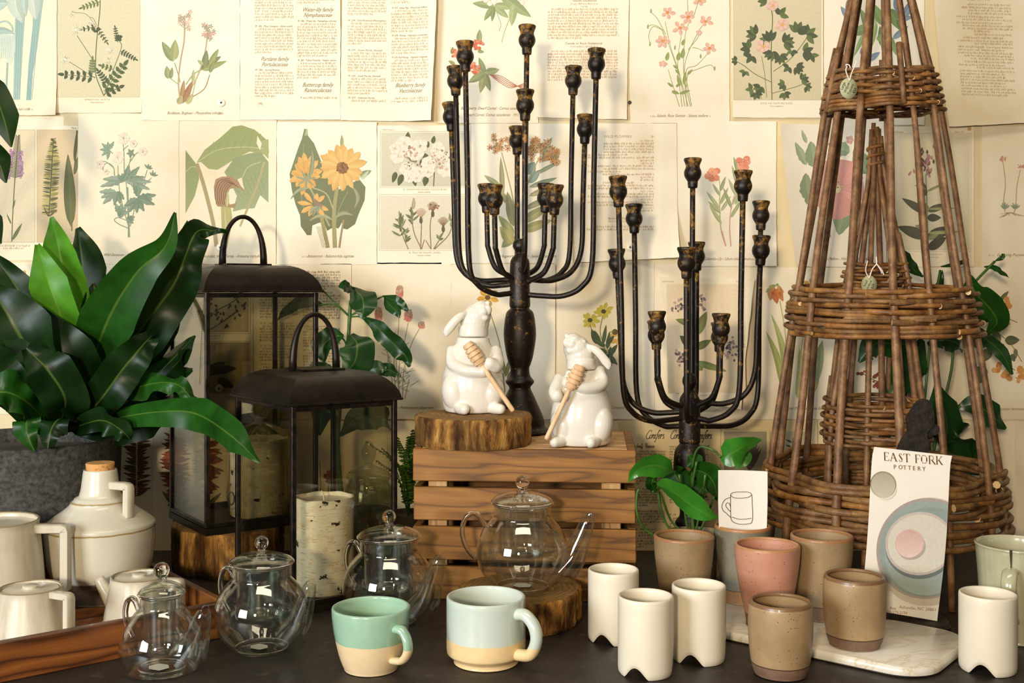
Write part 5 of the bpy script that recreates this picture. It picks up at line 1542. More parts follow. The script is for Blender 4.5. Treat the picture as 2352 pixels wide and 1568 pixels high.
# cellophane wrap
rn = random.Random(4)
def crump(p, a):
    k = 1 + .04 * math.sin(9 * a + p[2] * 90) + .03 * math.sin(17 * a - p[2] * 150)
    if p[2] > .125:
        k += .25 * math.sin(11 * a + p[2] * 200)
    return (p[0] * k, p[1] * k, p[2])
V, F = lathe([(.0465, .001), (.047, .03), (.0465, .07), (.047, .118), (.040, .128), (.022, .136), (.006, .143), (.005, .147), (.012, .155), (.021, .166), (.030, .178)], 72, fn=crump)
mb = MB(); mb.add(V, F); w = mb.build('cellophane_wrap', M['cellophane'], ct, local=True, smooth=False)
P = [(.0072 * math.cos(i * .8), .0072 * math.sin(i * .8), .1445 + .0004 * i) for i in range(12)]
mb = MB(); mb.add(*tube(P + [(.014, -.008, .150)], .0008, 6)); mb.build('tie', M['beech'], ct, local=True)

# ================================================================== glass jar behind the front lantern
t = thing('glass_jar', 'lidded glass apothecary jar behind the front lantern', 'jar', (-.2228, 1.760, 0.0005))
V, F = lathe(smoothprof([(.0005, 0), (.034, 0), (.038, .004), (.039, .05), (.039, .10), (.036, .122), (.031, .130), (.033, .136)], 4) + [(.0315, .136), (.0295, .130), (.0345, .121), (.0375, .10), (.0375, .05), (.036, .006), (.0005, .004)], 40)
mb = MB(); mb.add(V, F); mb.build('body', M['jarglass'], t, local=True)
V, F = lathe(smoothprof([(.0345, .1365), (.035, .141), (.026, .150), (.010, .156), (.006, .160), (.009, .166), (.0115, .175), (.009, .185), (.004, .193), (.0005, .195)], 4), 36)
mb = MB(); mb.add(V, F); mb.build('lid', M['jarglass'], t, local=True)
V, F = lathe(smoothprof([(.0005, .005), (.035, .006), (.0365, .05), (.036, .085), (.02, .092), (.0005, .094)], 4), 30)
mb = MB(); mb.add(V, F); mb.build('moss_filling', M['moss'], t, local=True)

# ================================================================== glass teapots
def teapot(label, loc, s, rz=0.0, body=None, neck=.0375, bh=.088, br=.060, ball=True):
    """clear glass teapot with infuser; spout towards +x, handle towards -x"""
    t = thing('glass_teapot', label, 'teapot', loc, rz, 'clear glass teapots')
    P = [(.0005, 0.0015), (br * .52, 0.0), (br * .62, .002), (br * .90, bh * .24), (br, bh * .48), (br * .965, bh * .68), (br * .85, bh * .85), (neck * 1.14, bh * .965), (neck * 1.0, bh * 1.03), (neck, bh * 1.08), (neck, bh * 1.2), (neck * 1.03, bh * 1.22)]
    if body: P = body
    pr = smoothprof(P, 5)
    th = .0016
    inner = [(max(.0004, r - th), z + (th if i < 4 else 0)) for i, (r, z) in enumerate(pr)][::-1]
    sc = lambda V: [Vector(v) * s for v in V]
    V, F = lathe(pr + inner, 64)
    mb = MB(); mb.add(sc(V), F); mb.build('body', M['glass'], t, local=True)
    zt = pr[-1][1]
    # infuser
    ri = neck * .86
    pi_ = smoothprof([(ri, zt + .001), (ri * .99, zt - .03), (ri * .97, zt - .055), (ri * .9, zt - .0635), (ri * .7, zt - .066), (.0006, zt - .066)], 4)
    pin = [(max(.0004, r - .0012), z + .0012) for r, z in pi_][::-1]
    V, F = lathe(pi_ + pin, 48)
    mb = MB(); mb.add(sc(V), F)
    for k in range(10):
        a = k * .6283
        mb.add(*tube(sc([(ri * .995 * math.cos(a), ri * .995 * math.sin(a), zt - .045), (ri * .985 * math.cos(a), ri * .985 * math.sin(a), zt - .060)]), .0006 * s, 5))
    mb.build('infuser', M['glass'], t, local=True)
    # lid with ball knob
    rl = neck * 1.08
    pl = smoothprof([(rl * .86, zt - .004), (rl * .87, zt + .0015), (rl, zt + .002), (rl * 1.01, zt + .0045), (rl * .86, zt + .0095), (rl * .5, zt + .0145), (rl * .2, zt + .0165), (.0055, zt + .0185)], 4)
    pin = [(max(.0004, r - .0014), z - .0014) for r, z in pl][::-1]
    V, F = lathe(pl + pin, 48)
    mb = MB(); mb.add(sc(V), F)
    lid = mb.build('lid', M['glass'], t, local=True)
    ring = lambda r_, z_, q_: tube(sc([(r_ * math.cos(i * .1309), r_ * math.sin(i * .1309), z_) for i in range(48)]), q_ * s, 8, closed=True)
    mb = MB(); mb.add(*ring(rl, zt + .0032, .0014)); mb.build('lid_rim', M['solidglass'], lid, local=True)
    mb = MB(); mb.add(*ring(pr[-1][0] - .0006, zt + .0004, .0011)); mb.build('mouth_rim', M['solidglass'], t, local=True)
    mb = MB(); mb.add(*ring(br * .56, .0022, .0013)); mb.build('base_ring', M['solidglass'], t, local=True)
    V, F = lathe([(.0055, zt + .0185), (.0045, zt + .0205)] + [(max(.0003, .0090 * math.sin(th_)), zt + .0285 - .0090 * math.cos(th_)) for th_ in np.linspace(.5, 3.14159, 12)], 28)
    F.append(tuple(reversed(range(28))))
    mb = MB(); mb.add(sc(V), F); mb.build('knob', M['solidglass'], lid, local=True)
    # handle (a loop of glass rod)
    H = crom([(-br * .78, 0, bh * .86), (-br * 1.0, 0, bh * 1.06), (-br * 1.22, 0, bh * 1.02), (-br * 1.32, 0, bh * .80), (-br * 1.22, 0, bh * .56), (-br * 1.02, 0, bh * .40)], 6)
    mb = MB(); mb.add(*tube(sc(H), .0034 * s, 12)); mb.build('handle', M['solidglass'], t, local=True)
    # spout
    H = crom([(br * .86, 0, bh * .26), (br * 1.10, 0, bh * .46), (br * 1.28, 0, bh * .74), (br * 1.42, 0, bh * 1.0), (br * 1.49, 0, bh * 1.10)], 6)
    rr = np.interp(np.linspace(0, 1, len(H)), [0, .25, .6, .9, 1], [.0210, .0170, .0110, .0070, .0068]) * s
    mb = MB(); mb.add(*tube(sc(H), list(rr), 20, caps=False)); mb.add(*tube(sc(H), list(rr - .0010 * s), 20, caps=False))
    mb.add(*tube([Vector(H[-1]) * s + Vector((0, .006 * s * math.cos(i * .5236), .006 * s * math.sin(i * .5236))) for i in range(12)], .0008 * s, 6, closed=True))
    mb.build('spout', M['glass'], t, local=True)
    # sticker on the base
    mb = MB()
    q = [(-.012, -.004), (-.004, -.011), (.010, -.009), (.013, .003), (.004, .010), (-.009, .008)]
    mb.add(sc([(x, y - .004, .0032) for x, y in q]), [tuple(range(6))]); mb.build('label_sticker', M['card'], t, local=True, smooth=False)
    return t
squat = [(.0005, 0.0015), (.036, 0.0), (.042, .003), (.0465, .018), (.0455, .034), (.038, .052), (.030, .064), (.0245, .070), (.0235, .074), (.0235, .082), (.0245, .083)]
teapot('large clear glass teapot on the log slice before the crate', (0.0135, 1.474, 0.0433), 1.0, R(-6))
teapot('glass teapot half hidden behind the mint green mug', (-.159, 1.464, 0.0008), 1.0, R(-38))
teapot('glass teapot left of the birch candle, at the tray corner', (-.300, 1.356, 0.0008), 0.93, R(-35), neck=.0375)
teapot('smallest glass teapot with squat body, nearest the front left', (-.397, 1.283, 0.0008), 1.0, R(-30), body=squat, neck=.0235, bh=.068, br=.045)

# ================================================================== mugs
def mug(name, label, loc, m, prof, thick, hpts, hr, rz, cat='mug', hflat=(1.0, .72), group=None, band=None, slot=False):
    t = thing(name, label, cat, loc, rz, group)
    pr = smoothprof(prof, 5)
    top = pr[-1]
    inner = [(max(.0005, r - thick), max(z, thick * 1.2)) for r, z in pr][::-1]
    rim = [(top[0] - thick * .12, top[1] + thick * .35), (top[0] - thick * .5, top[1] + thick * .5), (top[0] - thick * .88, top[1] + thick * .35)]
    V, F = lathe(pr + rim + inner, 64)
    mb = MB(); mb.add(V, F); mb.build('body', m, t, local=True)
    if hpts:
        H = crom(hpts, 7)
        mb = MB(); mb.add(*tube(H, hr, 14, flat=hflat, updir=(0, 1, 0))); mb.build('handle', m, t, local=True)
    return t
mug('mug', 'mint green and sand two-tone mug on the table front', (-.160, 1.285, 0.0005), M['mint'],
    [(.0005, .001), (.027, 0), (.031, .003), (.0365, .018), (.0415, .040), (.0442, .060), (.0445, .0685)], .0042,
    [(.041, 0, .053), (.052, 0, .053), (.060, 0, .044), (.061, 0, .031), (.052, 0, .020), (.036, 0, .0165)], [.0070] * 8 + [.0062] * 20 + [.0058] * 8, R(-42))
mug('mug', 'pale blue and sand two-tone mug on the table front', (-.030, 1.307, 0.0005), M['paleblue'],
    [(.0005, .001), (.034, 0), (.0365, .003), (.0375, .006), (.0435, .0105), (.0455, .016), (.0457, .04), (.0457, .0745)], .0042,
    [(.042, 0, .062), (.056, 0, .063), (.068, 0, .052), (.0705, 0, .036), (.062, 0, .020), (.043, 0, .0165)], .0085, R(-36), hflat=(.9, .8))
t = mug('mug', 'sage green mug with a notched rim, cut by the right edge', (.627, 1.405, 0.0005), M['sage'],
    [(.0005, .001), (.040, 0), (.0425, .004), (.0435, .03), (.0455, .07), (.0485, .108), (.0500, .1135)], .0038,
    [(.044, 0, .088), (.056, 0, .0905), (.066, 0, .080), (.0675, 0, .060), (.060, 0, .040), (.042, 0, .028)], .0075, R(-122), hflat=(1.2, .6))
mb = MB()
V, F = box((.0492, 0, .105), (.0036, .0030, .021))
V = [Vector((v.x, v.y * (1 if v.z > .105 else .15), v.z)) for v in V]
mb.add(V, F); mb.build('rim_notch', M['terracotta'], t, local=True, smooth=False)

def stonecup(label, loc, m, r, h, rb, tall):
    prof = [(.0005, .001), (rb - .002, 0), (rb, .0018), (rb * 1.04, h * .12), (rb + (r - rb) * .55, h * .45), (rb + (r - rb) * .88, h * .75), (r, h * .96), (r, h)]
    if not tall:
        prof = [(.0005, .001), (rb - .003, 0), (rb + .001, .003), (rb + (r - rb) * .55, h * .17), (rb + (r - rb) * .9, h * .45), (r * 1.0, h * .72), (r * .985, h * .93), (r * .955, h)]
    return mug('tumbler', label, loc, m, prof, .0042, None, 0, random.uniform(0, 6), 'cup')
stonecup('tall tan speckled tumbler beside the crate, left of the blue-grey one', (.2278, 1.500, .0005), M['st_tall'], .0398, .103, .028, True)
stonecup('blue-grey tumbler holding the mug drawing card', (.310, 1.522, .0125), M['st_blue'], .0374, .100, .026, True)
stonecup('pink tumbler on the marble board', (.3183, 1.412, .0125), M['st_pink'], .0405, .099, .026, True)
stonecup('tall tan tumbler on the marble board, behind the pottery card', (.396, 1.447, .0125), M['st_tall'], .0392, .103, .027, True)
stonecup('short tan tumbler standing on the marble board', (.403, 1.332, .0125), M['st_short'], .0362, .080, .0285, False)
stonecup('short tan tumbler on the table at the lower edge, before the marble board', (.3007, 1.268, .0005), M['st_short'], .0358, .080, .0285, False)

# white tumblers with scalloped feet
def whitecup(label, loc, rz, h=.0868, r=.0312):
    t = thing('footed_tumbler', label, 'cup', loc, rz, 'white tumblers with wavy feet')
    seg = 96
    foot = lambda a: .0125 * max(0.0, math.cos(3 * a)) ** 1.3
    rows = [(r * .93, 0), (r * .985, .0025), (r, .007)] + [(r, .013 + (h - .016) * i / 8) for i in range(9)] + [(r * .985, h - .0008), (r * .945, h), (r * .90, h - .0008)] + [(r * .885, h - .004 - (h - .024) * i / 5) for i in range(6)] + [(r * .6, .0175), (.0006, .017)]
    def fn(p, a):
        z = p[2]
        k = max(0, 1 - z / .034)
        dz = foot(a) * k
        rr = math.hypot(p[0], p[1])
        sc_ = 1.0 - .03 * foot(a) / .0125 * k
        return (p[0] * sc_, p[1] * sc_, z + dz)
    V, F = lathe(rows, seg, fn=lambda p, a: fn(p, a) if p[2] < .06 and math.hypot(p[0], p[1]) > r * .92 else p)
    V2, F2 = lathe([(r * .93, 0), (r * .80, .003), (r * .4, .013), (.0006, .0135)], seg, fn=lambda p, a: (p[0], p[1], p[2] + foot(a) * (1 if math.hypot(p[0], p[1]) > r * .9 else .8 if math.hypot(p[0], p[1]) > r * .7 else 0)) )
    mb = MB(); mb.add(V, F); mb.add(V2, [q[::-1] for q in F2]); mb.build('body', M['whitecup'], t, local=True)
for lab, px, D, rz in (('white wavy-footed tumbler nearest the crate', 1409, 1.392, -2.15), ('white wavy-footed tumbler in front of the other two, at the lower edge', 1483, 1.272, -2.10), ('white wavy-footed tumbler beside the pink one', 1605, 1.318, -2.05)):
    whitecup(lab, ((px - CX) / FPX * D, D, .0005), rz)
whitecup('lone white wavy-footed tumbler at the right, before the sage mug', ((2269 - CX) / FPX * 1.282, 1.282, .0005), -2.2)

# ================================================================== marble board
def rounded_board(name, label, cat, Q, e1, e2, l1, l2, rad, th, m):
    e1, e2 = Vector((*e1, 0)), Vector((*e2, 0))
    pts = []
    for (cx_, cy_, a0) in ((rad, rad, 180), (l1 - rad, rad, 270), (l1 - rad, l2 - rad, 0), (rad, l2 - rad, 90)):
        for i in range(9):
            a = R(a0 + i * 90 / 8)
            pts.append((cx_ + rad * math.cos(a), cy_ + rad * math.sin(a)))
    n = len(pts)
    V, F = [], []
    for (ins, z) in ((.004, 0), (.0005, .0025), (0, th * .5), (.0008, th - .002), (.003, th)):
        for (x, y) in pts:
            cxx, cyy = l1 / 2, l2 / 2
            k1, k2 = (1 - ins / (l1 / 2)), (1 - ins / (l2 / 2))
            p = e1 * (cxx + (x - cxx) * k1) + e2 * (cyy + (y - cyy) * k2)
            V.append(p + Vector((0, 0, z)))
    for i in range(4):
        for k in range(n):
            F.append((i * n + k, i * n + (k + 1) % n, (i + 1) * n + (k + 1) % n, (i + 1) * n + k))
    F.append(tuple(range(4 * n, 5 * n))); F.append(tuple(reversed(range(n))))
    mb = MB(); mb.add([v + Vector((Q[0], Q[1], .0004)) for v in V], F)
    c = Vector((Q[0], Q[1], .0004)) + e1 * l1 / 2 + e2 * l2 / 2
    o = fixn(mb.build(name, m, origin=c, smooth=40))
    return tag(o, label, cat)
rounded_board('serving_board', 'white marble serving board under the stoneware tumblers', 'board', (.452, 1.232), (-.78, .626), (.626, .78), .335, .178, .045, .0118, M['marble'])
# ================================================================== candelabras
def cup_profile(s):
    return [(x * s, z * s) for x, z in smoothprof([(.0040, 0), (.0068, .0005), (.0075, .004), (.0078, .0085), (.0080, .0105), (.0118, .0165), (.0132, .0215), (.0128, .0265), (.0108, .0315), (.0108, .035), (.0128, .0405), (.0136, .0425), (.0134, .0450), (.0122, .0458)], 3)] + [(.0100 * s, .0445 * s), (.0094 * s, .034 * s), (.0004 * s, .033 * s)]
def candelabra(label, base, colprof, arms, centre, rr=.0042, cs=1.0):
    """arms: (azimuth deg, radius at top, height of attachment, height of cup foot, bend radius)"""
    bx, by, bz = base
    t = thing('candelabra', label, 'candelabra', base)
    V, F = lathe(smoothprof(colprof, 5), 40)
    A = [(.10, .10, .10, 1) for _ in V]
    mb = MB(); mb.add(V, F, 0, [((.06 if p[2] > colprof[-1][1] - .17 * .8 else 0),) * 3 + (1,) for p in V]); mb.build('turned_column', M['iron'], t, local=True, attr='Wear')
    cp = cup_profile(cs)
    def put_cup(par, p, tilt):
        V, F = lathe(cp, 28)
        T = Vector(tilt).normalized()
        q = Vector((0, 0, 1)).rotation_difference(T).to_matrix()
        a = [((.55 if v[2] > .030 * cs else .25 if v[2] < .012 * cs else .1),) * 3 + (1,) for v in V]
        mb = MB(); mb.add([q @ Vector(v) + Vector(p) for v in V], F, 0, a); mb.build('candle_cup', M['iron'], par, local=True, attr='Wear')
    for (az, rad, z0, z1, bend, lean) in arms:
        c, s_ = math.cos(R(az)), math.sin(R(az))
        path = [(.010, z0), (rad * .3, z0 - .002), (rad - bend * 1.1, z0 - .002), (rad - bend * .38, z0 + bend * .30), (rad, z0 + bend * 1.15), (rad + lean * .45, z0 + (z1 - z0) * .55), (rad + lean, z1)]
        P3 = [(r_ * c, r_ * s_, z) for r_, z in crom(path, 6)]
        n = len(P3)
        a = []
        for i in range(n):
            w = (.0 if i < n - 7 else .0 + .55 * ((i - (n - 7)) / 6) ** 2)
            a += [(w, w, w, 1)] * 10
        V, F = tube(P3, rr, 10)
        mb = MB(); mb.add(V, F, 0, a)
        o = mb.build('arm', M['iron'], t, local=True, attr='Wear')
        put_cup(o, P3[-1], Vector(P3[-1]) - Vector(P3[-3]))
    if centre:
        z0, z1 = centre
        P3 = crom([(0, 0, z0), (0, .001, (z0 + z1) / 2), (0, 0, z1)], 6)
        mb = MB(); V, F = tube(P3, rr * 1.05, 10); mb.add(V, F)
        o = mb.build('arm', M['iron'], t, local=True, attr='Wear')
        put_cup(o, P3[-1], (0, 0, 1))
    return t
# tall one on the crate: column from the photo rows; zc(y) = height over its foot
zb = .2095
f1 = 1.745 / FPX
zc = lambda y: CAMH - (y - HZ) * f1 - zb
pxr = lambda w: w * f1
colp = [(.0005, .0005), (pxr(64), .0005), (pxr(65), .006), (pxr(58), .011), (pxr(55), zc(960)), (pxr(40), zc(925)), (pxr(31), zc(905)), (pxr(26), zc(895)), (pxr(25), zc(888)), (pxr(33), zc(876)), (pxr(24), zc(862)), (pxr(22), zc(845)), (pxr(25), zc(836)), (pxr(31), zc(815)), (pxr(37), zc(775)), (pxr(36), zc(745)), (pxr(31), zc(718)), (pxr(22), zc(708)), (pxr(24), zc(700)), (pxr(23), zc(660)), (pxr(23), zc(618)), (pxr(21), zc(598)), (pxr(12), zc(585)), (pxr(9), zc(580)), (pxr(16), zc(568)), (pxr(15), zc(556)), (pxr(8), zc(549)), (.0005, zc(548))]
CH2 = .0458
def armset(L, f, X0, zfun, cs=1.0):
    """L: (cup px, cup rim row, depth offset, attachment row, bend px, lean px)"""
    out = []
    for (px, py, dy, ay, bend, lean) in L:
        D = f * FPX + dy
        x = (px - CX) / FPX * D - X0
        az = math.degrees(math.atan2(dy, x))
        rad = math.hypot(x, dy)
        z = CAMH - (py - HZ) / FPX * D - zfun
        out.append((az, rad - lean * f, (CAMH - (ay - HZ) * f - zfun), z - CH2 * cs, bend * f, lean * f))
    return out
X1 = (1194 - CX) / FPX * 1.745
A1 = armset([(1069, 95, -.045, 672, 60, 9), (1047, 152, .025, 652, 60, 9), (1037, 235, .055, 640, 55, 12), (1210, 58, .012, 600, 30, 8),
             (1206, 206, -.085, 618, 50, 6), (1188, 290, .075, 615, 40, 2), (1316, 152, .045, 640, 55, 9), (1343, 263, .020, 640, 60, 8), (1369, 112, -.040, 676, 62, 9),
             (1118, 422, .035, 630, 55, 4), (1136, 424, -.035, 642, 58, 4), (1252, 421, .035, 630, 55, 4), (1273, 424, -.035, 642, 58, 4)], f1, X1, zb)
candelabra('tall black candelabra with many cups standing on the crate', (X1, 1.745, zb), colp, A1, None)
f2 = 1.712 / FPX
X2 = (1584 - CX) / FPX * 1.712
zc2 = lambda y: CAMH - (y - HZ) * f2
colp2 = [(.0005, .0005), (.044, .0005), (.0445, .006), (.040, .011), (.037, .022), (.026, .048), (.020, .062), (.017, .070), (.022, .078), (.0155, .088), (.015, .098), (.017, .104), (.021, .12), (.0255, zc2(1110)), (pxr(36), zc2(1070)), (pxr(35), zc2(1048)), (pxr(31), zc2(1030)), (pxr(22), zc2(1018)), (pxr(24), zc2(1010)), (pxr(24), zc2(960)), (pxr(23), zc2(925)), (pxr(21), zc2(912)), (pxr(12), zc2(898)), (pxr(9), zc2(893)), (pxr(16), zc2(880)), (pxr(15), zc2(866)), (pxr(8), zc2(858)), (.0005, zc2(857))]
A2 = armset([(1421, 404, -.050, 958, 62, 12), (1457, 468, .045, 978, 62, 6), (1419, 571, .02, 945, 60, 12), (1591, 363, .012, 900, 30, 5),
             (1577, 567, -.085, 955, 50, 4), (1600, 555, .075, 930, 40, 4), (1706, 391, -.050, 958, 62, 8), (1747, 461, .05, 978, 62, 8), (1746, 540, -.01, 922, 60, 12),
             (1510, 714, -.035, 925, 52, 3), (1508, 735, .035, 940, 52, 3), (1655, 719, -.035, 925, 52, 3), (1652, 740, .035, 940, 52, 3)], f2, X2, 0.0)
candelabra('shorter black candelabra standing on the table behind the pothos', (X2, 1.712, 0), colp2, A2, None)

# ================================================================== rabbits
def remesh(MBs, vox, smooth_it, mats, name, par):
    me = bpy.data.meshes.new('tmp')
    me.from_pydata([tuple(v) for v in MBs.v], [], MBs.f)
    o = bpy.data.objects.new('tmp', me); COL.objects.link(o)
    m = o.modifiers.new('r', 'REMESH'); m.mode = 'VOXEL'; m.voxel_size = vox
    m = o.modifiers.new('s', 'SMOOTH'); m.factor = .5; m.iterations = smooth_it
    dg = bpy.context.evaluated_depsgraph_get()
    nm = bpy.data.meshes.new_from_object(o.evaluated_get(dg))
    bpy.data.objects.remove(o); bpy.data.meshes.remove(me)
    nm.name = name
    nm.materials.clear(); nm.materials.append(mats)
    nm.polygons.foreach_set('use_smooth', [True] * len(nm.polygons))
    ob = bpy.data.objects.new(name, nm); COL.objects.link(ob); ob.parent = par
    return ob
def rabbit(label, loc, s, mir, arms, dip, eyeup=0.0, hx=0.0):
    """figure in px units: x right, y up, q towards the viewer; mir mirrors x"""
    t = thing('rabbit_jar', label, 'figurine', loc)
    def P(x, y, q): return Vector((x * mir * s, -q * s, y * s))
    def ell(mb, c, r, rot=0.0):
        mb.add(*sphere(P(*c), 1.0, 24, 16, (r[0] * s, r[2] * s, r[1] * s), Matrix.Rotation(R(rot * -mir), 3, 'Y')))
    def cap(mb, pts, rad):
        C = crom(pts, 12)
        rs = np.interp(np.linspace(0, 1, len(C)), np.linspace(0, 1, len(rad)), rad)
        for c, r_ in zip(C, rs): mb.add(*sphere(P(*c), r_ * s, 14, 10))
    mb = MB()
    Vb, Fb = lathe(smoothprof([(.5 * s, 0), (54 * s, 0), (66 * s, 8 * s), (71 * s, 30 * s), (72 * s, 58 * s), (68 * s, 88 * s), (60 * s, 116 * s), (50 * s, 140 * s), (40 * s, 158 * s), (34.5 * s, 171 * s), (.5 * s, 171 * s)], 4), 40)
    mb.add([Vector((v[0], v[1] * .84, v[2])) + P(-2, 0, 0) for v in Vb], Fb)
    # haunches and feet
    ell(mb, (-42, 48, 24), (31, 44, 36), 8); ell(mb, (40, 46, 22), (31, 40, 34), -10)
    cap(mb, [(-36, 13, 20), (-28, 13, 48), (-18, 12, 66)], [14, 14, 12]); cap(mb, [(34, 13, 20), (48, 13, 42), (62, 12, 56)], [14, 14, 12])
    # arms
    for pts, rad in arms: cap(mb, pts, rad)
    ell(mb, (-20, 40, -52), (18, 18, 16))
    body = remesh(mb, 1.8 * s, 9, M['rabbit'], 'body', t)
    # head = lid
    mb = MB()
    mb.add([Vector(v) + P(-1, 0, 0) for v in lathe([(.5 * s, 173 * s), (34.5 * s, 173 * s), (34.5 * s, 196 * s), (.5 * s, 206 * s)], 32)[0]], lathe([(.5, 0), (1, 0), (1, 1), (.5, 1)], 32)[1])
    ell(mb, (2, 205, 1), (34, 36, 33)); ell(mb, (9, 220, 4), (31, 30, 30)); ell(mb, (18, 232, 8), (23.5, 24, 23))
    ell(mb, (33, 234, 20), (9.5, 12, 9)); ell(mb, (22, 230, 26), (10.5, 11, 8)); ell(mb, (33, 250, 15), (6.5, 5, 6)); ell(mb, (24, 216, 24), (11, 8, 8))
    ell(mb, (-6, 236, 20), (5.5, 5.5, 5.5)); ell(mb, (-2, 228, 27), (4.5, 4.5, 4))
    for (q0, q1) in ((16, 30), (-16, -24)):
        C = crom([(-14, 226, q0), (-34, 216, q1), (-52, 196, q1 + 2), (-60, 178, q1)], 6)
        for i, c in enumerate(C):
            k = i / (len(C) - 1)
            w = np.interp(k, [0, .35, .75, 1], [9, 17, 17, 7])
            ell(mb, tuple(c), (w * .95, w * .55, 6.0), 40)
    head = remesh(mb, 1.6 * s, 5, M['rabbit'], 'head_lid', t)
    return t, P
S1 = 1.652 / FPX
r1, P1 = rabbit('white ceramic rabbit honey jar on the log slice', ((1088 - CX) / FPX * 1.652, 1.652, .2520), S1, 1,
    [([(-50, 140, 8), (-46, 112, 32), (-14, 98, 54), (22, 96, 58)], [13, 15, 13.5, 13]), ([(52, 140, 6), (54, 120, 30), (52, 108, 46), (38, 114, 57)], [13, 16, 15.5, 15])], None)
S2 = 1.612 / FPX
r2, P2 = rabbit('white ceramic rabbit honey jar directly on the crate top', ((1334 - CX) / FPX * 1.612, 1.612, .2100), S2, -1,
    [([(-44, 168, 8), (-46, 142, 30), (-10, 134, 52), (34, 146, 57)], [13, 15, 13.5, 13]), ([(52, 150, 6), (58, 134, 28), (62, 122, 46), (58, 116, 57)], [13, 15, 14.5, 15])], None)
def dipper(label, head, tip, rh, rs_):
    head, tip = Vector(head), Vector(tip)
    t = thing('honey_dipper', label, 'honey dipper', tip)
    ax = (head - tip)
    L = ax.length
    q = Vector((0, 0, 1)).rotation_difference(ax.normalized()).to_matrix()
    V, F = lathe([(.0003, 0), (rs_ * .85, .0005), (rs_, .003), (rs_, L * .55), (rs_ * .95, L * .68), (.0003, L * .72)], 16)
    mb = MB(); mb.add([q @ Vector(v) for v in V], F); mb.build('stick', M['beech'], t, local=True)
    h0, h1 = L * .70, L * 1.0
    prof = [(rs_ * .9, h0 - .003)]
    n = 5
    env = lambda k: rh * (.72 + .28 * math.sin(math.pi * min(1, k * 1.05) ** .9))
    for i in range(n):
        a0, a1 = i / n, (i + 1) / n
        z0, z1 = h0 + (h1 - h0) * a0, h0 + (h1 - h0) * a1
        g = (h1 - h0) / n * .22
        prof += [(env(a0) * .74, z0), (env(a0) * .74, z0 + g), (env(a0 + .05), z0 + g * 1.1), (env(a1), z1 - .0002)]
    prof += [(rh * .6, h1 + .0014), (.0003, h1 + .0018)]
    V, F = lathe(prof, 24)
    mb = MB(); mb.add([q @ Vector(v) for v in V], F); mb.build('grooved_head', M['beech'], t, local=True, smooth=40)
o1 = r1.location; o2 = r2.location
dipper('honey dipper in the arms of the rabbit on the log slice', o1 + P1(-12, 158, 60), o1 + P1(91, 8, 68), 17 * S1, 5.5 * S1)
dipper('honey dipper in the arms of the rabbit standing on the crate', o2 + P2(5, 182, 60), o2 + P2(82, 20, 72), 18 * S2, 5.5 * S2)

# ================================================================== tray and milky stoneware
C = Vector((-.352, 1.405, 0)); u = Vector((-.785, -.62, 0)); v = Vector((-.62, .785, 0))
tray = thing('wooden_tray', 'rectangular teak tray holding the milky stoneware at the left', 'tray', C + u * .18 + v * .16, math.atan2(u.y, u.x) + math.pi)
# local x along -u, local y along -v
UL, VL, TH, WT = .40, .325, .045, .010
lx = lambda uu: -(uu - .18)
ly = lambda vv: -(vv - .16)
def tb_(nm, u0, u1, v0, v1, z0, z1, bev=.0015):
    mb = MB(); mb.add(*box((0, 0, 0), (u1 - u0, v1 - v0, z1 - z0), bev))
    o = mb.build(nm, M['teak'], tray, local=True, smooth=False)
    o.location = (lx((u0 + u1) / 2), ly((v0 + v1) / 2), (z0 + z1) / 2)
    return o
tb_('front_wall', 0, UL, 0, WT, .0005, TH); tb_('back_wall', 0, UL, VL - WT, VL, .0005, TH)
o = tb_('end_wall', 0, VL - 2 * WT, 0, WT, .0005, TH); o.rotation_euler = (0, 0, R(90)); o.location = (lx(WT / 2), ly(VL / 2), TH / 2)
o = tb_('end_wall', 0, VL - 2 * WT, 0, WT, .0005, TH); o.rotation_euler = (0, 0, R(90)); o.location = (lx(UL - WT / 2), ly(VL / 2), TH / 2)
for i in range(6):
    w = (VL - 2 * WT) / 6
    tb_('floor_board', WT, UL - WT, WT + i * w + .0004, WT + (i + 1) * w - .0004, .001, .0075, .0006)
zf = .0080
# corked jug
D = 1.562
t = thing('corked_jug', 'milky white stoneware jug with a cork stopper', 'jug', (-.5655, 1.5546, zf), R(-28))
k = D / FPX
zj = lambda y: CAMH - (y - HZ) * k - zf
prof = smoothprof([(.0005, .001), (.046, 0), (.050, .003), (.060, zj(1330)), (.0685, zj(1290)), (.0718, zj(1240)), (.0728, zj(1207))], 5) + smoothprof([(.0728, zj(1200)), (.0715, zj(1195)), (.0620, zj(1182)), (.050, zj(1168)), (.0405, zj(1155))], 3) + [(.0385, zj(1149)), (.0385, zj(1147)), (.0350, zj(1144)), (.0335, zj(1139)), (.0310, zj(1137))] + smoothprof([(.0278, zj(1134)), (.0256, zj(1120)), (.0236, zj(1095)), (.0222, zj(1078)), (.0210, zj(1075))], 3) + [(.0185, zj(1077)), (.018, zj(1095)), (.0005, zj(1096))]
V, F = lathe(prof, 64); mb = MB(); mb.add(V, F); mb.build('body', M['jug'], t, local=True, smooth=45)
V, F = lathe([(.0005, zj(1090)), (.0172, zj(1090)), (.0182, zj(1075)), (.0192, zj(1062)), (.0185, zj(1060)), (.0005, zj(1060))], 28); mb = MB(); mb.add(V, F); mb.build('cork', M['cork'], t, local=True, smooth=45)
H = [(.022, 0, zj(1109)), (.038, 0, zj(1108)), (.0510, 0, zj(1108)), (.0530, 0, zj(1109.5)), (.0540, 0, zj(1113)), (.0536, 0, zj(1145)), (.0534, 0, zj(1176))]
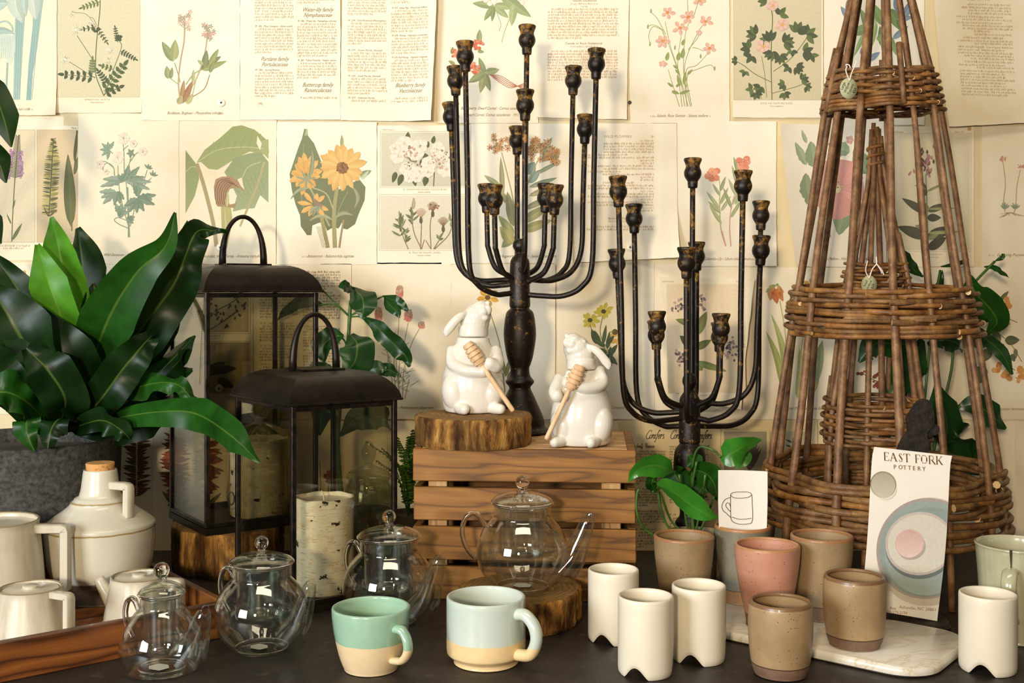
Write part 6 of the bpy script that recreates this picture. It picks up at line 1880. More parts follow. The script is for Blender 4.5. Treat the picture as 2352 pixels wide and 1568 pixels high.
mb = MB(); mb.add(*sweep_rect(H, .013, .0105, (0, 1, 0))); fixn(mb.build('handle', M['stone_white'], t, local=True, smooth=40))

def sq_handle(t, x0, x1, z1, z0, w, th):
    P = [(x0, 0, z1), (x1 - th * .3, 0, z1), (x1 - th * .08, 0, z1 - th * .08), (x1, 0, z1 - th * .3), (x1, 0, z0)]
    mb = MB(); mb.add(*sweep_rect(P, w, th, (0, 1, 0))); fixn(mb.build('handle', M['stone_white'], t, local=True, smooth=40))
# large pitcher
t = thing('pitcher', 'large milky white pitcher with square handle at the left edge', 'pitcher', ((-20 - CX) / FPX * 1.46, 1.46, zf), R(3))
V, F = lathe(smoothprof([(.0005, .001), (.064, 0), (.067, .004), (.0655, .03), (.0625, .07), (.059, .105), (.0575, .118), (.0585, .124)], 4) + [(.0570, .1252), (.0550, .124), (.0545, .117), (.0595, .06), (.060, .008), (.0005, .007)], 56)
mb = MB(); mb.add(V, F); mb.build('body', M['stone_pitcher'], t, local=True)
V, F = lathe([(.0545, .119), (.05, .1185), (.0005, .1188)], 40); mb = MB(); mb.add(V, F); mb.build('flat_lid', M['stone_white'], t, local=True)
sq_handle(t, .056, .094, .1135, .034, .016, .0115)
def small_pot(label, px, D, rz, spout, s=1.0):
    t = thing('stoneware_teapot', label, 'teapot', ((px - CX) / FPX * D, D, zf), rz, 'small milky stoneware pots on the tray')
    sc = lambda P: [(a * s, b * s) for a, b in P]
    V, F = lathe(sc(smoothprof([(.0005, .001), (.045, 0), (.0475, .004), (.045, .02), (.0415, .04), (.0388, .056), (.0385, .0615)], 4) + [(.0372, .0625), (.0355, .0615), (.0350, .0575), (.0005, .0573)]), 52)
    mb = MB(); mb.add(V, F); mb.build('body', M['stone_pot_b' if spout else 'stone_pot_a'], t, local=True, smooth=50)
    V, F = lathe(sc([(.0335, .0580), (.0332, .0598), (.012, .0602), (.0095, .0612), (.0098, .0640), (.0085, .0648), (.0005, .0645)]), 36)
    mb = MB(); mb.add(V, F); mb.build('lid', M['stone_white'], t, local=True, smooth=50)
    sq_handle(t, .037 * s, .064 * s, .0570 * s, .016 * s, .0135 * s, .0085 * s)
    if spout:
        P = crom([(-.040 * s, 0, .022 * s), (-.052 * s, 0, .036 * s), (-.064 * s, 0, .054 * s)], 5)
        mb = MB(); mb.add(*tube(P, list(np.linspace(.0125, .0070, len(P)) * s), 16)); mb.build('spout', M['stone_white'], t, local=True)
small_pot('small milky stoneware pot with flat lid in the tray front corner', 70, 1.378, R(-24), False, .97)
small_pot('small milky stoneware teapot with a slanted spout beside the jug', 320, 1.447, R(-14), True, .92)
# ================================================================== willow obelisks
def obelisk(label, c, prof, n, bands, rs, seed, tie=None, tilt=0.0, ends=True, phase=0.0):
    """prof: (z, radius) of the stakes; bands: (z0, z1, rows, rod radius)"""
    t = thing('willow_obelisk', label, 'plant support', (c[0], c[1], 0))
    rn = random.Random(seed)
    zp = [p[0] for p in prof]; rp = [p[1] for p in prof]
    Rz = lambda z: float(np.interp(z, zp, rp))
    angs = [phase + 2 * math.pi * k / n + rn.uniform(-.06, .06) for k in range(n)]
    for k, a in enumerate(angs):
        P = []
        w1, w2 = rn.uniform(-.03, .03), rn.uniform(0, 6)
        top = prof[-1][0] + rn.uniform(-.015, .015)
        for i in range(17):
            z = .001 + (top - .001) * i / 16
            aa = a + w1 * math.sin(z * 9 + w2)
            r_ = Rz(z) - .001 + .002 * math.sin(z * 13 + w2)
            P.append((r_ * math.cos(aa), r_ * math.sin(aa), z))
        ra = rs * rn.uniform(.85, 1.15)
        mb = MB(); mb.add(*tube(P, list(np.linspace(ra * 1.15, ra * .85, 17)), 9))
        mb.build('stake', M['stake'], t, local=True)
    # short stake ends standing above the bands
    for (z0, z1, rows, rr, xt) in bands:
        if xt:
            for k in range(xt):
                a = rn.uniform(0, 6.283)
                zt = z1 + rn.uniform(.02, .045)
                P = [((Rz(z) + .004) * math.cos(a), (Rz(z) + .004) * math.sin(a), z) for z in np.linspace(z0, zt, 5)]
                mb = MB(); mb.add(*tube(P, rs * .85, 8)); mb.build('stake_end', M['stake'], t, local=True)
        for j in range(rows):
            z = z0 + (z1 - z0) * (j + .5) / rows
            dz_ = (z1 - z0) / rows
            # each row: two or three rods, weaving in and out, overlapping at their ends
            start = rn.uniform(0, 6.283)
            cuts = 3
            for q in range(cuts):
                a0 = start + q * 6.283 / cuts - .22
                a1 = start + (q + 1) * 6.283 / cuts + .22
                m = int(11 * n * (a1 - a0) / 6.283 / 2) * 2
                m = max(m, 24)
                P, rd = [], []
                wa, wb = rn.uniform(0, 6.283), rn.uniform(-.35, .35)
                for i in range(m + 1):
                    f = i / m
                    a = a0 + (a1 - a0) * f
                    ph = (a - phase) * n / 2 + j * math.pi
                    amp = rs * 1.05 + rr * .6
                    r_ = Rz(z) + amp * math.cos(ph)
                    zz = z + dz_ * (.16 * math.sin(2 * a + wa) + wb * 1.9 * (f - .5)) + tilt * Rz(z) * math.sin(a)
                    P.append((r_ * math.cos(a), r_ * math.sin(a), zz))
                    rd.append(rr * (1.1 - .3 * f) * (1 + .04 * math.sin(i)))
                mb = MB(); mb.add(*tube(P, rd, 7, caps=False))
                V0 = [Vector(P[0]), Vector(P[-1])]
                Vv, Ff = tube(P, rd, 7)
                mb = MB(); mb.add(Vv, Ff[:-2], 0); mb.add(Vv, Ff[-2:], 1)
                mb.build('woven_rod', [M['rod'] if rn.random() < .6 else M['rod2'], M['cutwood']], t, local=True)
    if tie:
        z0, r_, turns = tie
        P = [(r_ * math.cos(i * .5), r_ * math.sin(i * .5), z0 + .0022 * i * .5 / 1.0 * .9) for i in range(int(turns * 12.6))]
        mb = MB(); mb.add(*tube(P, .0026, 7)); mb.build('tie', M['rod2'], t, local=True)
    return t
TC = (.5486, 1.68)
obelisk('big woven willow obelisk with three bands', TC, [(0, .176), (.13, .166), (.40, .1295), (.71, .079), (.86, .046), (.99, .012)], 13,
        [(.086, .172, 10, .0050, 0), (.366, .436, 10, .0039, 0), (.692, .752, 12, .0030, 7)], .0049, 11, tie=(.965, .016, 4), tilt=.04, phase=.15)
SC = (.5350, 1.665)
obelisk('smaller willow obelisk standing inside the big one', SC, [(0, .082), (.24, .071), (.445, .043), (.60, .010), (.665, .006)], 8,
        [(.206, .270, 10, .0031, 3), (.410, .470, 12, .0024, 4)], .0044, 12, tie=(.606, .0115, 3), tilt=.03, phase=.3)

# round hang tags on string
def hangtag(label, loc, lines, r, tiltz, up):
    t = thing('price_tag', label, 'tag', loc, tiltz)
    rot = Matrix.Rotation(R(90), 3, 'X')
    V, F = lathe([(.0005, .0004), (r, .0004), (r, -.0004), (.0005, -.0004)], 28)
    mb = MB(); mb.add([rot @ Vector((v[0], v[1] * 1.2, v[2])) for v in V], F); mb.build('disc', M['tagpaper'], t, local=True)
    a = Art(lambda x, y, ex: Vector((x, -.0005 - ex, y)), 3)
    a.use('handwriting')
    for i, st in enumerate(lines):
        V, F = text_mesh(st)
        w = max(q[0] for q in V)
        sz = r * .46
        ang = R(68)
        pts = []
        for (x, y) in V:
            xx, yy = (x - w / 2) * sz * .92, (y - .3) * sz - (i - (len(lines) - 1) / 2) * r * .48
            pts.append((xx * math.cos(ang) - yy * math.sin(ang), xx * math.sin(ang) + yy * math.cos(ang)))
        a.raw(pts, F, [lin('#20201a')] * len(pts))
    a.parts['handwriting'].build('handwriting', M['ink'], t, local=True, attr='Col', smooth=False)
    mb = MB()
    for pts in up: mb.add(*tube(crom(pts, 6), .00085, 6))
    mb.build('string', M['string'], t, local=True)
M['tagpaper'] = m_noise('sage_tag', '#a8ab84', '#b6b892', 40, 0.7)
D = TC[1] - .079 - .0125
hangtag('pale green oval tag with handwriting on the top woven band', W(1949, 203, D), ['Large', 'Willow', 'Topiary', '$54'], .0122, 0.0,
        [[(.001, -.001, .010), (-.003, -.002, .020), (-.004, -.001, .026), (-.002, 0, .031)], [(.001, -.001, .010), (.004, -.002, .022), (.010, 0, .034), (.012, .004, .040)], [(-.002, 0, .029), (-.004, -.002, .033), (0, -.003, .032), (.002, -.002, .028)]])
D = SC[1] - .043 - .0115
hangtag('green oval tag hanging on the smaller obelisk', W(1996, 654, D), ['Small', 'Willow', '$28'], .0112, 0.0,
        [[(0, -.001, .009), (-.005, -.001, .02), (-.002, 0, .034)], [(0, -.001, .009), (.004, -.002, .022), (.010, -.002, .030), (.011, .002, .040)], [(.010, -.002, .030), (.017, -.002, .022), (.021, -.001, .014)], [(.010, -.002, .030), (.015, -.003, .022), (.018, -.001, .016)]])

# ================================================================== card stand with the pottery card
t = thing('clip_stand', 'black cast iron stand with a figure-shaped clip gripping the pottery card', 'stand', (.523, 1.452, .0005))
V, F = lathe(smoothprof([(.0005, 0), (.035, 0), (.036, .004), (.033, .009), (.018, .012), (.007, .016), (.0045, .022)], 3), 36)
mb = MB(); mb.add(V, F); mb.build('round_base', M['castiron'], t, local=True)
mb = MB(); mb.add(*tube([(0, 0, .018), (0, .002, .12), (0, 0, .225)], .004, 10)); mb.build('post', M['castiron'], t, local=True)
def plate_shape(name, outline, D, th, m, par):
    n = len(outline)
    Vf = [W(x, y, D) for x, y in outline]
    Vb = [v + Vector((0, th, 0)) for v in Vf]
    mb = MB(); mb.add(Vf + Vb, [tuple(range(n)), tuple(reversed(range(n, 2 * n)))] + [(i, n + i, n + (i + 1) % n, (i + 1) % n) for i in range(n)])
    o = fixn(mb.build(name, m, par, smooth=False))
    return o
sq = [tuple(p) for p in crom([(2059, 1043), (2066, 1022), (2075, 1005), (2085, 992), (2086, 975), (2083, 962), (2092, 945), (2103, 928), (2114, 919), (2126, 916), (2138, 922), (2143, 935), (2146, 955), (2146, 970), (2140, 982), (2132, 990), (2130, 1003), (2134, 1018), (2132, 1032), (2130, 1047)], 3)] + [(2096, 1046)]
o = plate_shape('figure_clip', sq, 1.432, .006, M['castiron'], t)
tl = [tuple(p) for p in crom([(2126, 990), (2124, 978), (2130, 970), (2140, 972), (2150, 974), (2157, 980), (2158, 990), (2152, 998), (2142, 1000), (2134, 1006)], 3)]
plate_shape('clip_thumb', tl, 1.436, .009, M['castiron'], t)
# card: bowed sheet
Dc = 1.428
cd = thing('pottery_card', 'tall EAST FORK POTTERY card with plates printed, held by the clip stand', 'card', W(2070, 1410, Dc))
def cmap(px, py, ex=0.0):
    vv = (py - 1030) / 390.0
    bow = -.012 * math.sin(math.pi * min(1, max(0, vv))) + .006 * vv
    p = W(px, py, Dc)
    return Vector((p.x, Dc - .004 + bow - ex, p.z))
mb = MB(); V, F = [], []
NX, NY = 6, 22
edge = lambda vv: (2006 - 30 * vv ** .6 - 0 * vv, 2183 - 24 * vv ** .55 - 5 * vv)
for th in (0.0, -.0004):
    for j in range(NY + 1):
        vv = j / NY
        xl, xr = edge(vv)
        for i in range(NX + 1):
            k_ = i / NX
            V.append(cmap(xl + (xr - xl) * k_, 1025 + 370 * vv + k_ * (20 + 12 * vv), th))
n1 = (NX + 1) * (NY + 1)
for j in range(NY):
    for i in range(NX):
        a_ = j * (NX + 1) + i
        F.append((a_, a_ + NX + 1, a_ + NX + 2, a_ + 1)); F.append((n1 + a_, n1 + a_ + 1, n1 + a_ + NX + 2, n1 + a_ + NX + 1))
mb.add(V, F); mb.build('sheet', M['card'], cd)
a = Art(lambda x, y, ex: cmap(x, y, ex + .0005), 5)
a.use('lettering')
def serif(st, x, y, h, c, slope):
    """stencil roman capitals from thick and thin bars"""
    G = {'E': ([(.12, 0, .12, 1, .13)], [(.05, 0, .62, 0), (.05, 1, .6, 1), (.24, .52, .5, .52), (.62, 0, .64, .2), (.6, 1, .6, .82)], .76),
         'A': ([(.42, 1, .78, 0, .13)], [(.40, 1, .08, 0), (.22, .36, .58, .36), (-.02, 0, .2, 0), (.62, 0, .94, 0)], .98),
         'S': ([(.18, .78, .52, .26, .14)], [(.5, .82, .4, .98), (.4, .98, .22, .94), (.22, .94, .15, .76), (.54, .26, .46, .04), (.46, .04, .22, .03), (.22, .03, .12, .22)], .70),
         'T': ([(.4, 0, .4, 1, .13)], [(.02, 1, .78, 1), (.02, 1, .02, .8), (.78, 1, .78, .8), (.28, 0, .52, 0)], .88),
         'F': ([(.14, 0, .14, 1, .13)], [(.05, 1, .62, 1), (.62, 1, .62, .82), (.26, .52, .5, .52), (.04, 0, .28, 0)], .70),
         'O': ([(.12, .25, .12, .75, .13), (.76, .25, .76, .75, .13)], [(.14, .2, .3, .02), (.3, .02, .56, .02), (.56, .02, .74, .2), (.14, .8, .3, .98), (.3, .98, .56, .98), (.56, .98, .74, .8)], .96),
         'R': ([(.14, 0, .14, 1, .13), (.44, .46, .8, 0, .13)], [(.05, 1, .5, 1), (.5, 1, .62, .88), (.62, .88, .62, .6), (.62, .6, .46, .48), (.46, .48, .24, .48), (.04, 0, .28, 0), (.7, 0, .94, 0)], .90),
         'K': ([(.14, 0, .14, 1, .13), (.38, .56, .76, 0, .13)], [(.26, .42, .72, 1), (.04, 0, .28, 0), (.04, 1, .28, 1), (.6, 1, .84, 1), (.62, 0, .92, 0)], .9), ' ': ([], [], .5)}
    for ch in st:
        th_, tn, adv = G[ch]
        for (x0, y0, x1, y1, w) in th_:
            a.stem([(x + x0 * h, y - y0 * h + slope * x0 * h), (x + x1 * h, y - y1 * h + slope * x1 * h)], w * h, c, n=2)
        for (x0, y0, x1, y1) in tn:
            a.stem([(x + x0 * h, y - y0 * h + slope * x0 * h), (x + x1 * h, y - y1 * h + slope * x1 * h)], .055 * h, c, n=2)
        x += adv * h * 1.02
        y += slope * adv * h
serif('EAST FORK', 2026, 1055, 18.2, '#5a3d22', .075)
x = 2047; y = 1074
for ch in 'POTTERY':
    a.text(ch, x, y, 13.5, '#6b4c2e', 0, .95); x += 10.9; y += .75
a.use('printed_plates'); a.step = 6e-5
def ell(cx, cy, rx, ry, c, c2=None, clip=2154, n=56):
    pts = []
    for i in range(n):
        t_ = 6.28318 * i / n
        xx, yy = cx + rx * math.cos(t_), cy + ry * math.sin(t_)
        lim = edge(min(1, max(0, (yy - 1045) / 382)))[1] - 1.0
        pts.append((min(xx, lim), yy))
    cc, cd_ = lin(c), lin(c2 or c)
    P, F, Q = [], [], []
    # strip into bands so that it follows the bow of the card
    ys = cy - ry * np.cos(np.linspace(0, math.pi, 40))
    for i, yy in enumerate(ys):
        w = rx * math.sqrt(max(0, 1 - ((yy - cy) / ry) ** 2))
        lim = edge(min(1, max(0, (yy - 1045) / 382)))[1] - 1.0
        x0, x1 = cx - w, min(cx + w, lim)
        f = i / 39
        col = tuple(cc[q] + (cd_[q] - cc[q]) * f for q in range(3)) + (1,)
        P += [(min(x0, x1), yy), ((min(x0, x1) + x1) / 2, yy), (x1, yy)]; Q += [col] * 3
        if i:
            b = 3 * i
            F += [(b - 3, b, b + 1, b - 2), (b - 2, b + 1, b + 2, b - 1)]
    a.raw(P, F, Q)
ell(2026, 1119, 26, 24, '#ddd8c8'); ell(2022, 1109, 29.5, 29.5, '#8f8676'); ell(2022, 1110, 27.5, 28, '#a39a88', '#cfc7b6')
ell(2126, 1264, 120, 126, '#c9bfb0'); ell(2122, 1256, 117, 117, '#a79c98'); ell(2123, 1257, 111, 111, '#98a5a0', '#8b9996'); ell(2124, 1262, 100, 102, '#8a9894', '#a5b3ae')
ell(2106, 1248, 81, 77, '#6f7a78'); ell(2104, 1243, 79, 73, '#c3b6b2'); ell(2104, 1243, 73, 67, '#cfcabd', '#d8d4c8')
ell(2084, 1249, 33, 31, '#b0a8a0'); ell(2080, 1242, 33, 33, '#d3b4b0'); ell(2080, 1243, 31, 31, '#c9a29c', '#e8cfca')
a.use('address')
a.text('Ave', 2042, 1398, 10, '#8a6a50', 0, .95, 'l', .07); a.text('Asheville, NC 28801', 2064, 1396, 10.5, '#9a7a60', 0, .98, 'l', .085)
a.text('828-575-2150', 2033, 1407, 9.5, '#8a6a50', 0, .95, 'l', .07)
for nm, mb in a.parts.items():
    if mb.f: mb.build(nm, M['ink'], cd, attr='Col', smooth=False)

# small card with the mug drawing, stuck in the blue-grey tumbler
Dm = 1.512
mc = thing('drawing_card', 'small white card with a line drawing of a mug', 'card', W(1704, 1212, Dm))
mmap = lambda x, y, ex=0.0: W(x, y, Dm) + Vector((0, -ex - .0008 + .004 * ((x - 1704) / 56) ** 2 * -1, 0))
V, F = [], []
for j in range(3):
    for i in range(7):
        k_ = i / 6
        V.append(mmap(1648 + 113 * k_ + (2 if j == 2 else 0) * (1 - 2 * k_), (1078 + 3 * k_, 1150, 1226)[j]))
for j in range(2):
    for i in range(6):
        a_ = j * 7 + i; F.append((a_, a_ + 7, a_ + 8, a_ + 1))
mb = MB(); mb.add(V, F); mb.build('sheet', M['card'], mc)
a = Art(lambda x, y, ex: mmap(x, y, ex + .0004), 6); a.use('drawing')
PC = '#4a463c'
for P in ([(1677, 1134), (1684, 1130), (1702, 1129), (1720, 1130), (1726, 1137), (1727, 1160), (1728, 1180), (1726, 1198), (1718, 1202), (1700, 1203), (1684, 1198), (1678, 1188), (1677, 1160), (1677, 1134)], [(1677, 1136), (1685, 1142), (1702, 1143), (1718, 1141), (1725, 1136)], [(1680, 1186), (1695, 1191), (1712, 1191), (1725, 1189)], [(1677, 1141), (1664, 1146), (1657, 1158), (1659, 1170), (1668, 1178), (1678, 1188)], [(1677, 1174), (1671, 1168), (1666, 1160), (1668, 1154), (1674, 1155), (1677, 1164)]):
    a.stem(P, 1.3, PC)
for nm, mb in a.parts.items():
    if mb.f: mb.build(nm, M['ink'], mc, attr='Col', smooth=False)
# ================================================================== plants
def leafpart(par, pts, w, m, side=(1, 0, 0), fold=.25, wave=0.0, wn=4, seed=0, name='leaf', edge=0.0, px=True, n=8, nw=3):
    """pts: (px, row, depth); w: half widths in px"""
    P = [W(*p) for p in pts] if px else [Vector(p) for p in pts]
    D = sum(p[2] for p in pts) / len(pts) if px else 1.0
    ww = [x * D / FPX for x in w] if px else w
    T = (P[-1] - P[0]).normalized()
    sv = Vector(side)
    rem = sv - T * sv.dot(T)
    if rem.length < 1e-6 or abs(rem.y) / rem.length > 0.6:      # would stand edge-on: turn the blade's face outward
        perp = Vector((T.z, 0, -T.x)).normalized()
        side = perp + Vector((0, 0.3, 0))
    V, F, A = blade(P, ww, side, fold, wave, wn, nw, n, seed=seed, edge=edge)
    mb = MB(); mb.add(V, F, 0, A)
    return mb.build(name, m, par, attr='Col')

# bird's nest fern in the big stone pot
PX, PD, PR = (55 - CX) / FPX * 1.69, 1.69, .139
pot = thing('potted_fern', "big bird's nest fern in a grey stone pot", 'plant', (PX, PD, 0.0005))
V, F = lathe([(.0005, .001), (PR * .90, 0), (PR * .93, .003), (PR * .97, .1), (PR, .2075), (PR - .002, .2085), (PR - .009, .2085), (PR - .010, .206), (PR - .012, .16), (.0005, .16)], 72)
mb = MB(); mb.add(V, F); mb.build('pot', M['felt'], pot, local=True, smooth=40)
V, F = lathe([(PR - .011, .185), (.06, .195), (.0005, .198)], 40)
mb = MB(); mb.add(V, F); mb.build('soil', M['soil'], pot, local=True)
b = lambda x, D=1.69: (x, 985, D)
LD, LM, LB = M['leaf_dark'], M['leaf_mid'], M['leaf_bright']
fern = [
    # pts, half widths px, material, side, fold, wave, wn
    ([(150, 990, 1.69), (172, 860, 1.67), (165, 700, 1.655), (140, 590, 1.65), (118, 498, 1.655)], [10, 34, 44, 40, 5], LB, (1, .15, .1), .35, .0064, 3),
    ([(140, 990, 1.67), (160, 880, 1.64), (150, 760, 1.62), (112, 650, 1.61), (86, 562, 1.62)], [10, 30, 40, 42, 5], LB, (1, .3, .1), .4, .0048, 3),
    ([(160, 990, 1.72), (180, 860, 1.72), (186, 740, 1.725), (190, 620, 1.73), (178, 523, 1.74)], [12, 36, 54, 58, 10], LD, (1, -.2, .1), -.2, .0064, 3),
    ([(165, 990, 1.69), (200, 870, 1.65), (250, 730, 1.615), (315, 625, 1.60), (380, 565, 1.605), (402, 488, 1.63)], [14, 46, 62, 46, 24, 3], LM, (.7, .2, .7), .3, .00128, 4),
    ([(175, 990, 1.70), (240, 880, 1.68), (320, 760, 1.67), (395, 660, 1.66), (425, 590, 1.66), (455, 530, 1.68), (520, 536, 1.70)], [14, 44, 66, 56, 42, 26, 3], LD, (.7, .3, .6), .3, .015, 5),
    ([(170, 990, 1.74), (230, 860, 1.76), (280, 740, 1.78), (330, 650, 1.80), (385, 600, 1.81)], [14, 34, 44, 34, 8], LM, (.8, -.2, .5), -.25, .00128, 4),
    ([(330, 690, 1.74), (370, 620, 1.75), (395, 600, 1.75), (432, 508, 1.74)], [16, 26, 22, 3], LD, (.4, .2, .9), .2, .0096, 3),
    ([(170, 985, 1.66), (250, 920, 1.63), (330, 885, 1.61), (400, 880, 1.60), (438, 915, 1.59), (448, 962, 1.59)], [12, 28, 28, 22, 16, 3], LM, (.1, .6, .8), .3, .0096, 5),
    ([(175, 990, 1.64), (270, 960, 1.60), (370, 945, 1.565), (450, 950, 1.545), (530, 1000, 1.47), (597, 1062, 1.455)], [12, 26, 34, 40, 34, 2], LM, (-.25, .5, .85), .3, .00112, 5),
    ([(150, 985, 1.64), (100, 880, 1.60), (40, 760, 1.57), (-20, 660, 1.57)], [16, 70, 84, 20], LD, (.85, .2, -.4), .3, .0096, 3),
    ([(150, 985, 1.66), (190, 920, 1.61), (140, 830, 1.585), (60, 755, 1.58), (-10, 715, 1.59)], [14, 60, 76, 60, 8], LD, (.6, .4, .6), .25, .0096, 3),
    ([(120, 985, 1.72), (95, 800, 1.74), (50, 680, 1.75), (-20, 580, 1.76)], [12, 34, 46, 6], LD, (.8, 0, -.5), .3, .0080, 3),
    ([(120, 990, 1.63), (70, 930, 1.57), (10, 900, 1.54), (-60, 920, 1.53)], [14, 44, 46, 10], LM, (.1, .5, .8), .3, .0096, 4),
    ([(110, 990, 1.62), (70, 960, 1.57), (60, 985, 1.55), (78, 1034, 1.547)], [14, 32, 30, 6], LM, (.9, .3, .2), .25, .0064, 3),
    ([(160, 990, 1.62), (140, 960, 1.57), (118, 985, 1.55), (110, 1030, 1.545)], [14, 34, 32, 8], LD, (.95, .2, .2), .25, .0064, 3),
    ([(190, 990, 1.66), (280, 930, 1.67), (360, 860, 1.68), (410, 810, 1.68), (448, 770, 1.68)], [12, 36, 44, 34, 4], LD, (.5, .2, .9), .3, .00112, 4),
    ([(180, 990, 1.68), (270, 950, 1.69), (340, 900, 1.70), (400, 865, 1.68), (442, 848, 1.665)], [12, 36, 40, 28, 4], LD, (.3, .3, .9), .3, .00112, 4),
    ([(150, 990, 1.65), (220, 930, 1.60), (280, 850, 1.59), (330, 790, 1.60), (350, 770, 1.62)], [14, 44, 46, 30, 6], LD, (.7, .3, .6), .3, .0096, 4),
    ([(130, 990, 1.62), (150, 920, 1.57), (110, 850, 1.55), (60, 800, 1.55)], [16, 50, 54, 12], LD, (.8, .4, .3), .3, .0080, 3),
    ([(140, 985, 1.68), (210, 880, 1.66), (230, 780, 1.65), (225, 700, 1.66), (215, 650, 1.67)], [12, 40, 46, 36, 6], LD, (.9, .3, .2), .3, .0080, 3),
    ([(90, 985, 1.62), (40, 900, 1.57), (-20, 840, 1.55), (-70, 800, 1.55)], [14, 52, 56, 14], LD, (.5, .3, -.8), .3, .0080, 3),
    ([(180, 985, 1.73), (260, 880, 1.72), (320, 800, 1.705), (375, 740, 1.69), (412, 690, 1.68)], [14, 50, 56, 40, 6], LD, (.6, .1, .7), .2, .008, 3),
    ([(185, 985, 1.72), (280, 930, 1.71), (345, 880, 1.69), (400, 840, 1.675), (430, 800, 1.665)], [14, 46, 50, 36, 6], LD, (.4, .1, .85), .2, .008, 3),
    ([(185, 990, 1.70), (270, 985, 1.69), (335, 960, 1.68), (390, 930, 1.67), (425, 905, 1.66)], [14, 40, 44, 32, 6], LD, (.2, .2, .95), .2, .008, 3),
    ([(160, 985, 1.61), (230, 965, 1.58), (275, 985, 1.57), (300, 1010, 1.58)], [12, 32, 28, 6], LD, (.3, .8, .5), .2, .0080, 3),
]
for i, (pts, w, m, sd, fo, wa, wn) in enumerate(fern):
    leafpart(pot, pts, w, m, sd, fo, wa, wn, i)

# shoot of a rubber plant leaning in at the upper left
D = 1.55
rp = thing('rubber_plant', 'rubber plant with dark leaves hanging in at the upper left edge', 'plant', Vector((-.94, 1.55, 0)))
V, F = lathe(smoothprof([(.0005, .0005), (.045, .0005), (.052, .05), (.056, .09), (.052, .093)], 3) + [(.048, .085), (.0005, .083)], 36)
mb = MB(); mb.add([Vector(v) + rp.location * 1.0 for v in V], F)
rp.location.z = 0.0005
mb = MB(); mb.add(V, F); mb.build('pot', M['terracotta'], rp, local=True)
mb = MB(); mb.add(*tube(crom([rp.location + Vector((0, 0, .08)), W(-330, 800, 1.555), W(-200, 400, 1.56), W(-60, 160, 1.56)], 6), .004, 8)); mb.build('stem', M['stemgreen'], rp)
leafpart(rp, [(-60, 160, 1.56), (-20, 200, 1.55), (8, 270, 1.54), (26, 338, 1.54)], [4, 30, 34, 2], LD, (.9, .3, .3), .15, 0, 2, 41)
leafpart(rp, [(-80, 300, 1.57), (-40, 330, 1.56), (-5, 370, 1.55), (14, 420, 1.55)], [4, 26, 30, 2], LD, (.8, .3, .5), .15, 0, 2, 42)
leafpart(rp, [(-100, 420, 1.58), (-60, 470, 1.57), (-20, 510, 1.56), (2, 560, 1.56)], [4, 24, 26, 2], LD, (.8, .3, .5), .15, 0, 2, 43)
for q in ((-290, 640, -80, 300), (-320, 760, -100, 420)):
    mb = MB(); mb.add(*tube(crom([W(q[0] + 2, q[1], 1.557), W((q[0] + q[2]) / 2 - 20, (q[1] + q[3]) / 2, 1.585), W(q[2], q[3], 1.572)], 5), .0025, 6))
    mb.build('leaf_stalk', M['stemgreen'], rp)

# coffee-like plant behind the lanterns
def small_pot_plant(name, label, base, r, h, cat='plant', m=None):
    t = thing(name, label, cat, base)
    V, F = lathe(smoothprof([(.0005, .0005), (r * .75, .0005), (r * .8, .004), (r * .97, h * .9), (r, h)], 3) + [(r * .92, h), (r * .88, h * .9), (.0005, h * .88)], 32)
    mb = MB(); mb.add(V, F); mb.build('pot', m or M['terracotta'], t, local=True)
    return t
cf = small_pot_plant('coffee_plant', 'glossy-leaved coffee plant rising behind the front lantern', (-.2717, 1.825, .0005), .040, .075)
B0 = Vector((-.2717, 1.825, .066))
mb = MB(); mb.add(*tube(crom([B0, W(775, 1000, 1.80), W(798, 800, 1.80), W(803, 726, 1.80), W(806, 690, 1.80)], 6), [.0042] * 10 + [.003] * 20, 8)); mb.build('stem', M['stemgreen'], cf)
LC = M['leaf_coffee']
stalks = [([(803, 726), (765, 690), (735, 660)],), ([(803, 728), (770, 700), (735, 700)],), ([(803, 726), (825, 715), (828, 712)],), ([(804, 726), (850, 695), (880, 680)],), ([(803, 728), (825, 727), (840, 735)],), ([(798, 800), (790, 780), (775, 770)],), ([(797, 830), (810, 800), (815, 790)],), ([(796, 860), (830, 845), (845, 842)],)]
for (P,) in stalks:
    mb = MB(); mb.add(*tube(crom([W(x, y, 1.80 - .008 * i) for i, (x, y) in enumerate(P)], 5), .0014, 6)); mb.build('leaf_stalk', M['stemgreen'], cf)
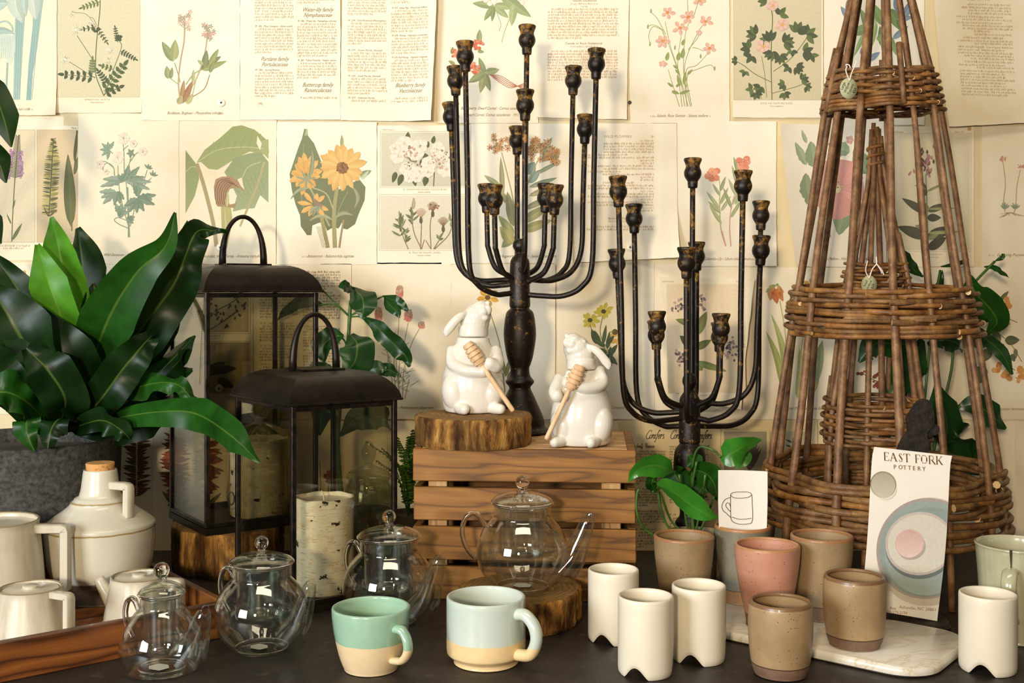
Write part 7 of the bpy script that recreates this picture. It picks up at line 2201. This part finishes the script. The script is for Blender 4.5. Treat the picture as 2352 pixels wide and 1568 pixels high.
for i, (pts, w, sd, wa) in enumerate([
    ([(738, 662, 1.80), (722, 655, 1.83), (710, 652, 1.85), (698, 648, 1.865)], [2, 16, 18, 2], (.2, .2, 1), .001),
    ([(740, 702, 1.82), (715, 690, 1.87), (680, 698, 1.905), (634, 738, 1.922)], [2, 16, 18, 2], (-.2, .3, 1), .0035),
    ([(815, 665, 1.78), (800, 662, 1.76), (790, 656, 1.75), (778, 658, 1.745)], [2, 12, 14, 2], (.1, .2, 1), .001),
    ([(806, 660, 1.79), (830, 680, 1.76), (835, 705, 1.745), (832, 732, 1.74)], [3, 34, 30, 2], (.9, .2, .3), .0015),
    ([(880, 680, 1.78), (905, 690, 1.765), (922, 700, 1.76), (938, 714, 1.757)], [2, 14, 12, 2], (-.3, .2, .9), .0015),
    ([(882, 680, 1.78), (895, 700, 1.77), (912, 715, 1.76), (918, 730, 1.757)], [2, 14, 12, 2], (-.7, .2, .7), .001),
    ([(838, 730, 1.78), (870, 755, 1.76), (905, 790, 1.75), (930, 815, 1.745), (942, 842, 1.745)], [3, 20, 24, 20, 2], (-.7, .3, .7), .0035),
    ([(790, 770, 1.78), (765, 775, 1.79), (742, 795, 1.79), (744, 832, 1.785)], [4, 28, 30, 3], (-.6, .3, .8), .002),
    ([(805, 768, 1.77), (820, 790, 1.75), (815, 830, 1.74), (790, 860, 1.735)], [8, 40, 42, 6], (.9, .25, .3), .002),
    ([(830, 845, 1.77), (860, 845, 1.755), (895, 850, 1.75), (920, 866, 1.75)], [3, 14, 16, 2], (-.2, .3, .9), .0025),
    ([(798, 860, 1.77), (835, 850, 1.75), (870, 845, 1.745), (890, 850, 1.745)], [4, 22, 18, 2], (-.2, .3, .9), .0025),
    ([(780, 860, 1.80), (745, 850, 1.80), (718, 850, 1.815), (706, 862, 1.825)], [4, 18, 18, 3], (-.2, .3, .9), .002),
    ([(785, 930, 1.79), (800, 900, 1.78), (840, 920, 1.77), (860, 970, 1.77)], [4, 30, 34, 3], (-.6, .3, .8), .002),
    ([(782, 960, 1.79), (760, 930, 1.78), (740, 950, 1.775), (735, 1000, 1.775)], [4, 28, 30, 3], (.7, .3, .6), .002),
    ([(780, 1000, 1.80), (820, 960, 1.79), (880, 960, 1.785), (905, 1000, 1.79)], [4, 30, 30, 3], (-.4, .3, .8), .002)]):
    leafpart(cf, pts, w, LC, sd, .15, wa, 3, 60 + i)

# small feathery fern beside the crate
sf = small_pot_plant('small_fern', 'small feathery fern in a dark pot squeezed beside the crate', (-.165, 1.805, .0005), .034, .075)
rn = random.Random(9)
for i in range(15):
    a = rn.uniform(0, 6.283)
    L = rn.uniform(.05, .085)
    hgt = rn.uniform(.08, .15)
    b0 = Vector((-.165, 1.805, .066))
    ca, sa = math.cos(a), math.sin(a)
    kx = .55 if ca > 0 else .8
    ky = .35 if sa > 0 else .55
    C_ = crom([b0, b0 + Vector((ca * L * .35 * kx, sa * L * .35 * ky, hgt * .7)), b0 + Vector((ca * L * kx, sa * L * ky, hgt))], 8)
    mb = MB()
    mb.add(*tube(C_, .0007, 5))
    for k in range(3, len(C_)):
        p = Vector(C_[k]); tdir = Vector(C_[k] - C_[k - 1]).normalized()
        sd = tdir.cross(Vector((0, 0, 1))).normalized()
        for s_ in (-1, 1):
            ln = .012 * (1 - .5 * k / len(C_))
            V, F, A = blade([p, p + (sd * s_ * .8 + tdir * .3) * ln * .5, p + (sd * s_ + tdir * .4) * ln - Vector((0, 0, .002))], [.0005, .003, .0004], tdir, .1, 0, 1, 1, 3)
            mb.add(V, F, 0, A)
    mb.build('frond', M['leaf_coffee'], sf, attr='Col') if False else mb.build('frond', M['stemgreen'] if False else M['leaf_coffee'], sf, attr='Col')

# pothos between the crate and the tumblers
po = small_pot_plant('pothos', 'pothos with heart-shaped leaves in a woven grey pot', (.2615, 1.605, .0005), .0455, .085, m=M['woven'])
LP = M['leaf_pothos']
S0 = Vector((.2615, 1.600, .078))
vines = [[(1500, 1130), (1502, 1120), (1520, 1140), (1545, 1200)], [(1530, 1100), (1512, 1130), (1535, 1210)], [(1560, 1090), (1570, 1150), (1580, 1215)], [(1620, 1090), (1612, 1150), (1600, 1215)], [(1655, 1050), (1640, 1035), (1605, 1028), (1590, 1080), (1590, 1200)], [(1600, 1060), (1590, 1120), (1592, 1200)], [(1640, 1140), (1625, 1180), (1610, 1215)]]
for Pp in vines:
    q = [W(x, y, 1.565 + .012 * i) for i, (x, y) in enumerate(Pp)] + [S0 + Vector((0, 0, -.004))]
    mb = MB(); mb.add(*tube(crom(q, 6), .0017, 7)); mb.build('stem', M['stemgreen'], po)
mb = MB(); mb.add(*tube(crom([W(1468, 1122, 1.55), W(1463, 1135, 1.55), W(1462, 1170, 1.55), W(1474, 1205, 1.555), W(1500, 1228, 1.56), W(1530, 1238, 1.575), S0], 6), [.0006, .0012, .0022, .0016] + [.0016] * 40 if False else .0018, 7)); mb.build('tendril', M['stemgreen'], po)
heart = [3, 30, 40, 33, 18, 1]
for i, (pts, sc_, sd, fo) in enumerate([
    ([(1508, 1113, 1.545), (1530, 1120, 1.535), (1560, 1140, 1.525), (1595, 1165, 1.52), (1622, 1180, 1.52), (1650, 1189, 1.525)], 1.0, (-.55, -.15, .85), .14),
    ([(1545, 1082, 1.565), (1530, 1075, 1.555), (1505, 1068, 1.545), (1480, 1072, 1.54), (1458, 1085, 1.54), (1443, 1108, 1.545)], .72, (.1, -.2, 1), .2),
    ([(1655, 1055, 1.565), (1665, 1050, 1.56), (1685, 1038, 1.555), (1708, 1026, 1.555), (1730, 1016, 1.56), (1750, 1010, 1.565)], .82, (.45, -.2, .9), .12),
    ([(1612, 1085, 1.60), (1600, 1068, 1.60), (1595, 1060, 1.60), (1590, 1055, 1.60), (1585, 1050, 1.60), (1580, 1046, 1.60)], .55, (.8, -.1, .4), .15),
    ([(1580, 1090, 1.60), (1600, 1080, 1.60), (1625, 1090, 1.60), (1640, 1110, 1.60), (1645, 1130, 1.60), (1646, 1150, 1.60)], .85, (-.6, -.2, .8), .15),
    ([(1570, 1075, 1.62), (1550, 1085, 1.62), (1560, 1105, 1.615), (1580, 1125, 1.61), (1600, 1135, 1.61), (1625, 1140, 1.61)], .9, (-.4, -.2, .9), .15),
    ([(1620, 1110, 1.585), (1612, 1120, 1.58), (1605, 1132, 1.578), (1598, 1140, 1.578), (1592, 1145, 1.578), (1586, 1150, 1.58)], .45, (.7, -.2, .7), .15),
    ([(1505, 1130, 1.57), (1500, 1118, 1.565), (1497, 1110, 1.56), (1500, 1100, 1.56), (1506, 1094, 1.56), (1512, 1090, 1.56)], .42, (.8, .1, .4), .15),
    ([(1712, 1030, 1.60), (1715, 1045, 1.60), (1710, 1052, 1.60), (1705, 1060, 1.60), (1698, 1068, 1.60), (1690, 1076, 1.60)], .42, (.8, -.1, .4), .1)]):
    leafpart(po, pts, [h_ * sc_ for h_ in heart], LP if i in (0, 1, 2, 8) else M['leaf_mid'], sd, fo, .0008, 2, 80 + i, n=5)

# broad-leaved plant behind the obelisks
hp = small_pot_plant('leafy_houseplant', 'leafy houseplant growing up behind the obelisks at the right', (.645, 1.762, .0005), .029, .07)
B0 = Vector((.645, 1.762, .06))
for Pp in ([(2120, 1000), (2130, 850), (2150, 680), (2160, 620)], [(2150, 1000), (2185, 850), (2195, 730), (2230, 660), (2285, 600)], [(2140, 1050), (2180, 960), (2215, 925)]):
    mb = MB(); mb.add(*tube(crom([B0] + [W(x, y, 1.80) for x, y in Pp], 6), .0022, 7)); mb.build('stem', M['stemgreen'], hp)
for i, (pts, w, sd) in enumerate([
    ([(2228, 632, 1.80), (2240, 670, 1.79), (2275, 710, 1.785), (2290, 740, 1.785), (2266, 768, 1.785)], [3, 34, 46, 34, 2], (.9, .2, .3)),
    ([(2120, 636, 1.81), (2095, 615, 1.81), (2075, 590, 1.81), (2062, 560, 1.81)], [2, 14, 16, 2], (.7, .1, .6)),
    ([(2285, 600, 1.80), (2300, 592, 1.80), (2305, 586, 1.80), (2308, 584, 1.80)], [1, 6, 5, 1], (.4, .1, .8)),
    ([(2260, 612, 1.80), (2285, 615, 1.80), (2300, 625, 1.80), (2318, 637, 1.80)], [1, 7, 6, 1], (-.3, .1, .9)),
    ([(2160, 612, 1.80), (2190, 608, 1.80), (2210, 602, 1.80), (2226, 595, 1.80)], [1, 6, 5, 1], (.2, .1, .9)),
    ([(2215, 735, 1.80), (2255, 770, 1.795), (2300, 810, 1.79), (2325, 860, 1.79)], [3, 14, 16, 3], (-.6, .2, .7)),
    ([(2110, 790, 1.80), (2060, 790, 1.79), (2010, 790, 1.79), (1972, 832, 1.80)], [4, 30, 34, 3], (-.2, .2, .9)),
    ([(2120, 780, 1.80), (2095, 830, 1.79), (2090, 870, 1.79), (2110, 905, 1.79)], [6, 44, 44, 4], (.9, .1, .2)),
    ([(2130, 790, 1.80), (2170, 780, 1.79), (2200, 790, 1.79), (2210, 810, 1.79)], [4, 26, 26, 3], (-.3, .2, .9)),
    ([(2200, 935, 1.80), (2240, 930, 1.79), (2280, 955, 1.785), (2310, 985, 1.785)], [4, 28, 34, 3], (-.35, .2, .9)),
    ([(2150, 880, 1.80), (2165, 930, 1.79), (2175, 980, 1.79), (2170, 1040, 1.79)], [4, 36, 42, 4], (.9, .1, .2)),
    ([(2160, 960, 1.80), (2200, 1000, 1.79), (2240, 1050, 1.785), (2280, 1078, 1.785)], [4, 40, 44, 3], (-.6, .2, .8)),
    ([(2140, 1000, 1.80), (2180, 1040, 1.79), (2220, 1060, 1.79), (2250, 1090, 1.79)], [4, 40, 40, 3], (-.5, .3, .7)),
    ([(2150, 690, 1.81), (2155, 660, 1.81), (2160, 650, 1.81), (2165, 620, 1.81)], [2, 9, 9, 1], (.9, 0, .2)),
    ([(2150, 700, 1.81), (2140, 690, 1.81), (2130, 690, 1.81), (2118, 680, 1.81)], [2, 10, 10, 1], (.1, 0, .9)),
    ([(2120, 900, 1.81), (2080, 880, 1.81), (2050, 900, 1.81), (2030, 960, 1.81)], [4, 30, 34, 3], (.6, .2, .7))]):
    leafpart(hp, pts, w, M['leaf_coffee'] if i else M['leaf_mid'], sd, .12, .0015, 3, 120 + i)
